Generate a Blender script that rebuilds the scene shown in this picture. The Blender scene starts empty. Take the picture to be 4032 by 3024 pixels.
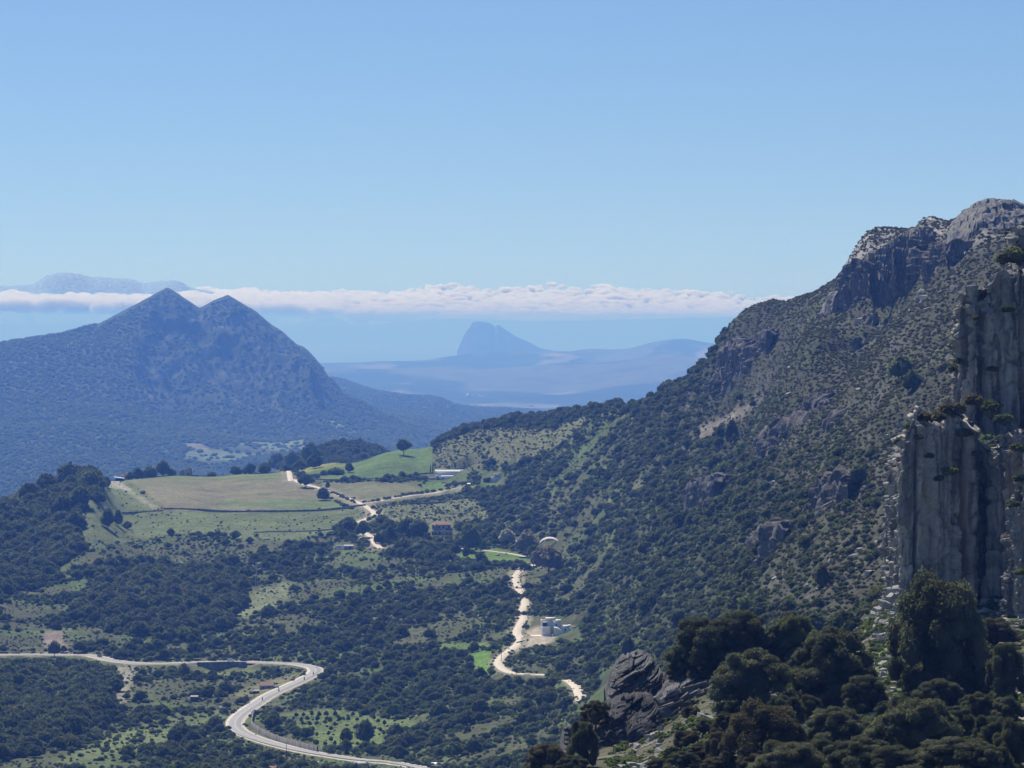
import bpy, bmesh, math, random
import numpy as np
from mathutils import Vector, Matrix

# ------------------------------------------------------------------ camera, sky, sun, exposure
SC = bpy.context.scene
COL = SC.collection
W0, H0, FPX = 4032.0, 3024.0, 13098.0        # photograph size and focal length in its pixels
CAMZ, EYE = 600.0, 1260.0                    # height above the sea; row of the eye level
PITCH = math.atan((1512.0 - EYE) / FPX)

cam_d = bpy.data.cameras.new('camera')
cam = bpy.data.objects.new('camera', cam_d)
COL.objects.link(cam)
cam_d.sensor_width = 36.0
cam_d.lens = 36.0 * FPX / W0
cam_d.clip_start = 1.0
cam_d.clip_end = 150000.0
cam.location = (0, 0, CAMZ)
cam.rotation_euler = (math.pi / 2 - PITCH, 0, 0)
SC.camera = cam

SUN_EL, SUN_AZ = math.radians(50), math.radians(-24)     # azimuth measured from the view direction, minus = to the left
world = bpy.data.worlds.new('World')
SC.world = world
world.use_nodes = True
wn = world.node_tree
sky = wn.nodes.new('ShaderNodeTexSky')
sky.sky_type = 'NISHITA'
sky.sun_disc = False
sky.sun_elevation = SUN_EL
sky.sun_rotation = SUN_AZ
sky.altitude = 3000
sky.air_density = 1.0
sky.dust_density = 0.0
sky.ozone_density = 8.0
tcw = wn.nodes.new('ShaderNodeTexCoord'); mpw = wn.nodes.new('ShaderNodeMapping'); tnt = wn.nodes.new('ShaderNodeVectorMath')
mpw.inputs['Location'].default_value = (0, 0, 0.02); mpw.inputs['Scale'].default_value = (1, 1, 0.75)
tnt.operation = 'MULTIPLY'; tnt.inputs[1].default_value = (0.88, 0.84, 0.83)
wn.links.new(tcw.outputs['Generated'], mpw.inputs[0]); wn.links.new(mpw.outputs[0], sky.inputs[0]); wn.links.new(sky.outputs[0], tnt.inputs[0])
bg = wn.nodes['Background']
bg.inputs['Strength'].default_value = 0.092
wn.links.new(tnt.outputs[0], bg.inputs[0])
world.cycles.sampling_method = 'MANUAL'
world.cycles.sample_map_resolution = 512

sun_d = bpy.data.lights.new('sun', 'SUN')
sun_d.energy = 4.8
sun_d.angle = math.radians(0.53)
sun_d.color = (1.0, 0.96, 0.90)
sun = bpy.data.objects.new('sun', sun_d)
COL.objects.link(sun)
SDIR = Vector((math.sin(SUN_AZ) * math.cos(SUN_EL), math.cos(SUN_AZ) * math.cos(SUN_EL), math.sin(SUN_EL)))
sun.rotation_euler = SDIR.to_track_quat('Z', 'Y').to_euler()
sun.location = (0, 0, 3000)

SC.view_settings.view_transform = 'Standard'
SC.view_settings.look = 'None'
SC.view_settings.exposure = 0.2
SC.view_settings.gamma = 1.0
SC.view_settings.use_curve_mapping = False
SC.render.engine = 'CYCLES'
SC.cycles.max_bounces = 5
SC.cycles.diffuse_bounces = 3
SC.cycles.glossy_bounces = 1
SC.cycles.transmission_bounces = 2
SC.cycles.volume_bounces = 2
SC.cycles.transparent_max_bounces = 4
SC.cycles.use_denoising = True
SC.cycles.use_adaptive_sampling = True
SC.cycles.adaptive_threshold = 0.02

HAZE_COL = (0.14, 0.33, 1.0, 1.0)
HAZE_ABS = (0.7, 0.7, 0.7, 1.0)
HAZE_DENS = 0.83e-4
HAZE_G = 0.14

# ------------------------------------------------------------------ helpers
rng = np.random.default_rng(7)
random.seed(7)
CP, SP = math.cos(PITCH), math.sin(PITCH)


def proj(X, Y, Z):
    """world -> photograph pixel"""
    dz = np.asarray(Z) - CAMZ
    d = Y * CP - dz * SP
    up = Y * SP + dz * CP
    return 2016 + FPX * X / d, 1512 - FPX * up / d


def P(u, v, Y):
    """the point seen at pixel (u, v) at distance Y"""
    a, b = (u - 2016) / FPX, (1512 - v) / FPX
    dy = CP + b * SP
    dz = -SP + b * CP
    t = Y / dy
    return np.array((a * t, Y, CAMZ + dz * t))


def hsh(ix, iy, iz, s):
    h = (ix.astype(np.uint32) * np.uint32(374761393) + iy.astype(np.uint32) * np.uint32(668265263)
         + iz.astype(np.uint32) * np.uint32(2147483647) + np.uint32((s * 974711) & 0xffffffff))
    h = (h ^ (h >> np.uint32(13))) * np.uint32(1274126177)
    h = h ^ (h >> np.uint32(16))
    return h.astype(np.float64) / 4294967295.0 * 2 - 1


def noise(x, y, z=None, s=0):
    """smooth value noise in -1..1, 2-D or 3-D"""
    x = np.asarray(x, float); y = np.asarray(y, float)
    with np.errstate(over='ignore'):
        x0 = np.floor(x); y0 = np.floor(y)
        fx = x - x0; fy = y - y0
        fx = fx * fx * fx * (fx * (fx * 6 - 15) + 10); fy = fy * fy * fy * (fy * (fy * 6 - 15) + 10)
        x0 = x0.astype(np.int64); y0 = y0.astype(np.int64)
        if z is None:
            zz = np.zeros_like(x0)
            a = hsh(x0, y0, zz, s); b = hsh(x0 + 1, y0, zz, s); c = hsh(x0, y0 + 1, zz, s); d = hsh(x0 + 1, y0 + 1, zz, s)
            return (a + (b - a) * fx) * (1 - fy) + (c + (d - c) * fx) * fy
        z = np.asarray(z, float)
        z0 = np.floor(z); fz = z - z0; fz = fz * fz * fz * (fz * (fz * 6 - 15) + 10); z0 = z0.astype(np.int64)
        r = []
        for k in (0, 1):
            a = hsh(x0, y0, z0 + k, s); b = hsh(x0 + 1, y0, z0 + k, s); c = hsh(x0, y0 + 1, z0 + k, s); d = hsh(x0 + 1, y0 + 1, z0 + k, s)
            r.append((a + (b - a) * fx) * (1 - fy) + (c + (d - c) * fx) * fy)
        return r[0] * (1 - fz) + r[1] * fz


def fbm(x, y, z=None, oct=4, s=0, gain=0.5, ridge=False):
    r = 0; a = 1; t = 0
    for k in range(oct):
        n = noise(x * 2 ** k + 17.3 * k, y * 2 ** k - 9.1 * k, None if z is None else z * 2 ** k + 4.7 * k, s + k)
        if ridge:
            n = 1 - 2 * np.abs(n)
        r = r + a * n; t += a; a *= gain
    return r / t


def worley(x, y, s):
    """cells of broken rock: random value of the nearest cell, offset from its middle, distance to the nearest joint"""
    x = np.asarray(x, float); y = np.asarray(y, float)
    ix, iy = np.floor(x).astype(np.int64), np.floor(y).astype(np.int64)
    zz = np.zeros_like(ix)
    f1 = np.full(x.shape, 9e9); f2 = np.full(x.shape, 9e9)
    rv = np.zeros(x.shape); dx = np.zeros(x.shape); dy = np.zeros(x.shape); rw = np.zeros(x.shape)
    for a in (-1, 0, 1):
        for b in (-1, 0, 1):
            cx, cy = ix + a, iy + b
            px = x - (cx + 0.5 + 0.46 * hsh(cx, cy, zz, s)); py = y - (cy + 0.5 + 0.46 * hsh(cx, cy, zz + 1, s))
            d = px * px + py * py
            m = d < f1
            f2 = np.where(m, f1, np.minimum(f2, d))
            f1 = np.where(m, d, f1)
            rv = np.where(m, hsh(cx, cy, zz + 2, s), rv); rw = np.where(m, hsh(cx, cy, zz + 3, s), rw)
            dx = np.where(m, px, dx); dy = np.where(m, py, dy)
    return rv, rw, dx, dy, np.sqrt(f2) - np.sqrt(f1)


def broken(x, y, s, levels, ang=0.0):
    """displacement of a fractured rock face: blocks of several sizes, each set forward or back and tilted, with open joints"""
    c, n = math.cos(ang), math.sin(ang)
    X, Y = x * c + y * n, -x * n + y * c
    out = 0.0
    for k, (w, h, amp, joint) in enumerate(levels):
        wx = X / w + 0.25 * fbm(X / w / 1.7, Y / h / 1.7, oct=2, s=s + 60 + k); wy = Y / h + 0.25 * fbm(X / w / 1.7 + 5, Y / h / 1.7, oct=2, s=s + 70 + k)
        rv, rw, dx, dy, e = worley(wx, wy, s + 13 * k)
        out = out + amp * (0.55 * rv + 1.0 * dx * rw + 0.8 * dy * (0.5 + rv)) - joint * sstep(0.10, 0.0, e)
    return out


def sstep(a, b, x):
    t = np.clip((x - a) / (b - a), 0, 1)
    return t * t * (3 - 2 * t)


def tps_fit(pts, vals, lam=1e-3):
    n = len(pts)
    d = np.linalg.norm(pts[:, None] - pts[None], axis=2)
    K = np.where(d > 0, d * d * np.log(np.maximum(d, 1e-9)), 0) + lam * np.eye(n)
    Pm = np.hstack([np.ones((n, 1)), pts])
    A = np.block([[K, Pm], [Pm.T, np.zeros((3, 3))]])
    sol = np.linalg.solve(A, np.concatenate([vals, np.zeros(3)]))
    return sol[:n], sol[n:]


def tps_eval(pts, sol, q):
    out = np.empty(len(q))
    for i in range(0, len(q), 40000):
        qq = q[i:i + 40000]
        d2 = ((qq[:, None] - pts[None]) ** 2).sum(2)
        out[i:i + 40000] = (0.5 * d2 * np.log(np.maximum(d2, 1e-12))) @ sol[0] + sol[1][0] + qq @ sol[1][1:]
    return out


def mesh_from(name, verts, faces, smooth=False):
    """faces: (n, k) int array or list of tuples"""
    me = bpy.data.meshes.new(name)
    verts = np.asarray(verts, np.float32)
    if isinstance(faces, np.ndarray):
        k = faces.shape[1]
        me.vertices.add(len(verts)); me.vertices.foreach_set('co', verts.ravel())
        me.loops.add(faces.size); me.loops.foreach_set('vertex_index', faces.astype(np.int32).ravel())
        me.polygons.add(len(faces)); me.polygons.foreach_set('loop_start', np.arange(0, faces.size, k, dtype=np.int32))
        me.polygons.foreach_set('loop_total', np.full(len(faces), k, np.int32))
        me.update(calc_edges=True)
    else:
        me.from_pydata([tuple(map(float, v)) for v in verts], [], faces)
        me.update()
    if smooth:
        me.polygons.foreach_set('use_smooth', np.ones(len(me.polygons), bool))
    return me


def grid_faces(nr, nc):
    i = np.arange((nr - 1) * (nc - 1)); r = i // (nc - 1); c = i % (nc - 1)
    a = r * nc + c
    return np.stack([a, a + 1, a + nc + 1, a + nc], 1)


def add_obj(name, me, mat=None, parent=None, loc=None, **props):
    o = bpy.data.objects.new(name, me)
    COL.objects.link(o)
    if mat is not None and me is not None and len(me.materials) == 0:
        me.materials.append(mat)
    if parent is not None:
        o.parent = parent
    if loc is not None:
        o.location = tuple(float(q) for q in loc)
    for k, v in props.items():
        if v is not None:
            o[k] = v
    return o


def empty(name, loc, label, category, group=None, rotz=0.0):
    o = bpy.data.objects.new(name, None)
    COL.objects.link(o)
    o.location = tuple(float(q) for q in loc)
    o.rotation_euler = (0, 0, rotz)
    o.empty_display_size = 1.0
    o['label'] = label; o['category'] = category
    if group:
        o['group'] = group
    return o


def set_color(me, arr):
    """per-vertex base colour (what the ground is made of)"""
    at = me.color_attributes.new('tint', 'FLOAT_COLOR', 'POINT')
    a = np.ones((len(arr), 4), np.float32); a[:, :3] = arr
    at.data.foreach_set('color', a.ravel())


# ------------------------------------------------------------------ materials
def new_mat(name):
    m = bpy.data.materials.new(name); m.use_nodes = True
    nt = m.node_tree
    b = nt.nodes['Principled BSDF']
    b.inputs['Roughness'].default_value = 0.9
    b.inputs['Specular IOR Level'].default_value = 0.15
    return m, nt, b


def plain(name, col, rough=0.85, spec=0.2, var=0.25, scale=1.5, metal=0.0):
    """one colour with procedural mottling"""
    m, nt, b = new_mat(name)
    N, L = nt.nodes, nt.links
    tc = N.new('ShaderNodeTexCoord'); nz = N.new('ShaderNodeTexNoise')
    nz.inputs['Scale'].default_value = scale; nz.inputs['Detail'].default_value = 4
    L.new(tc.outputs['Object'], nz.inputs['Vector'])
    mx = N.new('ShaderNodeMix'); mx.data_type = 'RGBA'
    mx.inputs[6].default_value = tuple(c * (1 - var) for c in col) + (1,)
    mx.inputs[7].default_value = tuple(min(1, c * (1 + var)) for c in col) + (1,)
    L.new(nz.outputs['Fac'], mx.inputs[0]); L.new(mx.outputs[2], b.inputs['Base Color'])
    b.inputs['Roughness'].default_value = rough; b.inputs['Specular IOR Level'].default_value = spec
    b.inputs['Metallic'].default_value = metal
    return m


def ground_mat(name, scales, amp=0.5, bump=0.0, bscale=1.0):
    """the tint of the ground times noise at several scales (metres)"""
    m, nt, b = new_mat(name)
    N, L = nt.nodes, nt.links
    at = N.new('ShaderNodeAttribute'); at.attribute_name = 'tint'
    geo = N.new('ShaderNodeNewGeometry')
    cur = at.outputs['Color']
    for k, (sc, am) in enumerate(scales):
        nz = N.new('ShaderNodeTexNoise'); nz.inputs['Scale'].default_value = 1.0 / sc; nz.inputs['Detail'].default_value = 5
        nz.inputs['Roughness'].default_value = 0.6
        L.new(geo.outputs['Position'], nz.inputs['Vector'])
        mr = N.new('ShaderNodeMapRange'); mr.inputs[1].default_value = 0.3; mr.inputs[2].default_value = 0.7
        mr.inputs[3].default_value = 1 - am; mr.inputs[4].default_value = 1 + am
        L.new(nz.outputs['Fac'], mr.inputs[0])
        mu = N.new('ShaderNodeVectorMath'); mu.operation = 'SCALE'
        L.new(cur, mu.inputs[0]); L.new(mr.outputs[0], mu.inputs['Scale'])
        cur = mu.outputs[0]
    L.new(cur, b.inputs['Base Color'])
    if bump:
        nz = N.new('ShaderNodeTexNoise'); nz.inputs['Scale'].default_value = 1.0 / bscale; nz.inputs['Detail'].default_value = 6
        L.new(geo.outputs['Position'], nz.inputs['Vector'])
        bp = N.new('ShaderNodeBump'); bp.inputs['Strength'].default_value = 1.0; bp.inputs['Distance'].default_value = bump
        L.new(nz.outputs['Fac'], bp.inputs['Height']); L.new(bp.outputs[0], b.inputs['Normal'])
    b.inputs['Specular IOR Level'].default_value = 0.05
    b.inputs['Roughness'].default_value = 1.0
    return m
# ------------------------------------------------------------------ near terrain (valley, plateau, ridge, mountainside, foreground shelf)
def poly_mask(poly, u, v):
    poly = np.asarray(poly, float)
    inside = np.zeros(np.shape(u), bool)
    j = len(poly) - 1
    for i in range(len(poly)):
        xi, yi = poly[i]; xj, yj = poly[j]
        c = ((yi > v) != (yj > v)) & (u < (xj - xi) * (v - yi) / (yj - yi + 1e-9) + xi)
        inside ^= c
        j = i
    return inside


ANCH = [
    # valley floor and lower road
    (-700, 3150, 1300), (0, 3024, 1450), (500, 3024, 1450), (1000, 3024, 1450), (1500, 3030, 1430), (2000, 3040, 1300), (2200, 3060, 1150),
    (1560, 2985, 1500), (1250, 2935, 1560), (960, 2860, 1650), (1230, 2640, 1890), (900, 2608, 1950), (400, 2590, 1960), (0, 2580, 1970), (-700, 2580, 1980),
    (500, 2850, 1650), (0, 2850, 1600), (1500, 2800, 1680), (1500, 2640, 1850), (1850, 2850, 1530), (2000, 2640, 1720), (2280, 2700, 1520), (2150, 2455, 1900),
    (2100, 2560, 1780), (2400, 2480, 1700), (2400, 2700, 1400),
    # slope up to the farm
    (0, 2350, 2200), (500, 2350, 2200), (1000, 2320, 2250), (1500, 2330, 2180), (1950, 2300, 2150), (500, 2150, 2450), (1000, 2130, 2480), (1450, 2130, 2440),
    (1730, 2105, 2420), (1900, 2105, 2420), (2100, 2200, 2280), (1850, 2170, 2330), (2200, 2140, 2300), (2280, 2250, 2120),
    # left knoll
    (-700, 2100, 2550), (0, 2010, 2600), (150, 1940, 2640), (300, 1885, 2660), (380, 1885, 2670), (200, 2050, 2540), (60, 2150, 2450),
    # fields
    (450, 2005, 2680), (700, 2012, 2680), (1100, 2012, 2680), (460, 1895, 2950), (700, 1872, 3050), (950, 1868, 3080), (1140, 1853, 3120), (850, 1940, 2850), (1250, 1930, 2850), (1400, 1985, 2720),
    # green hill
    (1300, 1822, 3120), (1500, 1786, 3170), (1590, 1768, 3175), (1690, 1758, 3180), (1400, 1870, 2970), (1680, 1860, 2980), (1765, 1893, 2890), (1950, 1893, 2820), (1650, 1945, 2800), (1850, 1960, 2740), (1650, 2040, 2560), (1950, 2010, 2600),
    # skyline ridge
    (1780, 1730, 3060), (1850, 1705, 3050), (2000, 1672, 2990), (2200, 1635, 2880), (2300, 1630, 2780), (2400, 1598, 2660), (2600, 1545, 2450), (2700, 1505, 2330), (2780, 1440, 2230),
    (2840, 1345, 2160), (2905, 1292, 2110), (3000, 1250, 2050), (3120, 1197, 1980), (3200, 1168, 1930), (3265, 1128, 1880), (3330, 1062, 1820), (3400, 1005, 1770), (3600, 935, 1650),
    (3740, 925, 1560), (3850, 880, 1520), (4032, 870, 1500), (4500, 850, 1450),
    # behind the crests
    (-700, 2300, 3000), (0, 2200, 3000), (300, 2080, 3000), (700, 1980, 3500), (1100, 1930, 3480), (1500, 1905, 3430), (1800, 1850, 3450), (2200, 1800, 3300), (2600, 1750, 2850), (3000, 1500, 2450), (3400, 1250, 2150), (3800, 1150, 1900), (4500, 1100, 1850),
    (-700, 2150, 4400), (300, 2100, 4400), (800, 2050, 4400), (2000, 2000, 4400), (3000, 1800, 4000), (4000, 1600, 3500), (4800, 1600, 3500),
    # dark wooded hill behind the green hill
    (1100, 1850, 3900), (1200, 1795, 3900), (1270, 1768, 3900), (1330, 1755, 3900), (1390, 1751, 3900), (1450, 1764, 3900), (1530, 1794, 3900), (1620, 1840, 3900), (1390, 1850, 4250), (1390, 1860, 3650), (1250, 1890, 3650), (1500, 1880, 3650),
    # mountainside
    (2050, 1780, 2830), (2200, 1850, 2600), (2300, 2000, 2330), (2400, 1780, 2480), (2600, 1720, 2200), (2600, 2000, 1850), (2600, 2300, 1580), (2700, 2480, 1350), (2500, 2600, 1420),
    (2850, 1560, 2050), (3000, 1640, 1750), (3000, 2000, 1380), (3000, 2300, 1100), (3000, 2450, 1000), (3300, 1540, 1470), (3300, 1900, 1150), (3300, 2150, 1000), (3430, 2260, 930), (3440, 2420, 850),
    (3350, 1192, 1745), (3440, 1190, 1705), (3560, 1122, 1640), (3680, 1062, 1580), (3800, 990, 1530), (3950, 930, 1470), (3200, 1330, 1650), (3500, 1320, 1440), (3500, 1700, 1150), (3750, 1250, 1300), (3800, 1600, 1000), (4032, 1100, 1250), (4500, 1100, 1200),
    # foreground shelf
    (4032, 3024, 300), (3600, 3060, 300), (3300, 3090, 300), (2900, 3090, 315), (2600, 3110, 330), (2450, 3150, 330),
    (4032, 2750, 380), (3700, 2780, 380), (3400, 2800, 380), (3100, 2800, 385), (2800, 2830, 390), (2600, 2950, 385), (2450, 2965, 395), (2300, 2995, 402), (2200, 3040, 385), (2120, 3080, 375), (2350, 2880, 425), (2330, 3060, 350),
    (3950, 2450, 455), (3700, 2500, 450), (3520, 2480, 455), (3300, 2600, 440), (3050, 2640, 430), (2850, 2660, 430), (2700, 2730, 430), (2520, 2850, 430),
    (3480, 2400, 490), (3700, 2400, 485), (4032, 2330, 485), (4500, 2330, 480),
    (2300, 3120, 520), (2120, 3200, 470), (2200, 3330, 320), (2050, 3250, 380),
    (2700, 3000, 520), (3000, 2850, 560), (3300, 2750, 560), (3480, 2600, 560), (2700, 2950, 700), (3000, 2650, 800), (3300, 2500, 740), (2500, 3050, 800), (2400, 2950, 1050),
    (3600, 2250, 620), (3800, 2150, 620), (4032, 2050, 620), (4500, 2000, 620), (3600, 2000, 850), (4032, 1600, 900), (4500, 1600, 900),
    # unseen hollow below the camera
    (2000, 3500, 420), (1000, 3700, 420), (-700, 3800, 420), (1000, 3350, 800), (2000, 3250, 800), (-700, 3400, 800), (1500, 3180, 1100), (2200, 3400, 550),
    (4032, 3600, 200), (3000, 3700, 200), (2000, 4100, 200), (1000, 4400, 200), (-700, 4500, 200), (4800, 3500, 200), (4800, 2700, 390),
]
A_ = np.array(ANCH, float)
TPK = 1.7


def tq(u, Y):
    return np.stack([np.asarray(u) / 1000.0, np.log(np.asarray(Y)) * TPK], 1)


def lev(p):
    """row of a point in a level picture"""
    return EYE - FPX * (p[2] - CAMZ) / p[1]


_pts = np.array([P(*a) for a in ANCH])
_u = 2016 + FPX * _pts[:, 0] / _pts[:, 1]
_v = EYE - FPX * (_pts[:, 2] - CAMZ) / _pts[:, 1]
_c = tq(_u, _pts[:, 1])
_sol = tps_fit(_c, _v / 1000.0, 1e-4)

NC, NR = 520, 1180
TH = np.linspace(-0.205, 0.205, NC)
LY = np.linspace(math.log(205.0), math.log(4500.0), NR)
GY = np.exp(LY)[:, None] * np.ones((1, NC))
GX = GY * TH[None]
_cq = np.linspace(-0.205, 0.205, 131); _rq = np.linspace(LY[0], LY[-1], 240)
_qu, _qy = np.meshgrid(2016 + FPX * _cq, np.exp(_rq))
_vc = (tps_eval(_c, _sol, tq(_qu.ravel(), _qy.ravel())) * 1000).reshape(_qu.shape)


def bil(G, fi, fj):
    """bilinear lookup in a grid by fractional row and column"""
    i = np.clip(np.floor(fi).astype(int), 0, G.shape[0] - 2); j = np.clip(np.floor(fj).astype(int), 0, G.shape[1] - 2)
    a = np.clip(fi - i, 0, 1); b = np.clip(fj - j, 0, 1)
    return (G[i, j] * (1 - b) + G[i, j + 1] * b) * (1 - a) + (G[i + 1, j] * (1 - b) + G[i + 1, j + 1] * b) * a


_fi = (np.log(GY) - _rq[0]) / (_rq[1] - _rq[0]); _fj = (GX / GY - _cq[0]) / (_cq[1] - _cq[0])
GV = bil(_vc, _fi, _fj)
GZ = CAMZ - (GV - EYE) * GY / FPX
PU, PV = proj(GX, GY, GZ)
# small-scale relief, stronger on the rough mountainside
rough = 0.35 + 1.3 * sstep(2300, 3000, PU) * sstep(500, 700, GY)
rough = rough * np.where(GY < 600, 0.5, 1.0)
FIELDS = {
    'brown': [(494, 1885), (530, 1868), (844, 1868), (1121, 1853), (1150, 1895), (1200, 1925), (1300, 1945), (1400, 1990), (1300, 2010), (904, 2015), (651, 2006)],
    'left_green': [(425, 1885), (494, 1885), (645, 2005), (480, 2020), (350, 2000), (330, 1960), (405, 1930)],
    'lower_green': [(330, 2010), (651, 2010), (904, 2018), (1300, 2013), (1410, 1995), (1470, 2040), (1330, 2080), (1290, 2110), (1100, 2135), (860, 2110), (700, 2100), (500, 2140), (300, 2140), (280, 2060)],
    'hill_green': [(1160, 1858), (1264, 1820), (1423, 1790), (1588, 1765), (1702, 1745), (1708, 1853), (1699, 1870), (1441, 1888), (1264, 1894), (1204, 1880)],
    'olive': [(1253, 1902), (1640, 1893), (1664, 1935), (1435, 1978), (1311, 1938)],
    'bright': [(1648, 1896), (1764, 1902), (1758, 1931), (1670, 1937)],
    'scrubby': [(1488, 1990), (1880, 1962), (1950, 2045), (1700, 2090), (1490, 2060)],
    'meadow': [(1775, 2190), (1870, 2158), (1940, 2158), (2100, 2193), (2112, 2218), (2000, 2218), (1820, 2203)],
    'meadow_low': [(1850, 2575), (1930, 2552), (1935, 2600), (1938, 2665), (1875, 2660), (1862, 2620)],
    'meadow_left': [(1714, 2560), (1740, 2528), (1926, 2535), (1967, 2545), (1860, 2558)],
    'orchard': [(1090, 2810), (1300, 2790), (1480, 2820), (1660, 2840), (1500, 2945), (1280, 2950), (1220, 2905)],
    'band': [(200, 3000), (420, 2900), (700, 2810), (960, 2790), (900, 2870), (700, 2890), (560, 2960), (420, 3020)],
    'pylon_glade': [(985, 2330), (1110, 2290), (1150, 2300), (1130, 2360), (1060, 2400), (960, 2440), (930, 2420), (980, 2370)],
    'wall_glade': [(760, 2632), (1010, 2634), (1000, 2655), (880, 2670), (800, 2665)],
    'house_glade': [(915, 2730), (1030, 2690), (1190, 2640), (1150, 2690), (1030, 2735), (930, 2745)],
    'ridge_grass': [(1750, 1735), (1900, 1690), (2060, 1690), (2200, 1700), (2100, 1790), (1900, 1830), (1720, 1870), (1712, 1760)],
    'back_grass': [(1900, 1760), (2200, 1690), (2300, 1640), (2330, 1660), (2200, 1760), (2000, 1840)],
    'scar': [(2750, 1690), (2800, 1665), (2900, 1615), (2995, 1568), (3000, 1578), (2920, 1640), (2830, 1690), (2740, 1745)],
    'scar_small': [(2385, 1960), (2480, 1915), (2550, 1885), (2530, 1905), (2440, 1945), (2390, 1970)],
    'fore_grass': [(3440, 2560), (3560, 2500), (3600, 2640), (3560, 2760), (3470, 2780), (3420, 2640)],
    'yard': [(2035, 2522), (2085, 2478), (2128, 2462), (2140, 2500), (2185, 2508), (2180, 2528), (2120, 2545), (2060, 2545)],
    'clay': [(165, 2490), (250, 2485), (245, 2530), (270, 2566), (180, 2568)],
    'scree_left': [(455, 2620), (540, 2625), (500, 2760), (455, 2800)],
}
flat = np.zeros_like(GZ)
for k in ('brown', 'left_green', 'lower_green', 'hill_green', 'olive', 'bright', 'meadow', 'meadow_low', 'orchard'):
    flat = np.maximum(flat, poly_mask(FIELDS[k], PU, PV) * 1.0)
for _ in range(6):
    flat = (flat + np.roll(flat, 1, 0) + np.roll(flat, -1, 0) + np.roll(flat, 1, 1) + np.roll(flat, -1, 1)) / 5
GZ = GZ + rough * (1 - 0.8 * flat) * (2.5 * fbm(GX / 60, GY / 60, oct=3, s=3) + 1.0 * fbm(GX / 12, GY / 12, oct=3, s=8)) * np.clip(GY / 1500, 0.25, 1)
gul = fbm((GX * 0.8 - GY * 0.35) / 70, (GX * 0.3 + GY) / 420, oct=3, s=21, ridge=True)
GZ = GZ - 5.0 * sstep(0.25, 0.8, gul) * sstep(2250, 2700, PU) * sstep(650, 900, GY) * (1 - sstep(2500, 3000, GY))


def gidx(X, Y):
    X = np.asarray(X, float); Y = np.asarray(Y, float)
    return (np.log(Y) - LY[0]) / (LY[1] - LY[0]), (X / Y - TH[0]) / (TH[1] - TH[0])


def ground(X, Y):
    return bil(GZ, *gidx(X, Y))


_marchY = np.exp(np.linspace(math.log(230), math.log(4400), 1800))


def hit(u, v, ymin=230.0):
    """where the sight line through pixel (u, v) meets the ground"""
    p = P(u, v, 1.0) - np.array((0, 0, CAMZ))
    Y = _marchY[_marchY >= ymin]
    z = CAMZ + p[2] * Y; x = p[0] * Y
    g = ground(x, Y)
    k = np.argmax(g >= z)
    if not (g >= z).any():
        k = int(np.argmin(z - g))
        return np.array((x[k], Y[k], g[k]))
    if k == 0:
        return np.array((x[0], Y[0], g[0]))
    t0, t1 = z[k - 1] - g[k - 1], g[k] - z[k]
    f = t0 / (t0 + t1 + 1e-9)
    y = Y[k - 1] + (Y[k] - Y[k - 1]) * f
    return np.array((p[0] * y, y, float(ground(p[0] * y, y))))


# ---- roads and tracks: centre lines given by where they run, then smoothed and cut into the slope
def spline(pts, step):
    pts = np.asarray(pts, float)
    d = np.concatenate([[0], np.cumsum(np.linalg.norm(np.diff(pts, axis=0), axis=1))])
    q = np.linspace(0, d[-1], max(8, int(d[-1] / step)))
    out = np.empty((len(q), 3))
    n = len(pts)
    for m, s in enumerate(q):
        i = int(np.clip(np.searchsorted(d, s) - 1, 0, n - 2))
        t = (s - d[i]) / (d[i + 1] - d[i] + 1e-9)
        p0, p1, p2, p3 = pts[max(i - 1, 0)], pts[i], pts[i + 1], pts[min(i + 2, n - 1)]
        out[m] = 0.5 * ((2 * p1) + (-p0 + p2) * t + (2 * p0 - 5 * p1 + 4 * p2 - p3) * t * t + (-p0 + 3 * p1 - 3 * p2 + p3) * t ** 3)
    return out


ROADS = {}


def road_line(key, pix, width, smooth=6, ymin=230.0, cut=None):
    w = np.array([hit(u, v, ymin) for u, v in pix])
    c = spline(w, 3.0)
    z = ground(c[:, 0], c[:, 1])
    k = np.ones(2 * smooth + 1) / (2 * smooth + 1)
    zp = np.pad(z, smooth, mode='edge')
    c[:, 2] = np.convolve(zp, k, 'valid')
    ROADS[key] = (c, width)
    # cut / fill the ground
    dmin = np.full(GZ.shape, 1e9); zt = np.zeros(GZ.shape)
    lo, hi = c.min(0) - 25, c.max(0) + 25
    sel = np.nonzero((GX > lo[0]) & (GX < hi[0]) & (GY > lo[1]) & (GY < hi[1]))
    if len(sel[0]):
        gx, gy = GX[sel], GY[sel]
        best = np.full(len(gx), 1e9); bz = np.zeros(len(gx))
        for p in c:
            d = (gx - p[0]) ** 2 + (gy - p[1]) ** 2
            m = d < best
            best[m] = d[m]; bz[m] = p[2]
        best = np.sqrt(best)
        hw = width / 2
        w_ = 1 - sstep(hw + 2.5, hw + 9.0, best)
        GZ[sel] = GZ[sel] * (1 - w_) + (bz - 0.12) * w_
    return c


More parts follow.
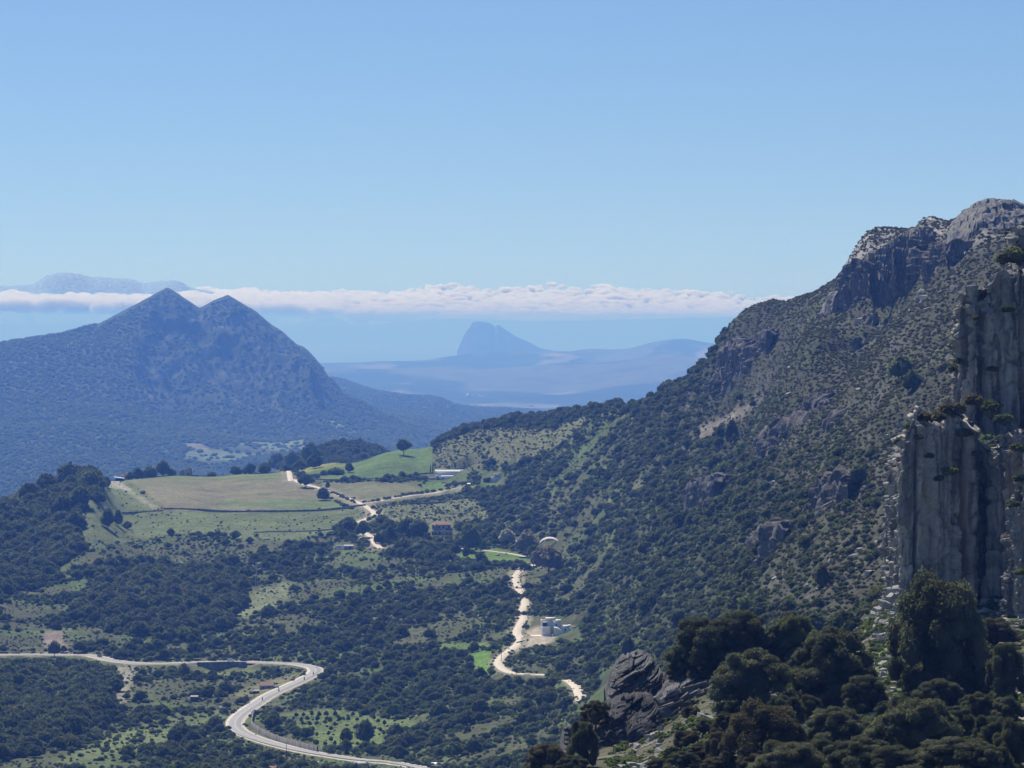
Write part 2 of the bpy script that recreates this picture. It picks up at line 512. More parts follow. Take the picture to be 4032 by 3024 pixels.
road_line('main_road', [(-260, 2590), (-120, 2586), (0, 2581), (150, 2577), (260, 2578), (350, 2581), (400, 2590), (450, 2602), (520, 2609), (620, 2612), (760, 2609), (900, 2607), (1040, 2607), (1150, 2613), (1210, 2622), (1240, 2632),
                        (1238, 2648), (1200, 2672), (1130, 2706), (1060, 2740), (1010, 2772), (960, 2805), (928, 2838), (930, 2865), (965, 2890), (1030, 2915), (1110, 2938), (1200, 2958), (1300, 2976), (1400, 2990), (1500, 3002), (1580, 3012), (1700, 3030)], 7.5, 8)
road_line('farm_track', [(1128, 1849), (1140, 1868), (1158, 1888), (1195, 1905), (1245, 1918), (1310, 1940), (1370, 1962), (1425, 1985), (1450, 2000), (1470, 2015), (1472, 2030), (1440, 2044), (1405, 2060), (1395, 2075), (1420, 2090), (1450, 2105), (1468, 2120), (1478, 2140), (1500, 2160)], 4.5, 4)
road_line('barn_track', [(1425, 1985), (1500, 1970), (1580, 1957), (1660, 1947), (1740, 1935), (1800, 1922), (1840, 1915)], 3.6, 4)
road_line('valley_track', [(2112, 2215), (2095, 2230), (2050, 2245), (2030, 2270), (2040, 2310), (2065, 2360), (2065, 2385), (2052, 2410), (2060, 2435), (2048, 2460), (2035, 2490), (2050, 2515), (2035, 2540), (2010, 2560), (1985, 2580), (1962, 2605), (1975, 2630), (2010, 2648), (2060, 2654), (2140, 2656), (2200, 2664), (2230, 2675), (2260, 2695), (2280, 2725), (2290, 2760)], 6.0, 4)
road_line('meadow_track', [(1905, 2165), (1950, 2172), (2010, 2180), (2060, 2190), (2095, 2198), (2112, 2212)], 2.4, 4)
# the ground drops away in front of the wall that carries the road
c_ = ROADS['main_road'][0]; cu_, cv_ = proj(c_[:, 0], c_[:, 1], c_[:, 2])
c_ = c_[(cu_ > 740) & (cu_ < 1030) & (cv_ < 2640)]
d_ = np.interp(GX, np.sort(c_[:, 0]), c_[np.argsort(c_[:, 0]), 1]); zr_ = np.interp(GX, np.sort(c_[:, 0]), c_[np.argsort(c_[:, 0]), 2])
in_ = sstep(c_[:, 0].min() - 3, c_[:, 0].min() + 16, GX) * (1 - sstep(c_[:, 0].max() - 16, c_[:, 0].max() + 3, GX))
off_ = d_ - GY
w_ = in_ * sstep(5.0, 7.0, off_) * (1 - sstep(24, 45, off_))
GZ = GZ * (1 - w_) + np.minimum(GZ, zr_ - 4.2 - 0.03 * off_) * w_
# level pads cut for the buildings: foot point, width in pixels left and right of it, depth in metres
for pu, pv, x0, x1, d0, d1 in ((2131, 2505, -14, 160, -13, 14), (1742, 2107, -60, 50, -5, 11), (1714, 1890, -28, 120, -3, 15), (1932, 1900, -34, 50, -6, 10), (1332, 2163, -30, 70, -3, 6), (468, 1884, -30, 50, -2, 14), (737, 1868, -40, 25, -2, 9), (1838, 2172, -30, 36, -2, 6)):
    p = hit(pu, pv); m_ = p[1] / FPX
    ex = np.maximum(np.maximum(p[0] + x0 * m_ - GX, GX - (p[0] + x1 * m_)), 0); ey = np.maximum(np.maximum(p[1] + d0 - GY, GY - (p[1] + d1)), 0)
    w_ = 1 - sstep(1.5, 11.0, np.hypot(ex, ey))
    GZ = GZ * (1 - w_) + (p[2] - 0.15) * w_
PU, PV = proj(GX, GY, GZ)
ON_ROAD = np.zeros(GZ.shape, bool)
for key, (c_, wd_) in ROADS.items():
    if key == 'valley_track':
        continue                     # its verges are overgrown
    r2_ = (wd_ / 2 + (0.5 if key == 'main_road' else 0.5)) ** 2
    for p_ in c_:
        i_, j_ = (int(round(float(q))) for q in gidx(p_[0], p_[1]))
        a_, b_ = slice(max(i_ - 3, 0), i_ + 4), slice(max(j_ - 12, 0), j_ + 13)
        ON_ROAD[a_, b_] |= (GX[a_, b_] - p_[0]) ** 2 + (GY[a_, b_] - p_[1]) ** 2 < r2_


def off_road(X, Y):
    i_, j_ = gidx(X, Y)
    return ~ON_ROAD[np.clip(np.round(i_).astype(int), 0, NR - 1), np.clip(np.round(j_).astype(int), 0, NC - 1)]
# ground colours
T = np.empty(GZ.shape + (3,)); T[:] = (0.088, 0.096, 0.045)
n1 = fbm(GX / 35, GY / 35, oct=4, s=40); n2 = fbm(GX / 9, GY / 9, oct=3, s=44); n3 = fbm(GX / 160, GY / 160, oct=3, s=47)


def mixc(col, w):
    w = np.clip(w, 0, 1)[..., None]
    T[:] = T * (1 - w) + np.array(col) * w


mixc((0.10, 0.14, 0.045), 0.9 * sstep(0.0, 0.35, n1) * (1 - 0.85 * sstep(2250, 2700, PU)))                                 # spring grass between the bushes
mixc((0.135, 0.12, 0.075), 0.35 * sstep(0.1, 0.5, n2) * (1 - sstep(2350, 3000, PU)))                                  # bare soil
mtn = sstep(2350, 3000, PU + 0.35 * (1900 - PV)) * sstep(600, 750, GY)
mixc((0.068, 0.066, 0.044), 0.9 * mtn)
mixc((0.075, 0.085, 0.043), mtn * sstep(0.0, 0.4, n1) * 0.8)
mixc((0.15, 0.14, 0.12), mtn * 0.4 * sstep(0.1, 0.6, fbm((GX + 0.3 * GZ) / 14, GZ / 10, GY / 60, oct=4, s=49)))
crest = sstep(3150, 3300, PU) * (1 - sstep(1010, 1110, PV + 0.33 * (PU - 3550) * (PU > 3550))) * (GY > 1300)
mixc((0.36, 0.34, 0.31), crest * 0.8 * sstep(-0.5, 0.2, n2))
fore = (GY < 640) * sstep(2250, 2350, PU)
mixc((0.10, 0.095, 0.062), fore * 0.9)
mixc((0.10, 0.135, 0.045), fore * sstep(-0.05, 0.3, n1 + 0.4 * n2) * 0.9)
mixc((0.22, 0.21, 0.19), fore * 0.7 * sstep(0.1, 0.4, n2))
PAL = {'yard': (0.46, 0.39, 0.29), 'brown': (0.205, 0.19, 0.11), 'left_green': (0.14, 0.17, 0.07), 'lower_green': (0.13, 0.155, 0.065), 'hill_green': (0.115, 0.175, 0.052), 'olive': (0.19, 0.19, 0.10), 'bright': (0.13, 0.21, 0.055),
       'scrubby': (0.15, 0.165, 0.075), 'meadow': (0.13, 0.21, 0.05), 'meadow_low': (0.13, 0.23, 0.045), 'meadow_left': (0.13, 0.2, 0.05), 'orchard': (0.12, 0.155, 0.055), 'band': (0.14, 0.17, 0.07),
       'pylon_glade': (0.18, 0.20, 0.10), 'wall_glade': (0.15, 0.17, 0.07), 'house_glade': (0.19, 0.18, 0.10), 'ridge_grass': (0.145, 0.15, 0.075), 'back_grass': (0.15, 0.155, 0.075), 'scar': (0.36, 0.31, 0.25), 'scar_small': (0.24, 0.26, 0.15),
       'fore_grass': (0.15, 0.19, 0.075), 'clay': (0.27, 0.21, 0.18), 'scree_left': (0.27, 0.25, 0.18)}
mixc((0.055, 0.065, 0.032), (GY > 3550) * 1.0)
FM = {}
for k, poly in FIELDS.items():
    jit = 16 * fbm(GX / 20, GY / 20, oct=3, s=51)
    m_ = poly_mask(poly, PU + jit, PV + jit * 0.4) & ((GY > 900) | (k == 'fore_grass'))
    FM[k] = m_
    soft = m_ * 1.0
    for _ in range(2):
        soft = (soft + np.roll(soft, 1, 0) + np.roll(soft, -1, 0) + np.roll(soft, 1, 1) + np.roll(soft, -1, 1)) / 5
    mixc(PAL[k], soft * (0.92 if k not in ('scar', 'fore_grass') else 0.8))
    mixc(tuple(c * 0.78 for c in PAL[k]), soft * sstep(0.0, 0.5, n1 + 0.5 * n2) * 0.7)
mixc((0.13, 0.18, 0.06), FM['brown'] * sstep(0.05, 0.45, n3 + 0.4 * n1) * 0.8)
mixc((0.15, 0.20, 0.065), FM['brown'] * sstep(1905, 1870, PV) * 0.8)
mixc((0.24, 0.25, 0.06), FM['hill_green'] * sstep(0.15, 0.5, n1 + n3) * (PU < 1400) * 0.6)       # yellow flowers
mixc((0.27, 0.26, 0.065), poly_mask([(1165, 1862), (1290, 1815), (1420, 1788), (1430, 1798), (1300, 1832), (1180, 1872)], PU, PV) * (GY > 2800) * 0.75)
mixc((0.30, 0.28, 0.20), FM['left_green'] * sstep(0.5, 0.95, 1 - np.abs((PU - 440) - (PV - 1890) * 1.55) / 60) * 0.7)
mixc((0.34, 0.31, 0.24), poly_mask([(405, 1890), (440, 1872), (470, 1890), (520, 1930), (470, 1925), (430, 1920)], PU, PV) * (GY > 2400) * 0.7)
for key in ('farm_track', 'barn_track', 'valley_track', 'main_road'):
    c = ROADS[key][0]
    for p in c[::2]:
        i, j = gidx(p[0], p[1]); i, j = int(round(float(i))), int(round(float(j)))
        if 2 < i < NR - 3 and 5 < j < NC - 6:
            T[i - 1:i + 2, j - 3:j + 4] = T[i - 1:i + 2, j - 3:j + 4] * 0.5 + 0.5 * np.array((0.27, 0.24, 0.17))

M_GROUND = ground_mat('ground', [(220, 0.15), (30, 0.2), (8, 0.22), (2.0, 0.35)], bump=0.5, bscale=3.0)
me = mesh_from('hillside', np.stack([GX, GY, GZ], -1).reshape(-1, 3), grid_faces(NR, NC), smooth=True)
set_color(me, T.reshape(-1, 3))
add_obj('hillside', me, M_GROUND, kind='structure')


# ------------------------------------------------------------------ the far country
FS = 1.55        # the far country starts behind the valley and reaches to the coast


def near_coast(y):
    return 15800.0 + (y - 10200.0) * 0.9


def far_sheet(name, anch, y0, y1, nr, nc, th, mat, lam=2e-4, relief=None, tint=None, dist=lambda y: y * FS):
    pts = np.array([P(a[0], a[1], dist(a[2])) for a in anch])
    y0, y1 = dist(y0), dist(y1)
    c = tq(2016 + FPX * pts[:, 0] / pts[:, 1], pts[:, 1])
    sol = tps_fit(c, (EYE - FPX * (pts[:, 2] - CAMZ) / pts[:, 1]) / 1000, lam)
    t = np.linspace(th[0], th[1], nc)
    ly = np.linspace(math.log(y0), math.log(y1), nr) if np.isscalar(nr) else np.log(np.concatenate([np.linspace(a, b_, k, endpoint=False) for a, b_, k in nr] + [[y1]]))
    nr = len(ly)
    Y = np.exp(ly)[:, None] * np.ones((1, nc)); X = Y * t[None]
    v = tps_eval(c, sol, tq((2016 + FPX * X / Y).ravel(), Y.ravel())).reshape(Y.shape) * 1000
    Z = CAMZ - (v - EYE) * Y / FPX
    if relief is not None:
        Z = Z + FS * (relief(X / FS, Y / FS, Z / FS, v) - Z / FS)
    me = mesh_from(name, np.stack([X, Y, Z], -1).reshape(-1, 3), grid_faces(nr, nc), smooth=True)
    pu, pv = proj(X, Y, Z)
    set_color(me, tint(X / FS, Y / FS, Z / FS, pu, pv).reshape(-1, 3))
    o = add_obj(name, me, mat, kind='structure')
    return o, X, Y, Z, t, ly


M_PEAK = [
    # crest of the double peak
    (-900, 1440, 5900), (-400, 1390, 6000), (0, 1354, 6100), (100, 1338, 6150), (250, 1316, 6200), (380, 1278, 6250), (500, 1215, 6300), (590, 1167, 6350), (640, 1140, 6380), (660, 1130, 6400), (700, 1154, 6400), (740, 1182, 6410), (788, 1212, 6420), (840, 1182, 6450), (897, 1160, 6460), (950, 1190, 6460), (1010, 1226, 6450), (1060, 1270, 6430), (1110, 1302, 6400), (1165, 1352, 6380), (1200, 1366, 6360), (1260, 1430, 6330), (1310, 1505, 6300), (1345, 1552, 6270), (1385, 1572, 6300), (1450, 1600, 6500),
    # behind
    (-900, 1700, 7400), (0, 1600, 7400), (400, 1500, 7400), (660, 1400, 7300), (900, 1400, 7300), (1200, 1540, 7300), (1400, 1660, 7400),
    # faces
    (0, 1560, 5500), (300, 1520, 5600), (500, 1420, 5850), (600, 1560, 5680), (640, 1350, 6100), (790, 1340, 6150), (800, 1580, 5650), (900, 1350, 6130), (950, 1570, 5680), (1100, 1430, 6080), (1200, 1530, 5900), (1150, 1600, 5650), (1330, 1620, 5850),
    (0, 1720, 4950), (400, 1700, 5000), (800, 1700, 5200), (1100, 1700, 5350), (1350, 1680, 5600), (1500, 1690, 5900), (1650, 1660, 6600), (1300, 1760, 4900),
    (-900, 1980, 4300), (0, 1930, 4300), (400, 1900, 4300), (700, 1900, 4350), (1000, 1850, 4500), (1300, 1850, 4500), (1700, 1800, 5200), (2000, 1750, 6000), (-900, 1750, 4950),
    (-900, 2150, 3850), (500, 2080, 3850), (1500, 2000, 3850), (2600, 1950, 3850), (4800, 1900, 3850), (2600, 1800, 5500), (4800, 1750, 5500),
    # low hills behind its right foot
    (1420, 1590, 8200), (1480, 1566, 8400), (1530, 1562, 8400), (1590, 1582, 8300), (1640, 1572, 8500), (1690, 1562, 8600), (1740, 1570, 8600), (1800, 1598, 8700), (1900, 1606, 8900), (2050, 1612, 9000), (2400, 1640, 9000), (4800, 1700, 9000),
    (1520, 1625, 7700), (1700, 1630, 7600), (1900, 1650, 7700), (2100, 1660, 8000), (1560, 1640, 7200), (1750, 1670, 7000),
    (1310, 1488, 9700), (1380, 1505, 9800), (1450, 1540, 9900), (1200, 1500, 9700), (1560, 1590, 10200), (900, 1560, 9700), (0, 1600, 9700), (-900, 1600, 9700), (2000, 1630, 10300), (3000, 1650, 10300), (4800, 1650, 10300),
]
peak_face = [(640, 1180), (900, 1230), (1150, 1370), (1290, 1500), (1330, 1560), (1150, 1600), (900, 1590), (600, 1580), (520, 1460), (560, 1300)]


def soft_poly(poly, u, v, r):
    """poly_mask with a soft edge"""
    a = 0.0
    for du, dv in ((0, 0), (r, 0), (-r, 0), (0, r), (0, -r)):
        a = a + poly_mask(poly, u + du, v + dv)
    return a / 5.0


def peak_relief(X, Y, Z, v):
    u = 2016 + FPX * X / Y
    w = soft_poly(peak_face, u, v, 30)
    rib = fbm((X + 0.25 * Y) / 170, Y / 700, oct=4, s=60, ridge=True)
    r2 = fbm(X / 90, Y / 160, Z / 90, oct=4, s=66, ridge=True)
    r3 = fbm((X + 0.3 * Y) / 300, Y / 500, oct=4, s=61, ridge=True)
    near = 1 - sstep(7500, 8300, Y)
    Z = Z + w * (72 * (rib - 0.25) + 34 * r2) * near * (0.1 + 0.9 * sstep(6380, 6150, Y)) + (11 * fbm(X / 260, Y / 260, oct=4, s=70) + 16 * (r3 - 0.2)) * near * (1 - sstep(1690, 1800, v) * 0.6) * (0.35 + 0.65 * sstep(6400, 6200, Y)) + 10 * fbm(X / 30, Y / 30, oct=2, s=73) * w * near
    # nothing rises above the ridge line
    cr = np.array([q[:2] for q in M_PEAK[:[q[0] for q in M_PEAK].index(1450) + 1]], float)
    k = near > 0.01
    jag = 1.8 * fbm(u / 14, u * 0, oct=3, s=76) + 1
    lim = np.interp(u, cr[:, 0], cr[:, 1]) + jag
    zl = (CAMZ - (lim - EYE) * (Y * FS) / FPX) / FS
    return np.where(k & (u < 1390), np.minimum(Z, zl - 0.10 * np.abs(Y - 6420) * (Y > 6480)), Z)


def peak_tint(X, Y, Z, pu, pv):
    n = fbm(X / 120, Y / 120, oct=4, s=75); m = fbm(X / 45, Y / 45, Z / 40, oct=4, s=77)
    C = np.empty(X.shape + (3,)); C[:] = (0.060, 0.070, 0.034)

    def mx(col, w):
        C[:] = C * (1 - w[..., None]) + np.array(col) * w[..., None]
    w = soft_poly(peak_face, pu, pv, 30)
    mx((0.115, 0.11, 0.095), w * 0.7 * sstep(0.0, 0.45, m))
    mx((0.05, 0.06, 0.035), w * 0.8 * sstep(0.05, 0.4, -m + 0.3 * n))
    mx((0.14, 0.17, 0.075), poly_mask([(690, 1800), (1000, 1740), (1200, 1735), (1210, 1780), (1000, 1800), (850, 1830)], pu, pv + 25 * n) * sstep(-0.2, 0.2, n) * 0.9)
    mx((0.20, 0.18, 0.13), poly_mask([(715, 1745), (790, 1745), (830, 1775), (760, 1770)], pu, pv) * 0.9)
    mx((0.18, 0.22, 0.10), poly_mask([(1150, 1600), (1420, 1690), (1500, 1760), (1300, 1720), (1180, 1650)], pu, pv) * sstep(-0.1, 0.2, n + m * 0.5) * 0.8)
    mx((0.10, 0.11, 0.06), ((Y > 6600) * sstep(0.1, 0.3, n)) * 0.5)
    mx((0.34, 0.31, 0.24), 0.9 * (poly_mask([(1605, 1640), (1613, 1640), (1626, 1660), (1656, 1672), (1652, 1677), (1617, 1664)], pu, pv) | poly_mask([(1410, 1709), (1448, 1696), (1470, 1697), (1420, 1713)], pu, pv)))
    return C


M_FAR = ground_mat('far_country', [(130, 0.25), (36, 0.3)], bump=5.0, bscale=36)
M_PEAK += [(-900, 2350, 2920), (1000, 2330, 2920), (2600, 2300, 2920), (4800, 2250, 2920)]
pk, KX, KY, KZ, KT, KLY = far_sheet('twin_peak_mountain', M_PEAK, 2900, 10400, ((4495, 8100, 150), (8100, 10150, 320), (10150, 16120, 120)), 540, (-0.21, 0.21), M_FAR, lam=2e-6, relief=peak_relief, tint=peak_tint)

M_LOW = [
    (-900, 1640, 10200), (0, 1640, 10200), (1200, 1600, 10200), (1500, 1650, 10200), (2000, 1660, 10200), (2600, 1680, 10200), (4800, 1700, 10200),
    (1500, 1600, 13500), (1900, 1600, 14000), (2200, 1600, 14000), (2600, 1600, 13500), (-900, 1600, 14000), (4800, 1600, 14000), (1850, 1572, 15500), (2200, 1560, 15800), (2500, 1540, 15500),
    (1500, 1530, 16500), (1700, 1500, 18000), (2000, 1520, 17500), (2300, 1500, 17500), (2600, 1490, 17000),
    (1450, 1490, 18500), (1780, 1461, 20500), (1830, 1455, 20600), (2000, 1449, 20500), (2200, 1436, 20300), (2280, 1435, 20200), (2400, 1440, 20000), (2500, 1426, 19800), (2600, 1413, 19500), (2650, 1412, 19400), (2760, 1430, 19400), (2900, 1425, 19400), (4800, 1450, 19400),
    (2000, 1470, 22500), (2400, 1470, 22500), (2700, 1450, 22500), (1500, 1455, 22500),
    (-900, 1440, 25500), (600, 1436, 25500), (1260, 1430, 25500), (1500, 1420, 25600), (1700, 1411, 25800), (1800, 1396, 26000), (1870, 1389, 26200), (2000, 1384, 26200), (2150, 1389, 26200), (2290, 1379, 26200), (2350, 1376, 26200), (2440, 1379, 26200), (2480, 1373, 26100), (2560, 1351, 25900), (2650, 1337, 25800), (2700, 1337, 25800), (2800, 1353, 25800), (2950, 1365, 25800), (4800, 1370, 26000),
    (-900, 1442, 28500), (600, 1442, 28500), (1260, 1440, 28500), (1800, 1440, 28500), (2200, 1440, 28500), (2650, 1440, 28500), (4800, 1440, 28500),
    (-900, 1450, 18000), (500, 1500, 18000), (500, 1445, 22000),
]


def low_relief(X, Y, Z, v):
    r = fbm(X / 900, Y / 1600, oct=4, s=80)
    far = sstep(17500, 19300, Y)
    return Z + 34 * r * (1 - far * 0.7) + 8 * fbm(X / 250, Y / 300, oct=3, s=83) * (1 - sstep(19800, 20200, Y))


def low_tint(X, Y, Z, pu, pv):
    n = fbm(X / 600, Y / 1800, oct=4, s=85); m = fbm(X / 250, Y / 900, oct=3, s=88)
    C = np.empty(X.shape + (3,)); C[:] = (0.045, 0.06, 0.03)
    w = sstep(0.05, 0.3, n)[..., None]
    C[:] = C * (1 - w) + np.array((0.11, 0.12, 0.07)) * w
    w = (sstep(0.35, 0.6, m) * 0.8)[..., None]
    C[:] = C * (1 - w) + np.array((0.22, 0.20, 0.15)) * w
    w = (poly_mask([(1850, 1592), (1980, 1585), (2200, 1592), (2200, 1606), (1950, 1606), (1850, 1600)], pu, pv) * 0.9)[..., None]
    C[:] = C * (1 - w) + np.array((0.16, 0.17, 0.095)) * w
    return C


M_PLAIN = ground_mat('plain', [(400, 0.25), (120, 0.35)])
far_sheet('lowlands', M_LOW, 10000, 28500, 420, 420, (-0.21, 0.21), M_PLAIN, relief=low_relief, tint=low_tint, dist=near_coast)

# sea
m, nt, b = new_mat('sea_water')
b.inputs['Base Color'].default_value = (0.035, 0.085, 0.13, 1); b.inputs['Roughness'].default_value = 0.35
b.inputs['Specular IOR Level'].default_value = 0.5
tc = nt.nodes.new('ShaderNodeNewGeometry'); nz = nt.nodes.new('ShaderNodeTexNoise'); nz.inputs['Scale'].default_value = 0.02; nz.inputs['Detail'].default_value = 6
bp = nt.nodes.new('ShaderNodeBump'); bp.inputs['Distance'].default_value = 3
nt.links.new(tc.outputs['Position'], nz.inputs['Vector']); nt.links.new(nz.outputs['Fac'], bp.inputs['Height']); nt.links.new(bp.outputs[0], b.inputs['Normal'])
xs = np.linspace(-24000, 24000, 33); ys = np.linspace(20000 * FS, 57900 * FS, 40)
sx, sy = np.meshgrid(xs, ys)
add_obj('sea', mesh_from('sea', np.stack([sx, sy, np.zeros_like(sx)], -1).reshape(-1, 3), grid_faces(40, 33)), m, kind='structure')


# rock headland across the bay, and the coast of the other continent
def massif(name, sil, yc, depth, mat, tint, base=-2.0, nr=60, nc=160, amp=12, props=None, lean=0.0, smooth=False):
    yc *= FS; depth *= FS; amp *= FS
    """a mountain built from its sky outline: full height along a ridge at yc, falling away to front and back"""
    sil = np.array(sil, float)
    us = np.linspace(sil[0, 0], sil[-1, 0], nc)
    vs = np.interp(us, sil[:, 0], sil[:, 1])
    top = np.array([P(a, b_, yc) for a, b_ in zip(us, vs)])
    q = np.linspace(-1, 1, nr)
    prof = (1 - np.abs(q) ** 1.25)
    X = np.repeat(top[None, :, 0], nr, 0); Y = yc + q[:, None] * depth * np.ones((1, nc)) + lean * (top[None, :, 2] * 0)
    X = X * (Y / yc)
    hgt = np.maximum(top[:, 2] - base, 0.5)
    Z = base + hgt[None] * prof[:, None] + amp * fbm(X / (amp * 18), Y / (amp * 18), oct=4, s=90) * (1 - np.abs(q[:, None])) * (np.abs(q[:, None]) > 0.03) * np.clip(hgt[None] / (amp * 3), 0, 1)
    Z[0] = base; Z[-1] = base
    me = mesh_from(name, np.stack([X, Y, Z], -1).reshape(-1, 3), grid_faces(nr, nc), smooth=True)
    n = fbm(X / (amp * 8), Y / (amp * 8), Z / (amp * 6), oct=3, s=95)[..., None]
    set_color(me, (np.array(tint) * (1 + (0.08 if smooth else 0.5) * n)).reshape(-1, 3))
    return add_obj(name, me, mat, kind='structure')


massif('rock_headland', [(1800, 1383), (1807, 1366), (1818, 1340), (1830, 1314), (1843, 1296), (1853, 1283), (1858, 1271), (1865, 1267), (1878, 1264), (1892, 1265), (1908, 1266), (1922, 1269), (1936, 1275), (1949, 1286), (1955, 1280), (1961, 1277), (1970, 1283), (1990, 1297), (2030, 1323), (2060, 1337), (2091, 1350), (2115, 1364), (2138, 1373), (2184, 1381), (2300, 1384)],
       35000 / FS, 800, M_FAR, (0.08, 0.085, 0.075), amp=4)
massif('far_coast', [(-1500, 1285), (-400, 1270), (200, 1275), (330, 1268), (380, 1278), (800, 1282), (1250, 1284), (1450, 1278), (1600, 1265), (1700, 1256), (1800, 1255), (1950, 1258), (2080, 1264), (2300, 1262), (2700, 1250), (3100, 1246), (3500, 1250), (5200, 1270)],
       55500, 1800, M_FAR, (0.10, 0.11, 0.08), amp=10, nc=200)
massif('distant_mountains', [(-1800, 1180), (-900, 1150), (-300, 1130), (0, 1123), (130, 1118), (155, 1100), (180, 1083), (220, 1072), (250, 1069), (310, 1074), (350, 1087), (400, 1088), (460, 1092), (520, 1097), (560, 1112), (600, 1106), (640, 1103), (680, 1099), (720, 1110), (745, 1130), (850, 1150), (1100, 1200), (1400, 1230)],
       76000, 3000, M_FAR, (0.36, 0.49, 0.64), amp=10, base=-200, nc=200, smooth=True)  # pale bluish tint: the haze of distance is put into the base colour

# haze: one closed box of even air round the camera and everything down to the far coast
m = bpy.data.materials.new('haze_air'); m.use_nodes = True
nt = m.node_tree; nt.nodes.clear()
out = nt.nodes.new('ShaderNodeOutputMaterial'); pv_ = nt.nodes.new('ShaderNodeVolumePrincipled')
pv_.inputs['Color'].default_value = HAZE_COL; pv_.inputs['Density'].default_value = HAZE_DENS
pv_.inputs['Anisotropy'].default_value = HAZE_G
pv_.inputs['Absorption Color'].default_value = HAZE_ABS
nt.links.new(pv_.outputs[0], out.inputs['Volume'])
hx, hy0, hy1, hz0, hz1 = 26000.0, -400.0, 58200.0 * FS, -30.0, CAMZ + 122
me = bpy.data.meshes.new('haze')
me.from_pydata([(x, y, z) for z in (hz0, hz1) for y in (hy0, hy1) for x in (-hx, hx)], [], [(0, 2, 3, 1), (4, 5, 7, 6), (0, 1, 5, 4), (2, 6, 7, 3), (0, 4, 6, 2), (1, 3, 7, 5)])
add_obj('haze', me, m, kind='stuff')
# ------------------------------------------------------------------ plants: shapes
def ico(sub):
    bm = bmesh.new(); bmesh.ops.create_icosphere(bm, subdivisions=sub, radius=1.0)
    v = np.array([tuple(q.co) for q in bm.verts]); f = np.array([[w.index for w in q.verts] for q in bm.faces]); bm.free()
    return v, f


ICO1, ICO2, ICO3 = ico(1), ico(2), ico(3)


class Geo:
    """gathers triangles and quads, then makes one mesh"""
    def __init__(self):
        self.v = []; self.f = []; self.n = 0

    def add(self, v, f):
        f = np.asarray(f)
        if f.shape[1] == 4:
            f = np.concatenate([f[:, [0, 1, 2]], f[:, [0, 2, 3]]])
        self.v.append(np.asarray(v, float)); self.f.append(f + self.n); self.n += len(v)

    def box(self, c, s, rz=0.0):
        x, y, z = s[0] / 2, s[1] / 2, s[2] / 2
        v = np.array([(a * x, b * y, d * z) for d in (-1, 1) for b in (-1, 1) for a in (-1, 1)])
        if rz:
            ca, sa = math.cos(rz), math.sin(rz)
            v = np.stack([v[:, 0] * ca - v[:, 1] * sa, v[:, 0] * sa + v[:, 1] * ca, v[:, 2]], 1)
        self.add(v + np.array(c), [(0, 2, 3, 1), (4, 5, 7, 6), (0, 1, 5, 4), (2, 6, 7, 3), (0, 4, 6, 2), (1, 3, 7, 5)])

    def tube(self, pts, rad, n=6):
        pts = np.asarray(pts, float); k = len(pts)
        rad = np.full(k, rad) if np.isscalar(rad) else np.asarray(rad, float)
        t = np.gradient(pts, axis=0); t /= np.linalg.norm(t, axis=1)[:, None] + 1e-9
        ref = np.where(np.abs(t[:, 2:3]) > 0.9, np.array([[1.0, 0, 0]]), np.array([[0, 0, 1.0]]))
        a = np.cross(t, ref); a /= np.linalg.norm(a, axis=1)[:, None] + 1e-9
        b = np.cross(t, a)
        an = np.arange(n) * 2 * math.pi / n
        v = pts[:, None] + rad[:, None, None] * (a[:, None] * np.cos(an)[None, :, None] + b[:, None] * np.sin(an)[None, :, None])
        f = []
        for i in range(k - 1):
            for j in range(n):
                f.append((i * n + j, i * n + (j + 1) % n, (i + 1) * n + (j + 1) % n, (i + 1) * n + j))
        self.add(v.reshape(-1, 3), f)
        self.add(np.vstack([v[-1], pts[-1:]]), [(j, (j + 1) % n, n) for j in range(n)])

    def mesh(self, name, smooth=False):
        return mesh_from(name, np.concatenate(self.v), np.concatenate(self.f), smooth)


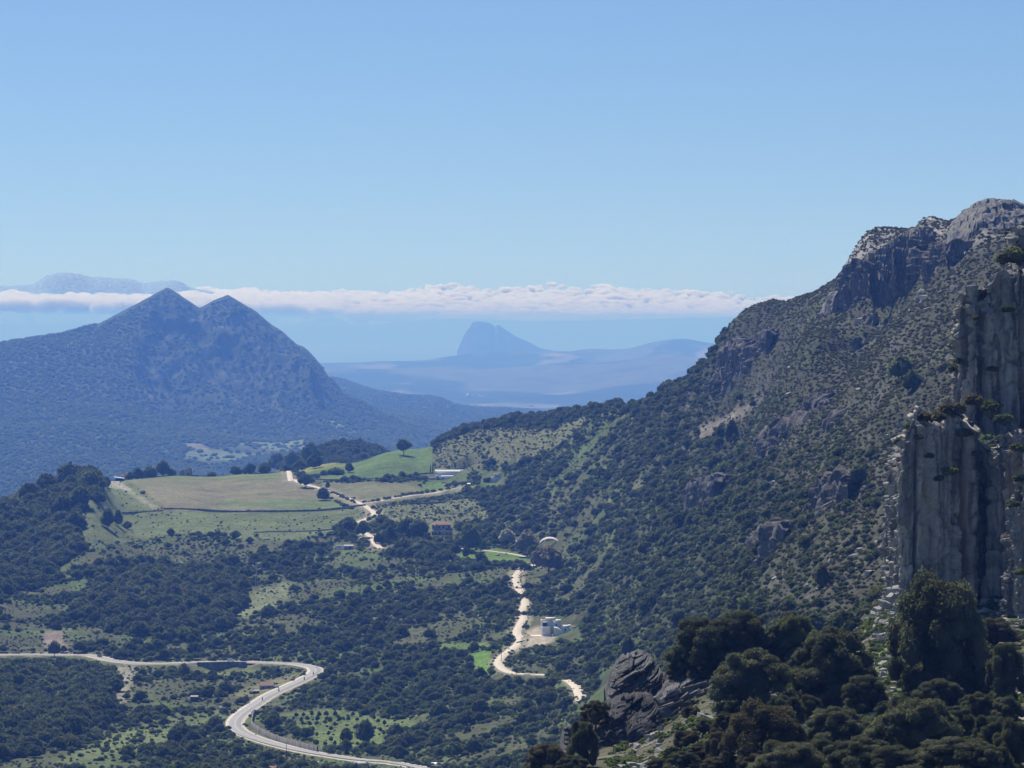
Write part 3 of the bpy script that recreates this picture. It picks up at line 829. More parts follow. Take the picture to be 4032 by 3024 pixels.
def foliage_geo(lobes, leaves, size, r, core=0.86, sub=ICO2, up=0.25, hang=0.0, spread=0.55):
    """a crown: dark inner lobes covered by many small leaf clumps"""
    g = Geo()
    lobes = np.asarray(lobes, float)                     # x y z rx rz
    for k, (x, y, z, rx, rz) in enumerate(lobes):
        v, f = sub
        d = 1 + 0.22 * noise(v[:, 0] * 2.3 + 7 * k, v[:, 1] * 2.3, v[:, 2] * 2.3, s=200 + k) + 0.12 * noise(v[:, 0] * 5 + 7 * k, v[:, 1] * 5, v[:, 2] * 5, s=230)
        g.add(v * d[:, None] * np.array((rx, rx, rz)) * core + np.array((x, y, z)), f)
    area = lobes[:, 3] * (lobes[:, 3] + lobes[:, 4])
    cnt = (leaves * area / area.sum()).astype(int) + 1
    P_, N_ = [], []
    for (x, y, z, rx, rz), c in zip(lobes, cnt):
        d = r.normal(size=(c, 3)); d /= np.linalg.norm(d, axis=1)[:, None]
        d[:, 2] = np.where(d[:, 2] < -0.55, -d[:, 2] * 0.6, d[:, 2]); d /= np.linalg.norm(d, axis=1)[:, None]
        bump = 1 + 0.16 * noise(d[:, 0] * 3 + x, d[:, 1] * 3 + y, d[:, 2] * 3 + z, s=240)
        rad = (0.80 + 0.28 * r.random(c) ** 0.7) * bump
        p = np.array((x, y, z)) + d * rad[:, None] * np.array((rx, rx, rz))
        P_.append(p); N_.append(d)
    p = np.concatenate(P_); nrm = np.concatenate(N_)
    # drop clumps buried inside other lobes
    keep = np.ones(len(p), bool)
    for (x, y, z, rx, rz) in lobes:
        q = (p - np.array((x, y, z))) / np.array((rx, rx, rz))
        keep &= (q ** 2).sum(1) > 0.55
    p = p[keep]; nrm = nrm[keep]
    nrm = nrm + r.normal(size=nrm.shape) * spread + np.array((0, 0, up)); nrm /= np.linalg.norm(nrm, axis=1)[:, None]
    t = np.cross(nrm, r.normal(size=nrm.shape)); t /= np.linalg.norm(t, axis=1)[:, None] + 1e-9
    b = np.cross(nrm, t)
    s = size * (0.6 + 0.8 * r.random(len(p)))[:, None]
    w = s * (0.45 + 0.4 * r.random(len(p)))[:, None]
    drop = np.array((0, 0, -hang)) * s
    k = s * 0.25 * nrm
    v = np.stack([p - t * s - k + drop, p - b * w + k * r.random((len(p), 1)), p + t * s - k, p + b * w + k], 1).reshape(-1, 3)
    i = np.arange(len(p))[:, None] * 4
    g.add(v, i + np.array([[0, 1, 2, 3]]))
    return g


def crown_lobes(r, n, R, H, base, flat=1.0):
    """lobes for a crown of radius R and height H standing on 'base'"""
    L = [(0, 0, base + H * 0.5, R * 0.62, H * 0.46)]
    for k in range(n):
        a = k * 2.39996 + r.random() * 0.7
        q = math.sqrt((k + 0.5) / n)
        zz = base + H * (0.34 + 0.42 * (1 - q) + 0.16 * (r.random() - 0.3))
        rr = R * (0.34 + 0.16 * r.random())
        L.append((math.cos(a) * R * 0.66 * q, math.sin(a) * R * 0.66 * q, zz, rr, rr * (0.75 + 0.3 * r.random()) * flat))
    return L


def fore_lobes(r, H):
    """an old holm oak: many uneven billows, wide at the shoulders and reaching low on one side"""
    L = [(0, 0, H * 0.5, 0.55, H * 0.36)]
    n = 46
    for k in range(n):
        a = k * 2.39996 + r.random()
        q = math.sqrt((k + 0.5) / n)
        zz = H * (0.24 + 0.62 * (1 - q ** 3.4) + 0.16 * (r.random() - 0.5))
        rr = 0.15 + 0.13 * r.random()
        ra = 0.92 * q ** 0.9 * (0.82 + 0.34 * r.random())
        L.append((math.cos(a) * ra, math.sin(a) * ra, zz, rr, rr * (0.65 + 0.3 * r.random())))
    for k in range(8):
        a = r.random() * 6.28
        L.append((math.cos(a) * 0.66, math.sin(a) * 0.66, H * (0.10 + 0.1 * r.random()), 0.16 + 0.1 * r.random(), 0.16))
    return L


def foliage_mat(name, ramp, var=0.35, stand=0.0):
    m, nt, b = new_mat(name)
    N, L = nt.nodes, nt.links
    oi = N.new('ShaderNodeObjectInfo')
    cr = N.new('ShaderNodeValToRGB'); cr.color_ramp.interpolation = 'LINEAR'
    el = cr.color_ramp.elements
    while len(el) < len(ramp):
        el.new(0.5)
    for e, (p_, c_) in zip(el, ramp):
        e.position = p_; e.color = c_ + (1,)
    L.new(oi.outputs['Random'], cr.inputs[0])
    tc = N.new('ShaderNodeTexCoord')
    nz = N.new('ShaderNodeTexNoise'); nz.inputs['Scale'].default_value = 0.9; nz.inputs['Detail'].default_value = 3
    L.new(tc.outputs['Object'], nz.inputs['Vector'])
    mr = N.new('ShaderNodeMapRange'); mr.inputs[1].default_value = 0.3; mr.inputs[2].default_value = 0.7; mr.inputs[3].default_value = 1 - var; mr.inputs[4].default_value = 1 + var
    L.new(nz.outputs['Fac'], mr.inputs[0])
    geo = N.new('ShaderNodeNewGeometry'); nb = N.new('ShaderNodeTexNoise'); nb.inputs['Scale'].default_value = 1 / 38.0; nb.inputs['Detail'].default_value = 3   # stands of different plants
    L.new(geo.outputs['Position'], nb.inputs['Vector'])
    mb = N.new('ShaderNodeMapRange'); mb.inputs[1].default_value = 0.42; mb.inputs[2].default_value = 0.66; mb.inputs[4].default_value = stand
    L.new(nb.outputs['Fac'], mb.inputs[0])
    mxs = N.new('ShaderNodeMix'); mxs.data_type = 'RGBA'; L.new(mb.outputs[0], mxs.inputs[0]); L.new(cr.outputs[0], mxs.inputs[6]); mxs.inputs[7].default_value = (0.145, 0.175, 0.075, 1)
    cr = mxs
    vm = N.new('ShaderNodeVectorMath'); vm.operation = 'SCALE'
    L.new(cr.outputs[2], vm.inputs[0]); L.new(mr.outputs[0], vm.inputs['Scale'])
    L.new(vm.outputs[0], b.inputs['Base Color'])
    b.inputs['Roughness'].default_value = 0.75; b.inputs['Specular IOR Level'].default_value = 0.12
    tr = N.new('ShaderNodeBsdfTranslucent'); ms = N.new('ShaderNodeMixShader'); ms.inputs[0].default_value = 0.55
    vm2 = N.new('ShaderNodeVectorMath'); vm2.operation = 'MULTIPLY'; vm2.inputs[1].default_value = (1.15, 1.25, 0.75)
    L.new(vm.outputs[0], vm2.inputs[0]); L.new(vm2.outputs[0], tr.inputs[0])
    out = N['Material Output']
    L.new(b.outputs[0], ms.inputs[1]); L.new(tr.outputs[0], ms.inputs[2]); L.new(ms.outputs[0], out.inputs[0])
    return m


M_OAK = foliage_mat('oak_leaves', [(0.0, (0.064, 0.078, 0.038)), (0.35, (0.090, 0.105, 0.050)), (0.65, (0.112, 0.122, 0.060)), (0.85, (0.125, 0.125, 0.076)), (0.95, (0.130, 0.160, 0.058)), (1.0, (0.14, 0.18, 0.055))], stand=0.45)
M_SHRUB = foliage_mat('scrub_leaves', [(0.0, (0.075, 0.090, 0.046)), (0.4, (0.105, 0.118, 0.060)), (0.65, (0.128, 0.145, 0.070)), (0.8, (0.132, 0.132, 0.088)), (0.92, (0.14, 0.18, 0.065)), (1.0, (0.15, 0.20, 0.06))], stand=0.75)
M_FARWOOD = foliage_mat('far_wood_leaves', [(0.0, (0.12, 0.14, 0.075)), (0.6, (0.17, 0.19, 0.10)), (1.0, (0.20, 0.225, 0.11))])
M_TUFT = foliage_mat('dry_scrub_leaves', [(0.0, (0.070, 0.068, 0.042)), (0.4, (0.096, 0.090, 0.056)), (0.7, (0.116, 0.104, 0.068)), (1.0, (0.115, 0.12, 0.056))])
M_FORE = foliage_mat('holm_oak_leaves', [(0.0, (0.100, 0.106, 0.068)), (0.5, (0.120, 0.124, 0.082)), (1.0, (0.135, 0.138, 0.094))], var=0.4)
M_FBROWN = foliage_mat('brownish_leaves', [(0.0, (0.105, 0.090, 0.058)), (1.0, (0.130, 0.112, 0.072))], var=0.35)
M_BARE = foliage_mat('bare_twigs', [(0.0, (0.20, 0.165, 0.14)), (1.0, (0.26, 0.22, 0.19))], var=0.3)
M_BLOSSOM = foliage_mat('pale_blossom', [(0.0, (0.42, 0.40, 0.39)), (1.0, (0.5, 0.48, 0.45))], var=0.25)
M_BRIGHT = foliage_mat('spring_leaves', [(0.0, (0.12, 0.18, 0.05)), (1.0, (0.15, 0.21, 0.06))], var=0.35)
M_DARK = foliage_mat('cypress_leaves', [(0.0, (0.030, 0.046, 0.024)), (1.0, (0.038, 0.052, 0.026))], var=0.3)
M_BARK = plain('bark', (0.085, 0.068, 0.055), rough=0.95, var=0.35, scale=4)

OAK, SHR, TUF, FOR = [], [], [], []
for k in range(6):
    r = np.random.default_rng(100 + k)
    OAK.append(foliage_geo(crown_lobes(r, 8 + k % 3, 1.0, 1.25 + 0.2 * (k % 2), 0.12), 520, 0.12, r, sub=ICO2).mesh('oak_crown'))
    L_ = crown_lobes(r, 5 + k % 3, 1.0, 0.95 + 0.15 * (k % 3), -0.12)
    SHR.append(foliage_geo(L_, 300, 0.14, r, sub=ICO1 if k % 2 else ICO2).mesh('shrub_crown'))
    L_ = crown_lobes(r, 4, 1.0, 0.8, -0.15)
    TUF.append(foliage_geo(L_, 90, 0.22, r, sub=ICO1).mesh('tuft_crown'))
for k in range(6):
    r = np.random.default_rng(300 + k)
    FOR.append(foliage_geo(fore_lobes(r, 1.45 + 0.15 * (k % 3)), 21000, 0.023, r, core=0.80, sub=ICO2, hang=0.0, spread=0.8, up=0.7).mesh('holm_oak_crown'))
for m_, L_ in ((M_OAK, OAK), (M_SHRUB, SHR), (M_TUFT, TUF), (M_FORE, FOR)):
    for me in L_:
        me.materials.append(m_)


def trunk_mesh(r, h, rad, limbs=3, lean=0.1, spread=0.5):
    g = Geo()
    top = np.array((lean * h * (r.random() - 0.5), lean * h * (r.random() - 0.5), h))
    mid = top * 0.5 + np.array((0.05 * h, -0.03 * h, 0)) * (r.random() - 0.5)
    g.tube([(0, 0, -0.15 * h), mid * 0.4, mid, top], [rad * 1.3, rad, rad * 0.85, rad * 0.6], 7)
    for k in range(limbs):
        a = k * 2 * math.pi / limbs + r.random()
        d = np.array((math.cos(a), math.sin(a), 0.0)) * spread * h
        st = mid + (top - mid) * (0.3 + 0.5 * r.random())
        g.tube([st, st + d * 0.5 + np.array((0, 0, 0.25 * h)), st + d + np.array((0, 0, 0.65 * h))], [rad * 0.5, rad * 0.38, rad * 0.15], 5)
    return g.mesh('trunk', True)


TRK = [trunk_mesh(np.random.default_rng(400 + k), 0.55, 0.055) for k in range(4)]
FTRK = [trunk_mesh(np.random.default_rng(420 + k), 0.8, 0.06, 4, 0.25, 0.55) for k in range(4)]
for me in TRK + FTRK:
    me.materials.append(M_BARK)

# ------------------------------------------------------------------ plants: where they stand
CLEARY = np.zeros((757, 1009))          # for parts of the view that stay open (roads, houses): how far away they are


def keep_clear(u, v, Y, r=10):
    a, b = int(u / 4), int(v / 4)
    k = max(1, int(r / 4))
    s = CLEARY[max(0, b - k):b + k + 1, max(0, a - k):a + k + 1]
    if s.size:
        np.maximum(s, Y, out=s)


def clear_line(pix, r=8):
    pix = np.asarray(pix, float)
    for (a, b), (c, d) in zip(pix[:-1], pix[1:]):
        n = max(2, int(math.hypot(c - a, d - b) / 6))
        for t in np.linspace(0, 1, n):
            u, v = a + (c - a) * t, b + (d - b) * t
            keep_clear(u, v, hit(u, v)[1], r)


def clear_box(u0, v0, u1, v1, Y):
    s = CLEARY[int(v0 / 4):int(v1 / 4) + 1, int(u0 / 4):int(u1 / 4) + 1]
    np.maximum(s, Y, out=s)


VIS_ROAD = [(0, 2581), (150, 2577), (260, 2578), (350, 2581), (400, 2590), (450, 2604), (620, 2612), (760, 2609), (1090, 2609)], [(1130, 2612), (1170, 2618), (1215, 2626)], [(1232, 2655), (1200, 2672), (1130, 2706), (1060, 2742)], [(1030, 2760), (1000, 2778), (960, 2805), (928, 2838), (930, 2865), (965, 2890), (1030, 2915), (1110, 2938), (1200, 2958), (1260, 2970)], [(1300, 2974), (1360, 2984), (1410, 2990)], [(1450, 2996), (1500, 3002), (1560, 3010)]
for q in VIS_ROAD:
    clear_line(q, 11)
for q in ([(1133, 1855), (1158, 1888), (1180, 1900)], [(1218, 1908), (1250, 1918)], [(1310, 1940), (1425, 1985), (1450, 2000), (1468, 2015), (1470, 2030), (1445, 2042)], [(1445, 2042), (1405, 2058), (1395, 2075)], [(1420, 2090), (1450, 2104)], [(1465, 2118), (1478, 2140)],
          [(1425, 1985), (1500, 1970), (1580, 1957), (1660, 1947), (1740, 1935), (1800, 1922)]):
    clear_line(q, 9)
for q in ([(2028, 2303), (2050, 2318)], [(2068, 2362), (2055, 2388)], [(2060, 2425), (2045, 2448), (2032, 2478), (2045, 2505), (2048, 2520), (2030, 2545)], [(1975, 2588), (1958, 2610), (1975, 2632), (2000, 2645)], [(2066, 2653), (2130, 2656)], [(2230, 2680), (2258, 2700), (2278, 2730)], [(2000, 2180), (2060, 2190), (2100, 2200), (2112, 2212)]):
    clear_line(q, 9)
clear_line([(655, 2006), (904, 2017), (1300, 2010)], 4)
clear_line([(770, 2622), (1000, 2626)], 12)                                  # wall under the road
clear_line([(990, 2830), (1000, 2860), (1060, 2895), (1150, 2920), (1240, 2938)], 12)   # wall inside the bend
clear_box(1690, 1846, 1832, 1893, 3050); clear_box(1900, 1856, 1980, 1905, 2950)
clear_box(1697, 2050, 1787, 2106, 2520); clear_box(2085, 2430, 2272, 2508, 2000); clear_box(2085, 2500, 2180, 2535, 1990); clear_box(1315, 2142, 1395, 2166, 2530)
clear_box(440, 1850, 512, 1890, 3100); clear_box(700, 1828, 775, 1872, 3200)
clear_box(998, 2215, 1022, 2320, 2260); clear_box(1020, 2685, 1090, 2715, 1790); clear_box(3395, 2220, 3468, 2290, 940)
clear_line([(2350, 2735), (2400, 2640), (2500, 2590)], 20)
clear_box(2120, 2105, 2210, 2150, 2330)
for fk in ('meadow', 'meadow_low', 'bright', 'hill_green', 'olive', 'brown'):
    pm = np.array(FIELDS[fk]); c0 = pm.mean(0)
    pm = c0 + (pm - c0) * 0.93
    uu, vv = np.meshgrid(np.arange(pm[:, 0].min(), pm[:, 0].max(), 4), np.arange(pm[:, 1].min(), pm[:, 1].max(), 4))
    ins = poly_mask(pm, uu, vv)
    for a, b in zip(uu[ins], vv[ins]):
        keep_clear(a, b, 2600 if fk.startswith(('brown', 'hill', 'olive', 'bright')) else 1500, 2)

SCAT = [(FIELDS[k], d, s) for k, d, s in (
    ('brown', 0.0, 1), ('left_green', 0.01, 0.5), ('lower_green', 0.07, 0.45), ('hill_green', 0.0, 1), ('olive', 0.0, 1), ('bright', 0, 1), ('scrubby', 0.22, 0.55), ('meadow', 0, 1), ('meadow_low', 0.02, 0.5), ('meadow_left', 0.05, 0.5),
    ('orchard', 0.05, 0.5), ('band', 0.3, 0.7), ('pylon_glade', 0.06, 0.5), ('wall_glade', 0.2, 0.5), ('house_glade', 0.1, 0.5), ('ridge_grass', 0.62, 0.65), ('back_grass', 0.5, 0.55), ('scar', 0.0, 1), ('scar_small', 0.05, 0.4), ('clay', 0.0, 1), ('yard', 0.0, 1), ('scree_left', 0.25, 0.5))]
# belts with their own character: polygon, share kept, size factor, share of trees
BELTS = [
    ([(-400, 1900), (330, 1830), (440, 1880), (330, 2000), (290, 2180), (130, 2330), (-400, 2400)], 1.0, 1.35, 0.75),        # wooded knoll
    ([(300, 2140), (860, 2110), (1100, 2135), (1320, 2120), (1340, 2200), (1000, 2230), (560, 2230), (330, 2210)], 0.30, 0.7, 0.15),
    ([(380, 2230), (980, 2230), (960, 2460), (700, 2560), (300, 2440)], 0.95, 1.35, 0.6),                                      # dark wood in the middle
    ([(-400, 2620), (460, 2640), (450, 2800), (330, 2880), (60, 2990), (-400, 3100)], 1.0, 1.35, 0.7),                         # dark wood at the bottom left
    ([(1690, 1700), (1850, 1640), (2000, 1610), (2290, 1570), (2300, 1640), (2000, 1690), (1720, 1760)], 1.0, 1.1, 0.7),       # trees on the skyline
    ([(2900, 1240), (3330, 1030), (4100, 850), (4100, 1500), (3560, 1720), (3300, 1640), (3050, 1540), (2850, 1560)], 0.60, 0.40, 0.0),    # thin high slope
    ([(3050, 1540), (3300, 1640), (3560, 1720), (3560, 2000), (3100, 1900), (2850, 1700)], 0.85, 0.62, 0.12),
    ([(3050, 2100), (3500, 2000), (3520, 2400), (3300, 2500), (2950, 2330)], 0.9, 0.62, 0.1),
    ([(1000, 2150), (1700, 2150), (1780, 2400), (1400, 2520), (1000, 2480)], 0.85, 0.95, 0.3),
]


def scatter(cell, ymin, ymax, seed):
    r = np.random.default_rng(seed)
    xs = np.arange(-0.19 * ymax, 0.19 * ymax, cell); ys = np.arange(ymin, ymax, cell)
    X, Y = np.meshgrid(xs, ys)
    X = (X + (r.random(X.shape) - 0.5) * cell * 1.1).ravel(); Y = (Y + (r.random(Y.shape) - 0.5) * cell * 1.1).ravel()
    k = (np.abs(X / Y) < 0.185)
    X, Y = X[k], Y[k]
    Z = ground(X, Y)
    u, v = proj(X, Y, Z)
    k = (u > -350) & (u < 4350) & (v < 3200) & ~((Y < 1250) & (u < 2250) & (v > 3060))
    return X[k], Y[k], Z[k], u[k], v[k], r


def free(u, v, Y, w, h):
    """is the plant clear of the open parts of the view?"""
    ok = np.ones(len(u), bool)
    for fx in (-0.8, 0, 0.8):
        for fy in (0.05, -0.3, -0.65, -1.0):
            a = np.clip(((u + fx * w) / 4).astype(int), 0, 1008); b = np.clip(((v + fy * h) / 4).astype(int), 0, 756)
            ok &= ~(CLEARY[b, a] > Y - 4)
    return ok


X, Y, Z, u, v, r = scatter(3.9, 620, 4020, 11)
k = (Y < 3350) | ((u > 1080) & (u < 1660) & (v < 1850) & (Y > 3600))
X, Y, Z, u, v = X[k], Y[k], Z[k], u[k], v[k]
n_ = len(X)
dens = np.full(n_, 0.82); size = np.ones(n_); tre = np.full(n_, 0.25)
hsl = sstep(2700, 3300, u + (1900 - v) * 0.6) * (Y < 2200)
dens = dens * (1 - 0.2 * hsl); size = size * (1 - 0.30 * hsl)
ju = 26 * fbm(X / 25, Y / 25, oct=3, s=171); jv = 12 * fbm(X / 25, Y / 25, oct=3, s=175)
for poly, d, s, t in BELTS:
    k = poly_mask(poly, u + 2 * ju, v + 2 * jv); dens[k] = d; size[k] = s; tre[k] = t
k = (u > 2950) & (v < 1530) & (Y > 1250)
dens[k] = 0.5; size[k] = 0.36; tre[k] = 0.0
dens[Y > 3550] = 0.95; size[Y > 3550] = 1.15
cl = fbm(X / 45, Y / 45, oct=3, s=130)
slope_ = sstep(2250, 2600, u)
dens = np.maximum(dens, 0.93 * slope_ * (v > 1750))
dens = np.clip(dens + np.where(dens > 0.9, 0.5, 1.25) * (1 - 0.75 * slope_) * np.minimum(cl + 0.08, 0.0) * 2.0, 0.0, 1)
for poly, d, s in SCAT:
    k = poly_mask(poly, u + ju, v + jv); k &= Y < 3500; dens[k] = d * (1 + 0.8 * cl[k]); size[k] = s; tre[k] = 0.03
dens[(np.abs(X / Y) > 0.165)] *= 0.7
keep = r.random(n_) < dens
X, Y, Z, u, v, size, tre = X[keep], Y[keep], Z[keep], u[keep], v[keep], size[keep], tre[keep]
is_tree = r.random(len(X)) < tre * 0.55
rad = np.where(is_tree, 2.4 + 2.6 * r.random(len(X)) ** 2, 0.9 + 2.0 * r.random(len(X)) ** 1.8) * size * (1 + 0.25 * fbm(X / 60, Y / 60, oct=2, s=133))
hgt = rad * np.where(is_tree, 1.35, 1.0)
ok = free(u, v, Y, rad * FPX / Y, hgt * FPX / Y) & off_road(X, Y)
X, Y, Z, u, v, is_tree, rad, hgt = (q[ok] for q in (X, Y, Z, u, v, is_tree, rad, hgt))
PLX, PLY, PLZ, PLU, PLV, PLT, PLR, PLH = X, Y, Z, u, v, is_tree, rad, hgt
# plants standing in the open beside the road, orchards and hedges are added by hand further down


def instancer(name, pts, scl, rot, idx, protos, mat=None, **props):
    """one mass of plants or stones: points that each carry a copy of one of the shapes"""
    me = bpy.data.meshes.new(name)
    me.vertices.add(len(pts)); me.vertices.foreach_set('co', np.asarray(pts, np.float32).ravel())
    for nm, ty, ar in (('sc', 'FLOAT', scl), ('rz', 'FLOAT', rot), ('ix', 'INT', idx)):
        at = me.attributes.new(nm, ty, 'POINT')
        at.data.foreach_set('value', np.asarray(ar, np.float32 if ty == 'FLOAT' else np.int32))
    o = add_obj(name, me, mat, **props)
    ng = bpy.data.node_groups.new(name, 'GeometryNodeTree')
    ng.interface.new_socket('Geometry', in_out='INPUT', socket_type='NodeSocketGeometry')
    ng.interface.new_socket('Geometry', in_out='OUTPUT', socket_type='NodeSocketGeometry')
    N, L = ng.nodes, ng.links
    gi, go = N.new('NodeGroupInput'), N.new('NodeGroupOutput')
    iop = N.new('GeometryNodeInstanceOnPoints'); jn = N.new('GeometryNodeJoinGeometry')
    for p in protos:
        oi = N.new('GeometryNodeObjectInfo'); oi.inputs['Object'].default_value = p; oi.inputs['As Instance'].default_value = True
        oi.transform_space = 'ORIGINAL'
        L.new(oi.outputs['Geometry'], jn.inputs[0])
    L.new(jn.outputs[0], iop.inputs['Instance']); iop.inputs['Pick Instance'].default_value = True
    L.new(gi.outputs[0], iop.inputs['Points'])

    def attr(nm, ty):
        a = N.new('GeometryNodeInputNamedAttribute'); a.data_type = ty; a.inputs['Name'].default_value = nm
        return a.outputs['Attribute']
    L.new(attr('ix', 'INT'), iop.inputs['Instance Index'])
    cx = N.new('ShaderNodeCombineXYZ'); L.new(attr('rz', 'FLOAT'), cx.inputs[2]); L.new(cx.outputs[0], iop.inputs['Rotation'])
    L.new(attr('sc', 'FLOAT'), iop.inputs['Scale'])
    last = iop.outputs[0]
    if mat is not None:
        sm = N.new('GeometryNodeSetMaterial'); sm.inputs['Material'].default_value = mat
        L.new(last, sm.inputs['Geometry']); last = sm.outputs[0]
    L.new(last, go.inputs[0])
    md = o.modifiers.new('copies', 'NODES'); md.node_group = ng
    return o


LANDMARKS = [('the hairpin bend', 960, 2860), ('the lower road', 550, 2610), ('the lower road', 160, 2577), ('the white car on the road', 918, 2603), ('the lattice pylon', 1010, 2300), ('the white walled house', 2160, 2450), ('the two-storey villa', 1740, 2080),
             ('the long white barn', 1765, 1875), ('the gabled farmhouse', 1945, 1885), ('the white camper', 1335, 2155), ('the wooded knoll', 200, 1960), ('the big brown field', 850, 1950), ('the bright green hill', 1500, 1830), ('the fenced meadow', 1970, 2195),
             ('the green meadow by the bend', 1905, 2610), ('the tilted rock outcrop', 2480, 2740), ('the gravel scar', 2870, 1650), ('the flat-topped boulder', 3430, 2250), ('the grey cliff', 3560, 1950), ('the skyline ridge', 2050, 1640), ('the dark lower crag', 2860, 1430),
             ('the track junction', 1425, 1985), ('the road on the right', 1150, 2690), ('the young orchard', 1400, 2870), ('the wall under the road', 880, 2625), ('the big holm oak', 3706, 2473), ('the cliff band under the crest', 3500, 1100), ('the track bend below the house', 1975, 2620), ('the grey shed', 1370, 2150), ('the broad rounded holm oak', 2955, 2665), ('the big brownish holm oak', 3020, 2880), ('the wide low holm oak', 3610, 2845), ('the stony grass gap', 3500, 2600), ('the rock ledge', 2680, 2720), ('the rock wall at the edge', 4010, 2720), ('the dark rock face', 2480, 2930), ('the foot of the cliff', 3930, 2400), ('the low oak row at the bottom', 3350, 3000)]


def where(u, v):
    best = min(LANDMARKS, key=lambda q: math.hypot(u - q[1], (v - q[2]) * 1.2))
    du, dv = u - best[1], v - best[2]
    d = math.hypot(du, dv)
    far = 'just ' if d < 90 else ('' if d < 260 else 'well ')
    if abs(du) > 1.6 * abs(dv):
        rel = 'to the right of' if du > 0 else 'to the left of'
    elif abs(dv) > 1.6 * abs(du):
        rel = 'below' if dv > 0 else 'above'
    else:
        rel = ('below' if dv > 0 else 'above') + (' and right of' if du > 0 else ' and left of')
    return far + rel + ' ' + best[0]


def visible(u, v, Y, h):
    if not (-20 < u < 4050 and -20 < v - h < 3020):
        return False
    return hit(float(np.clip(u, 2, 4030)), float(v - 0.6 * h))[1] > Y - 40


def choose(sel, n):
    """the n plants that show largest in the picture"""
    idx = np.nonzero(sel)[0]
    px = PLR[idx] / PLY[idx]
    order = idx[np.argsort(-px)]
    out = []
    for i in order:
        if visible(PLU[i], PLV[i], PLY[i], PLH[i] * FPX / PLY[i]):
            out.append(i)
            if len(out) == n:
                break
    return np.array(out)


TREE_I = choose(PLT, 225)
SHRUB_I = choose(~PLT, 290)
SIZEW = ['small', 'middling', 'large']
CROWN_OBJ, SHRUB_OBJ = [], []


def plant_tree(x, y, z, R, rz, k, label, group, crown=None, trunk=None, name='oak_tree', cat='tree', lift=0.0, sz=1.0, mat=None):
    t = empty(name, (x, y, z - 0.1 * R), label, cat, group, rz)
    t.scale = (R, R, R * sz)
    c = add_obj('crown', crown if crown is not None else OAK[k % 6], None, t, (0, 0, lift))
    if mat is not None:
        c.material_slots[0].link = 'OBJECT'; c.material_slots[0].material = mat
    add_obj('trunk', trunk if trunk is not None else TRK[k % 4], None, t)
    return t, c


for n, i in enumerate(TREE_I):
    sw = SIZEW[int(np.searchsorted([3.3, 4.6], PLR[i]))]
    shp = ('rounded', 'broad', 'uneven', 'dense', 'lumpy', 'spreading')[n % 6]
    t, c = plant_tree(PLX[i], PLY[i], PLZ[i], PLR[i], n * 1.7, n, f'{sw} {shp} dark green oak {where(PLU[i], PLV[i])}', 'oaks scattered over the valley and slopes')
    if n < 6:
        CROWN_OBJ.append(c)
for n, i in enumerate(SHRUB_I):
    o = add_obj('shrub', SHR[n % 6], None, None, (PLX[i], PLY[i], PLZ[i]))
    o.rotation_euler = (0, 0, n * 1.3); o.scale = (PLR[i],) * 3
    sw = ('low', 'rounded', 'bushy', 'spreading')[n % 4]
    o['label'] = f'{sw} green shrub {where(PLU[i], PLV[i])}'; o['category'] = 'shrub'; o['group'] = 'shrubs scattered over the valley and slopes'
    if n < 6:
        SHRUB_OBJ.append(o)
rest = np.ones(len(PLX), bool); rest[TREE_I] = False; rest[SHRUB_I] = False
rt, rs = rest & PLT, rest & ~PLT
q = rng.random(len(PLX))
instancer('woodland', np.stack([PLX, PLY, PLZ - 0.1 * PLR], 1)[rt], PLR[rt], q[rt] * 6.28, (q[rt] * 997).astype(int) % 6, CROWN_OBJ, M_OAK, kind='stuff')
instancer('scrub', np.stack([PLX, PLY, PLZ], 1)[rs], PLR[rs], q[rs] * 6.28, (q[rs] * 997).astype(int) % 6, SHRUB_OBJ, M_SHRUB, kind='stuff')
print('plants', len(PLX), PLT.sum())

# far wood on the slopes of the twin-peak mountain
def far_scatter(cell, y0, y1, seed, right=0.03):
    r = np.random.default_rng(seed)
    xs = np.arange(-0.175 * y1, right * y1, cell); ys = np.arange(y0, y1, cell)
    X, Y = np.meshgrid(xs, ys)
    X = (X + (r.random(X.shape) - 0.5) * cell).ravel(); Y = (Y + (r.random(Y.shape) - 0.5) * cell).ravel()
    k = np.abs(X / Y) < 0.175
    X, Y = X[k], Y[k]
    Z = bil(KZ, np.interp(np.log(Y), KLY, np.arange(len(KLY))), (X / Y - KT[0]) / (KT[1] - KT[0]))
    u, v = proj(X, Y, Z)
    k = (u > -200) & (u < 2300) & (v < 2000) & (r.random(len(X)) < 0.95 - 0.45 * soft_poly(peak_face, u, v, 25))
    nn = fbm(X / 186, Y / 186, oct=4, s=75)
    crv = np.array([q[:2] for q in M_PEAK[:[q[0] for q in M_PEAK].index(1450) + 1]], float)
    k &= (v > np.interp(u, crv[:, 0], crv[:, 1]) + 15) | (u < 380) | (u > 1300)
    k &= ~(poly_mask([(690, 1800), (1000, 1740), (1200, 1735), (1210, 1780), (1000, 1800), (850, 1830)], u, v + 25 * nn) & (r.random(len(X)) < 0.85))
    k &= ~(poly_mask([(1150, 1600), (1420, 1690), (1500, 1760), (1300, 1720), (1180, 1650)], u, v) & (r.random(len(X)) < 0.6) & (nn > -0.05))
    k &= ~poly_mask([(715, 1745), (790, 1745), (830, 1775), (760, 1770)], u, v)
    return X[k], Y[k], Z[k], r
X, Y, Z, r = far_scatter(15.0, 6000, 11500, 77)
X2, Y2, Z2, r2 = far_scatter(24.0, 11500, 15500, 78, 0.06)
k2 = X2 > -0.06 * Y2
X, Y, Z = np.concatenate([X, X2[k2]]), np.concatenate([Y, Y2[k2]]), np.concatenate([Z, Z2[k2]])
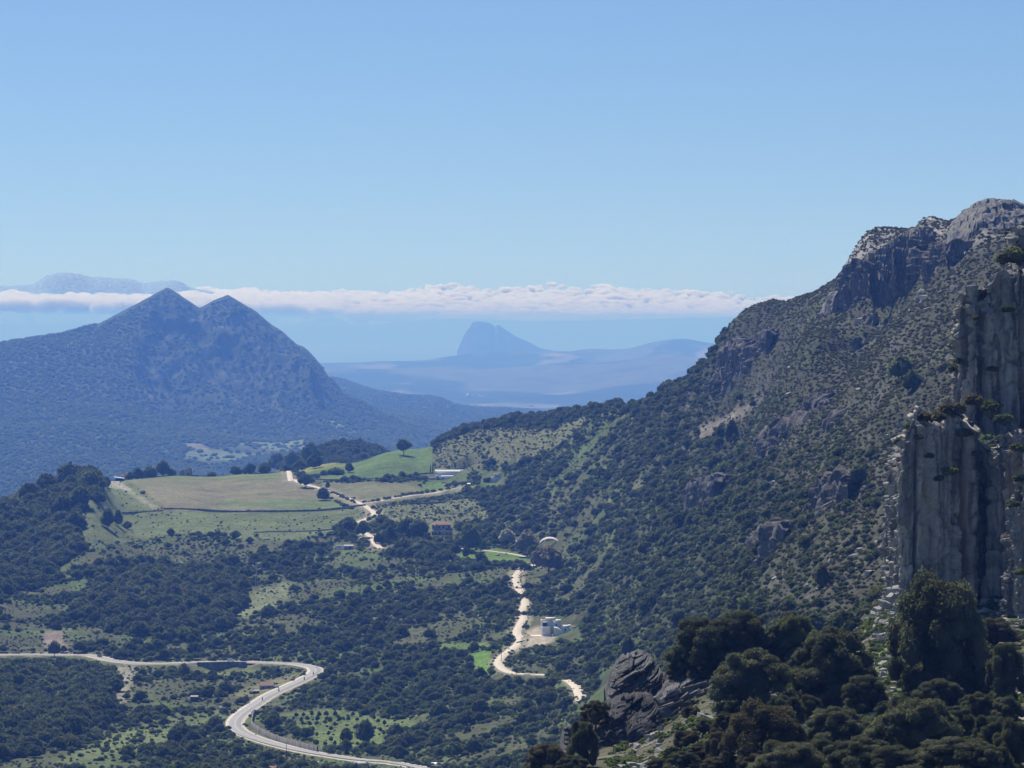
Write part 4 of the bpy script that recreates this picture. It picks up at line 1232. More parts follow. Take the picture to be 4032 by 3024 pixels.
instancer('distant_wood', np.stack([X, Y, Z - 1], 1), 4.6 + 4.2 * r.random(len(X)) ** 1.5, r.random(len(X)) * 6.28, (r.random(len(X)) * 6).astype(int), SHRUB_OBJ, M_FARWOOD, kind='stuff')
print('far', len(X))
# ------------------------------------------------------------------ cloud bank over the strait (beyond the haze box)
m = bpy.data.materials.new('cloud_vapour'); m.use_nodes = True
nt = m.node_tree; nt.nodes.clear()
out = nt.nodes.new('ShaderNodeOutputMaterial'); cv = nt.nodes.new('ShaderNodeVolumePrincipled')
cv.inputs['Color'].default_value = (1, 1, 1, 1); cv.inputs['Density'].default_value = 0.006; cv.inputs['Anisotropy'].default_value = 0.25; cv.inputs['Absorption Color'].default_value = (1, 1, 1, 1)
nt.links.new(cv.outputs[0], out.inputs['Volume'])
M_CLOUD = m
CT = np.array([(-900, 1150), (-300, 1148), (0, 1142), (60, 1134), (130, 1140), (200, 1148), (330, 1146), (420, 1150), (520, 1150), (620, 1150), (740, 1134), (850, 1130), (900, 1132), (1000, 1135), (1100, 1140), (1200, 1142), (1300, 1144), (1400, 1140), (1480, 1142), (1560, 1142), (1600, 1135), (1650, 1122), (1675, 1118), (1700, 1126), (1740, 1118), (1780, 1112), (1810, 1120), (1850, 1125), (1950, 1138), (2000, 1132), (2050, 1128), (2110, 1122), (2180, 1112), (2230, 1122), (2290, 1134), (2340, 1122), (2390, 1113), (2440, 1120), (2490, 1132), (2550, 1130), (2600, 1134), (2700, 1146), (2850, 1150), (2950, 1158), (3000, 1164), (3060, 1160), (3095, 1172), (3130, 1166), (3200, 1166), (3600, 1172), (4500, 1165), (5200, 1170)], float)
CB = np.array([(-900, 1182), (0, 1182), (500, 1186), (1000, 1196), (1300, 1208), (1600, 1224), (2000, 1238), (2400, 1246), (3000, 1250), (4000, 1250), (5200, 1250)], float)
g = Geo()
r = np.random.default_rng(5)
CY = 97000.0
ROWS = 9
for row in range(ROWS):
    q = row / (ROWS - 1)
    Yr = CY + 30000.0 * q
    nn = 170
    for k in range(nn):
        u = -850 + 5900.0 * (k + r.random()) / nn
        t, bt = np.interp(u, CT[:, 0], CT[:, 1]), np.interp(u, CB[:, 0], CB[:, 1])
        vt = bt - 8 + (t - bt + 8) * (q ** 0.9) + (9 * r.random() - 2) * (1 - q * 0.7) + 8 * noise(u / 70, q * 3, s=259)
        s = (13 + 20 * r.random() ** 1.5) * (1.2 if row < ROWS - 2 else 0.7)
        p = P(u, vt + s * 0.75, Yr + 1500 * (r.random() - 0.5))
        R = s * Yr / FPX
        v, f = ICO2
        d = 1 + 0.24 * noise(v[:, 0] * 2.2 + k, v[:, 1] * 2.2, v[:, 2] * 2.2 + row, s=260) + 0.14 * noise(v[:, 0] * 5 + k, v[:, 1] * 5, v[:, 2] * 5, s=262)
        g.add(v * d[:, None] * np.array((R * (1.15 + 0.7 * r.random()), R * 1.9, R * 0.95)) + p, f)
# lower wisps under the bank
for u, vv, w in ((1950, 1232, 26), (1985, 1228, 18), (2060, 1226, 34), (2110, 1222, 30), (2150, 1226, 24), (1830, 1216, 20), (2300, 1225, 30), (2500, 1222, 30)):
    p = P(u, vv, CY - 2500); v, f = ICO2
    d = 1 + 0.3 * noise(v[:, 0] * 3 + u, v[:, 1] * 3, v[:, 2] * 3, s=264)
    g.add(v * d[:, None] * np.array((w * 7.4, w * 8, w * 1.8)) + p, f)
cb = add_obj('cloud_bank', g.mesh('cloud_bank', True), None, kind='stuff')
md = cb.modifiers.new('union', 'REMESH'); md.mode = 'VOXEL'; md.voxel_size = 95.0; md.use_smooth_shade = True
ev = cb.evaluated_get(bpy.context.evaluated_depsgraph_get())
me = bpy.data.meshes.new_from_object(ev); me.name = 'cloud_bank'
cb.modifiers.clear(); cb.data = me; me.materials.clear(); me.materials.append(M_CLOUD)
print('cloud', len(me.polygons))


# ------------------------------------------------------------------ rock
def rock_mat(name, pale, dark, rust, strat=(0.0, 0.35, 1.0), sscale=1.2, amp=1.0):
    """weathered limestone: beds, vertical water streaks, lichen and rust stains"""
    m, nt, b = new_mat(name)
    N, L = nt.nodes, nt.links
    geo = N.new('ShaderNodeNewGeometry')

    def nzz(scale, vec, det=6, ro=0.6):
        n = N.new('ShaderNodeTexNoise'); n.inputs['Scale'].default_value = scale; n.inputs['Detail'].default_value = det; n.inputs['Roughness'].default_value = ro
        L.new(vec, n.inputs['Vector']); return n.outputs['Fac']

    def ramp(x, a, b_):
        q = N.new('ShaderNodeMapRange'); q.inputs[1].default_value = a; q.inputs[2].default_value = b_; L.new(x, q.inputs[0]); return q.outputs[0]

    def mix(f, a, b_):
        q = N.new('ShaderNodeMix'); q.data_type = 'RGBA'
        L.new(f, q.inputs[0])
        for s_, k in ((a, 6), (b_, 7)):
            if isinstance(s_, tuple):
                q.inputs[k].default_value = s_ + (1,)
            else:
                L.new(s_, q.inputs[k])
        return q.outputs[2]
    pos = geo.outputs['Position']
    mp = N.new('ShaderNodeMapping'); mp.inputs['Scale'].default_value = (1, 1, 0.10); L.new(pos, mp.inputs[0])
    streak = nzz(0.55, mp.outputs[0], 5)
    big = nzz(0.12, pos); fine = nzz(1.6, pos, 8, 0.7)
    c = mix(ramp(fine, 0.3, 0.7), tuple(q * 0.7 for q in pale), pale)
    c = mix(ramp(streak, 0.47, 0.60), c, dark)
    c = mix(ramp(nzz(0.25, mp.outputs[0], 4), 0.55, 0.75), c, rust)
    c = mix(ramp(big, 0.5, 0.75), c, tuple(q * 0.8 for q in dark))
    L.new(c, b.inputs['Base Color'])
    bp = N.new('ShaderNodeBump'); bp.inputs['Distance'].default_value = 0.35 * amp; bp.inputs['Strength'].default_value = 1
    L.new(fine, bp.inputs['Height']); L.new(bp.outputs[0], b.inputs['Normal'])
    b.inputs['Roughness'].default_value = 0.95; b.inputs['Specular IOR Level'].default_value = 0.1
    return m


M_CLIFF = rock_mat('grey_limestone', (0.56, 0.53, 0.48), (0.17, 0.165, 0.16), (0.52, 0.36, 0.24))
M_OUTC = rock_mat('weathered_limestone', (0.25, 0.245, 0.235), (0.10, 0.10, 0.098), (0.27, 0.23, 0.18))
M_CRAG = rock_mat('dark_crag', (0.24, 0.225, 0.205), (0.095, 0.095, 0.095), (0.25, 0.18, 0.13), amp=3)
M_CRAG2 = rock_mat('bleached_crag', (0.34, 0.325, 0.30), (0.15, 0.15, 0.145), (0.30, 0.25, 0.19), amp=2.5)
M_DARKC = rock_mat('dark_limestone', (0.42, 0.40, 0.37), (0.11, 0.11, 0.11), (0.32, 0.24, 0.17))
M_DFACE = rock_mat('dark_shaded_rock', (0.12, 0.118, 0.115), (0.045, 0.045, 0.048), (0.15, 0.115, 0.085))  # the shade on the outcrop's lower face is put into this dark colour
M_STONE = plain('pale_stone', (0.34, 0.325, 0.30), rough=0.95, var=0.35, scale=0.8)


def slab_mesh(r, n=None):
    """an angular broken block: the hull of a few scattered corners"""
    bm = bmesh.new()
    for k in range(15):
        q = r.random(3) * 2 - 1
        q = np.sign(q) * np.abs(q) ** 0.45
        bm.verts.new(q * np.array((1, 1, 1)) * (0.72 + 0.28 * r.random()))
    bmesh.ops.convex_hull(bm, input=bm.verts)
    bmesh.ops.delete(bm, geom=[v for v in bm.verts if not v.link_faces], context='VERTS')
    me = bpy.data.meshes.new('stone'); bm.to_mesh(me); bm.free()
    return me


SLAB = [slab_mesh(np.random.default_rng(500 + k)) for k in range(6)]
SLAB1 = [slab_mesh(np.random.default_rng(520 + k), ICO1) for k in range(6)]
for me in SLAB + SLAB1:
    me.materials.append(M_STONE)
SLABC = []
for me in SLAB1:
    q = me.copy(); q.materials.clear(); q.materials.append(M_OUTC); SLABC.append(q)


def put_stone(name, p, s, rz, tilt, k, mesh=None, parent=None, **props):
    o = add_obj(name, (mesh or SLAB)[k % 6], None, parent, p, **props)
    o.scale = tuple(float(q) for q in (s if np.ndim(s) else (s, s, s * 0.7)))
    o.rotation_euler = (tilt[0], tilt[1], rz)
    return o


def rockface(name, path, top, base, ncol, nrow, disp, mat, label=None, category=None, cap=None, seed=0, lean=0.0, parent=None, kind=None, jag=0.0):
    """a cliff: 'path' is its foot line in plan (x, y), with heights of foot and rim along it; disp(s, z, X, Y) pushes the face out"""
    path = np.asarray(path, float); d = np.concatenate([[0], np.cumsum(np.linalg.norm(np.diff(path, axis=0), axis=1))])
    s = np.linspace(0, d[-1], ncol)
    px = np.interp(s, d, path[:, 0]); py = np.interp(s, d, path[:, 1])
    # gently rounded plan
    k = max(3, ncol // 60) | 1
    ker = np.ones(k) / k
    px = np.convolve(np.pad(px, k // 2, mode='edge'), ker, 'valid'); py = np.convolve(np.pad(py, k // 2, mode='edge'), ker, 'valid')
    tx, ty = np.gradient(px), np.gradient(py); ln = np.hypot(tx, ty) + 1e-9
    nx, ny = ty / ln, -tx / ln                      # outward (to the right of the path direction)
    zt = np.interp(s, d, np.asarray(top, float)); zb = np.interp(s, d, np.asarray(base, float))
    if jag:
        rv, rw, dx, dy, e = worley(s / jag, s * 0 + seed * 3.1, 900 + seed); rv2 = worley(s / jag * 2.7, s * 0 + seed * 5.3, 950 + seed)[0]
        zt = zt + jag * (0.42 * rv + 0.22 * rv2)
    h = np.linspace(0, 1, nrow)[:, None]
    Zr = zb[None] + (zt - zb)[None] * h
    S = np.repeat(s[None], nrow, 0)
    o_ = disp(S, Zr, h, zt[None] - Zr)
    o_ = o_ - lean * (Zr - zb[None])
    X = px[None] + nx[None] * o_; Y = py[None] + ny[None] * o_
    # cap: the top runs back into the hill
    rows = [np.stack([X, Y, Zr], -1)]
    back = cap if cap is not None else 12.0
    for q, (bk, dz) in enumerate(((0.12, 0.02), (0.4, 0.0), (1.0, -0.25))):
        jz = 0.5 * fbm(s / 2.0 + 9 * q, s * 0 + q, oct=3, s=280 + seed)
        rows.append(np.stack([X[-1] + 0.3 * back * bk, Y[-1] + back * bk, Zr[-1] + back * dz * 0.5 + jz], -1)[None])
    V = np.concatenate(rows, 0)
    me = mesh_from(name, V.reshape(-1, 3), grid_faces(V.shape[0], ncol))
    o = add_obj(name, me, mat, parent, label=label, category=category, kind=kind)
    return o, V


def beds(x, y, z, n, thick, s):
    """stepped beds: 0..1 saw by distance along the bed normal, with uneven thickness"""
    d = (x * n[0] + y * n[1] + z * n[2]) / thick
    d = d + 0.6 * noise(d * 0.35, d * 0, s=s) + 0.25 * fbm(x / (6 * thick), y / (6 * thick), z / (6 * thick), oct=3, s=s + 1)
    fr = d - np.floor(d)
    return fr, np.floor(d)


# -- the near cliff on the right: lower buttress and upper tower
YC = 482.0
f2m = YC / FPX


def near(u, v, Y=YC):
    return P(u, v, Y)


def cliff_disp(seed, flute, bed_t, bed_a, tilt, clefts=(), smin=0.0, edge=10.0):
    """fluted limestone: pillars and clefts, tilted beds breaking up the exposed left edge and the rim"""
    def fn(S, Z, h, dep):
        Sw = S + 0.6 * fbm(S / 6, Z / 9, oct=3, s=seed + 2)
        fl = 0
        for k, (w, a) in enumerate(((10.0, 1.0), (4.6, 0.6))):
            fl = fl + a * (np.abs(noise(Sw / w * 1.8 + 3.1 * k, Z / 70, s=seed + 5 + k)) ** 0.75 - 0.42)
        w = np.clip(np.exp(-(S - smin) / edge) + np.exp(-dep / 4.0) + 0.5 * sstep(0.1, 0.4, fbm(S / 7, Z / 9, oct=2, s=seed + 19)), 0.12, 1.0)
        plates = broken(S, Z, seed + 100, ((3.4, 13.0, 1.3, 0.9), (1.5, 5.0, 0.55, 0.5)))
        blocks = broken(S, Z, seed + 200, ((2.4, bed_t, bed_a, 0.5), (0.9, bed_t * 0.5, bed_a * 0.4, 0.2)), -tilt)
        d = flute * fl * 3.0 + plates * (1.0 - 0.55 * w) + blocks * w + 0.22 * fbm(S / 1.4, Z / 1.4, oct=4, s=seed + 15, gain=0.6) - 1.0 * np.exp(-dep / 1.2)
        for c0, wd, dp in clefts:
            d = d - dp * np.exp(-((Sw - c0) / wd) ** 2)
        return d
    return fn


def L2(*pts):
    """list of (u, v_top, v_base, Y) -> plan path, top heights, base heights"""
    path, tp, bs = [], [], []
    for u, vt, vb, Y in pts:
        a = P(u, vt, Y); c = P(u, vb, Y)
        path.append((a[0], Y)); tp.append(a[2]); bs.append(c[2] - 1.5)
    return path, tp, bs


cliff = empty('cliff', P(3720, 2380, 490), 'grey fluted limestone cliff standing behind the big holm oak', 'cliff')


def rel(o, par):
    """keep world placement when parenting to an unrotated empty"""
    o.location = tuple(-q for q in par.location)
    o.parent = par


# lower buttress
pth, tp, bs = L2((3600, 1720, 2330, 540), (3540, 1725, 2370, 515), (3517, 1860, 2400, 496), (3530, 1830, 2400, 485), (3555, 1700, 2390, 481), (3600, 1665, 2390, 480), (3640, 1625, 2380, 481), (3662, 1600, 2380, 482), (3690, 1640, 2370, 483), (3740, 1668, 2370, 483), (3790, 1640, 2370, 484), (3840, 1690, 2360, 485), (3875, 1665, 2355, 488), (3905, 1780, 2350, 494), (3925, 1740, 2350, 487), (3965, 1700, 2340, 480), (4000, 1690, 2335, 479), (4060, 1700, 2330, 478), (4200, 1660, 2330, 478), (4500, 1650, 2330, 482))
o, V1 = rockface('buttress', pth, tp, bs, 460, 260, cliff_disp(301, 0.8, 1.7, 0.9, 0.45, ((72, 0.7, 3.5), (78.5, 0.9, 5.0), (62, 0.5, 1.6)), 48, 7), M_CLIFF, cap=9, jag=3.2, lean=0.02)
rel(o, cliff)
# upper tower
pth, tp, bs = L2((3850, 1230, 1560, 545), (3790, 1190, 1600, 522), (3766, 1200, 1620, 508), (3775, 1170, 1640, 501), (3800, 1158, 1650, 498), (3830, 1148, 1660, 497), (3860, 1165, 1665, 497), (3890, 1158, 1670, 498), (3915, 1140, 1670, 499), (3935, 1150, 1670, 499), (3960, 1100, 1670, 500), (3990, 1085, 1680, 500), (4030, 1090, 1690, 500), (4100, 1060, 1690, 501), (4300, 1050, 1690, 505), (4500, 1050, 1690, 510))
o, V2 = rockface('upper_tower', pth, tp, bs, 380, 180, cliff_disp(341, 0.75, 1.5, 0.9, 0.5, ((52, 0.8, 2.5), (59, 0.6, 2.0)), 38, 9), M_DARKC, cap=12, jag=2.6, lean=0.03)
rel(o, cliff)
# the dark ivy-grown corner above
pth, tp, bs = L2((4010, 930, 1180, 580), (3985, 925, 1180, 560), (3976, 960, 1180, 545), (3985, 930, 1160, 540), (4010, 915, 1150, 538), (4060, 900, 1150, 540), (4300, 880, 1150, 545), (4500, 880, 1150, 550))
o, V3 = rockface('upper_corner', pth, tp, bs, 160, 90, cliff_disp(361, 0.8, 1.2, 1.2, 0.4), M_DARKC, cap=25, jag=3)
rel(o, cliff)
# rib of grown-over rock on the right edge
pth, tp, bs = L2((3985, 1990, 2380, 466), (3960, 2010, 2385, 462), (3975, 1900, 2385, 459), (4000, 1780, 2380, 457), (4030, 1700, 2370, 456), (4100, 1650, 2360, 456), (4400, 1650, 2360, 458))
o, V4 = rockface('side_rib', pth, tp, bs, 170, 170, cliff_disp(381, 0.6, 1.4, 0.9, 0.5, (), 0, 12), M_DARKC, cap=10, lean=0.06, jag=2.5)
rel(o, cliff)
# narrow dark wall at the very edge of the picture
pth, tp, bs = L2((4040, 2560, 2900, 392), (4018, 2560, 2900, 388), (4024, 2540, 2900, 385), (4060, 2500, 2900, 384), (4300, 2450, 2900, 386))
o, V5 = rockface('rock_wall', pth, tp, bs, 80, 90, cliff_disp(391, 0.3, 0.8, 0.6, 0.3), M_CLIFF, 'dark rock wall at the right edge beside the holm oaks', 'rock', cap=8)

# -- crags of the mountainside: broken faces set into the slope
def crag(name, pts, ncol, nrow, seed, label, flute=2.6, bed=(3.0, 2.0), cap=30, mat=None, lean=0.12, amp=1.0, category='crag'):
    ys = [hit(q[0], q[2], 600.0)[1] for q in pts]
    ys = [np.median(ys[max(0, i - 1):i + 2]) for i in range(len(ys))]
    pth, tp, bs = L2(*[(q[0], q[1], q[2], y - 2.0) for q, y in zip(pts, ys)])
    bs = [z - 4 for z in bs]

    def fn(S, Z, h, dep):
        fl = 0
        for k, (w, a) in enumerate(((34.0, 1.0), (15.0, 0.6), (6.5, 0.3))):
            fl = fl + a * (np.abs(noise(S / w * 1.6 + 0.2 * noise(S / 40, Z / 30, s=seed + k), Z / 90, s=seed + 5 + k)) ** 0.7 - 0.45)
        return amp * (flute * 1.6 * fl + broken(S, Z, seed + 100, ((13, 38, 4.5, 3.0), (5.5, 13, 2.2, 1.5), (2.2, 4, 0.9, 0.5)))) - 3 * np.exp(-dep / 4.0)
    o, V = rockface(name, pth, tp, bs, ncol, nrow, fn, mat or M_CRAG, label, category, cap=cap, lean=lean, jag=4.0 * amp, seed=seed % 50)
    return V


CR1 = crag('crag', [(3300, 1085, 1160, 1814), (3325, 1062, 1190, 1789), (3340, 1045, 1195, 1774), (3390, 1012, 1190, 1754), (3420, 1000, 1185, 1744), (3470, 996, 1175, 1729), (3540, 980, 1130, 1709), (3600, 975, 1110, 1689), (3650, 970, 1080, 1664), (3700, 962, 1045, 1644), (3780, 950, 1000, 1614), (3860, 938, 960, 1584)], 300, 90, 401, 'long dark cliff band just under the mountain crest', lean=0.03, flute=3.6)
CR2 = crag('crag', [(2790, 1425, 1510, 2255), (2800, 1400, 1530, 2235), (2835, 1345, 1535, 2200), (2870, 1335, 1530, 2185), (2900, 1400, 1520, 2170), (2915, 1390, 1500, 2160), (2930, 1330, 1450, 2135), (2960, 1310, 1420, 2120), (3010, 1300, 1400, 2095), (3040, 1320, 1380, 2080)], 170, 60, 421, 'dark wooded crag at the lower left end of the mountain', lean=0.08)
CR3 = crag('crag', [(2680, 1960, 2040, 1790), (2700, 1900, 2040, 1775), (2740, 1890, 2030, 1765), (2800, 1880, 2000, 1750), (2830, 1890, 1960, 1745)], 90, 40, 431, 'fluted dark crag on the bushy slope below the gravel scar', lean=0.05)
CR4 = crag('crag', [(2925, 2140, 2190, 1215), (2940, 2110, 2200, 1205), (2980, 2080, 2205, 1195), (3030, 2060, 2195, 1185), (3060, 2070, 2170, 1180)], 90, 44, 441, 'dark square-faced crag half way down the slope', lean=0.05, flute=1.6)
CR5 = crag('crag', [(3205, 1935, 1990, 1165), (3220, 1890, 2000, 1155), (3260, 1870, 2000, 1145), (3310, 1880, 1995, 1135), (3345, 1900, 1985, 1130)], 90, 44, 451, 'blunt dark crag left of the grey cliff', lean=0.05, flute=1.5)
CR6 = crag('crag', [(2960, 1740, 1790, 1640), (2975, 1690, 1800, 1630), (3020, 1660, 1800, 1620), (3060, 1670, 1780, 1612)], 70, 36, 461, 'broken crag right of the gravel scar', lean=0.08, flute=1.6)
CR7 = crag('crag', [(3160, 1580, 1610, 1480), (3180, 1560, 1625, 1472), (3230, 1560, 1620, 1466), (3270, 1570, 1600, 1460)], 60, 30, 471, 'low dark crag on the upper slope', lean=0.08, flute=1.3)


for n, (pts, lb) in enumerate((
        ([(3152, 1590, 1603), (3165, 1556, 1606), (3195, 1548, 1606), (3222, 1565, 1600)], 'low dark crag above the middle of the slope'),
        ([(3074, 1690, 1696), (3085, 1640, 1700), (3110, 1618, 1700), (3140, 1625, 1695), (3160, 1660, 1690)], 'dark crag with a pale top right of the gravel scar'),
        ([(3226, 1660, 1672), (3245, 1620, 1676), (3280, 1615, 1674), (3312, 1640, 1668)], 'dark blunt crag in the middle of the bushy slope'),
        ([(3287, 1895, 1902), (3305, 1860, 1905), (3345, 1852, 1902), (3380, 1880, 1898)], 'dark crag just left of the grey cliff'),
        ([(2885, 2215, 2226), (2895, 2160, 2228), (2915, 2146, 2226), (2940, 2180, 2220)], 'narrow dark crag left of the square-faced one'),
        ([(3048, 2075, 2080), (3058, 2044, 2082), (3090, 2050, 2078)], 'small crag above the square-faced one'),
        ([(3681, 1165, 1174), (3692, 1128, 1176), (3715, 1124, 1175), (3732, 1150, 1170)], 'dark squat rock right of the pale split block'),
        ([(3506, 1155, 1164), (3515, 1120, 1166), (3530, 1122, 1165), (3544, 1150, 1160)], 'upright grey rock below the right half of the cliff band'),
        ([(3584, 1180, 1190), (3592, 1144, 1192), (3612, 1140, 1192), (3638, 1170, 1188)], 'split grey rock on the high slope'),
        ([(3386, 1272, 1280), (3400, 1240, 1284), (3430, 1232, 1284), (3458, 1258, 1276)], 'rough rock mass under the left end of the cliff band'),
        ([(3335, 1370, 1378), (3345, 1330, 1380), (3368, 1326, 1378), (3386, 1355, 1372)], 'dark rock on the slope below the rough rock mass'),
        ([(3463, 1390, 1396), (3490, 1364, 1398), (3520, 1362, 1397), (3540, 1385, 1392)], 'low pale rock rib in the middle of the high slope'),
        ([(3215, 1215, 1230), (3240, 1165, 1235), (3270, 1140, 1236), (3305, 1120, 1228), (3335, 1110, 1205)], 'broken rocky flank at the left end of the cliff band'),
        ([(3685, 1030, 1036), (3695, 1002, 1038), (3712, 1000, 1037), (3728, 1020, 1033)], 'pale block at the right end of the cliff band'),
        ([(2600, 2080, 2086), (2612, 2052, 2088), (2640, 2050, 2086), (2655, 2070, 2082)], 'small dark crag low on the bushy slope'),
        ([(3010, 1905, 1912), (3024, 1872, 1914), (3060, 1866, 1912), (3080, 1890, 1908)], 'dark crag among bushes left of the blunt crag'))):
    crag('crag', pts, 44, 26, 800 + 7 * n, lb, cap=10, amp=0.42, lean=0.15, mat=M_CRAG if 'dark' in lb else M_CRAG2)


def crest_rocks(name, label, outline, Y, depth, bedt, seed, sub=90, tilt=0.08):
    """layered summit rocks: a hump cut into beds, the sky outline is their top"""
    out = np.array(outline, float)
    nc, nr = sub * 2, sub
    us = np.linspace(out[0, 0], out[-1, 0], nc); vs = np.interp(us, out[:, 0], out[:, 1])
    top = np.array([P(a, b_, Y) for a, b_ in zip(us, vs)])
    q = np.linspace(-1, 1, nr)[:, None]
    X = np.repeat(top[None, :, 0], nr, 0); Yg = Y + depth * q + 0 * X
    X = X * Yg / Y
    fade = np.clip(np.minimum(np.linspace(0, 1, nc), np.linspace(1, 0, nc)) / 0.10, 0, 1) ** 0.7
    zb = np.maximum(ground(X, Yg) - 3, top[None, :, 2] - (14 + 16 * fade[None]) )
    zt = np.where(q < 0, top[None, :, 2] - (top[None, :, 2] - zb) * (-q) ** 1.3, top[None, :, 2] - 0.35 * depth * q ** 2)
    zt = np.maximum(zt + 0.8 * fbm(X / 7, Yg / 7, oct=3, s=seed) * (q < -0.05), zb)
    fr, fl = beds(X * tilt, Yg * 0.02, zt, (1, 1, 1), bedt, seed + 3)
    # terrace the hump: pull each point towards the top of its bed
    zt2 = zt + (1 - fr) ** 1.6 * bedt * 0.55 * (zt > zb + 1) * (q < 0)
    bk = broken(X, zt, seed + 100, ((7, 3.2, 2.4, 1.5), (2.8, 1.5, 1.0, 0.6)), -tilt)
    V = np.stack([X, Yg - (1.6 * fr + bk) * (q < 0), np.minimum(zt2 + 0.5 * bk * (q < -0.04), top[None, :, 2] + 0.4)], -1)
    me = mesh_from(name, V.reshape(-1, 3), grid_faces(nr, nc))
    return add_obj(name, me, M_CRAG2, label=label, category='rock')


crest_rocks('summit_rocks', 'layered grey summit dome at the top right', [(3725, 922), (3733, 915), (3745, 880), (3765, 860), (3790, 832), (3815, 818), (3850, 797), (3890, 787), (3930, 783), (3960, 785), (3990, 792), (4032, 812), (4100, 850), (4200, 900)], 1545, 60, 2.6, 601)
crest_rocks('rock_tower', 'small flat-topped rock tower on the crest left of the summit dome', [(3520, 940), (3545, 925), (3575, 908), (3595, 900), (3602, 895), (3640, 894), (3672, 897), (3678, 915), (3700, 925), (3722, 930)], 1625, 22, 1.9, 621, 60)
crest_rocks('rock_ridge', 'bleached rocky ridge above the long cliff band', [(3420, 1005), (3440, 995), (3470, 975), (3500, 950), (3530, 935), (3560, 925), (3600, 920), (3650, 925)], 1680, 25, 2.2, 641, 60)

# -- rock outcrop in front: tilted slabs
def outcrop():
    t = empty('rock_outcrop', P(2500, 2900, 412), 'tilted grey slab outcrop with a dark shaded face left of the holm oaks', 'rock')

    def hump(name, outline, base, Y, depth, bedt, seed, tiltx, nc=260, nr=130, mat=M_OUTC, face=1.0, bands=1.0):
        out = np.array(outline, float)
        us = np.linspace(out[0, 0], out[-1, 0], nc); vs = np.interp(us, out[:, 0], out[:, 1]); vb = np.interp(us, [b_[0] for b_ in base], [b_[1] for b_ in base])
        top = np.array([P(a, b_, Y) for a, b_ in zip(us, vs)]); bot = np.array([P(a, b_, Y) for a, b_ in zip(us, vb)])
        h = np.linspace(0, 1, nr)[:, None]
        Zr = bot[None, :, 2] + (top[:, 2] - bot[:, 2])[None] * h
        Xr = bot[None, :, 0] + (top[:, 0] - bot[:, 0])[None] * h
        bmask = bands + (1 - bands) * sstep(0.72, 0.95, h + 0 * Xr)
        Zw = Zr + 0.25 * fbm(Xr / 2.5, Zr / 2.5, oct=3, s=seed + 7)
        fr, fl = beds(Xr * tiltx, 0 * Xr, Zw, (1, 0, 1), bedt, seed)
        jut = hsh(fl.astype(np.int64), np.floor(Xr / 2.6 + fl * 0.37).astype(np.int64), (fl * 0).astype(np.int64), seed) * 0.55 * bmask
        bulge = face * 2.4 * np.sin(np.clip(h, 0, 1) * math.pi) ** 0.8 + 1.6 * fbm(Xr / 4, Zr / 4, oct=4, s=seed + 4)
        edge = np.minimum(np.linspace(0, 1, nc), np.linspace(1, 0, nc))[None] * nc
        roundoff = 3.5 * np.exp(-edge / 10)
        fr2, fl2 = beds(Xr * (tiltx - 0.12), 0 * Xr, Zw, (1, 0, 1), bedt * 2.6, seed + 2)
        jn = np.abs(noise(Xr / 1.9 + 0.6 * fl, Zr / 6, s=seed + 12))
        Yr = Y - bulge - bmask * (bedt * 0.25 * np.sin(math.pi * fr) ** 0.5 + bedt * 0.9 * (1 - fr2) ** 1.2) - jut - broken(Xr, Zr, seed + 100, ((3.2, bedt * 1.25, 1.1, 0.6), (1.3, bedt * 0.55, 0.5, 0.3)), math.atan(-tiltx)) * (0.35 + 0.65 * bmask) - 0.15 * fbm(Xr / 0.8, Zr / 0.8, oct=3, s=seed + 8) + roundoff + 4.5 * h ** 2.5
        rows = [np.stack([Xr, Yr, Zr], -1)]
        for bk, dz in ((0.25, 0.04), (0.6, 0.0), (1.0, -0.5)):
            j = 0.35 * fbm(us / 9 + 31 * bk, us * 0 + bk * 5, oct=3, s=seed + 9)
            rows.append(np.stack([top[:, 0], Yr[-1] + depth * bk, top[:, 2] + depth * dz + j], -1)[None])
        V = np.concatenate(rows, 0)
        o = add_obj(name, mesh_from(name, V.reshape(-1, 3), grid_faces(V.shape[0], nc)), mat)
        rel(o, t)
    hump('upper_slabs', [(2388, 2745), (2400, 2720), (2405, 2690), (2412, 2668), (2420, 2650), (2440, 2625), (2450, 2612), (2480, 2600), (2505, 2590), (2530, 2588), (2545, 2592), (2570, 2606), (2588, 2630), (2605, 2655), (2630, 2680), (2660, 2700)],
         [(2388, 2770), (2440, 2800), (2500, 2800), (2600, 2770), (2660, 2740)], 424, 6, 0.75, 701, -0.55)
    hump('lower_face', [(2325, 2870), (2335, 2845), (2360, 2822), (2400, 2795), (2440, 2775), (2480, 2765), (2520, 2760), (2560, 2765), (2590, 2785), (2610, 2820), (2640, 2880), (2660, 2930), (2690, 2960)],
         [(2325, 3090), (2500, 3100), (2690, 3060)], 408, 9, 0.9, 711, -0.45, face=1.8, bands=0.15, mat=M_DFACE)
    hump('ledge', [(2540, 2775), (2560, 2750), (2600, 2725), (2640, 2710), (2690, 2695), (2730, 2680), (2770, 2668), (2795, 2672), (2800, 2690)],
         [(2540, 2840), (2650, 2830), (2730, 2790), (2800, 2730)], 418, 7, 0.55, 721, -0.45, nc=140, nr=50, face=0.7)
    hump('right_ledge', [(2600, 2925), (2640, 2905), (2680, 2890), (2720, 2885), (2750, 2900), (2770, 2920)], [(2600, 2985), (2700, 2975), (2770, 2950)], 398, 6, 0.55, 731, -0.45, nc=110, nr=40, face=0.7)
    hump('low_pinnacle', [(2206, 2960), (2212, 2925), (2222, 2885), (2238, 2876), (2255, 2880), (2262, 2905), (2258, 2960)], [(2206, 3040), (2258, 3040)], 402, 3, 0.6, 741, 0.1, nc=70, nr=60, face=0.8)
    # loose slabs lying on the ledges
    r = np.random.default_rng(71)
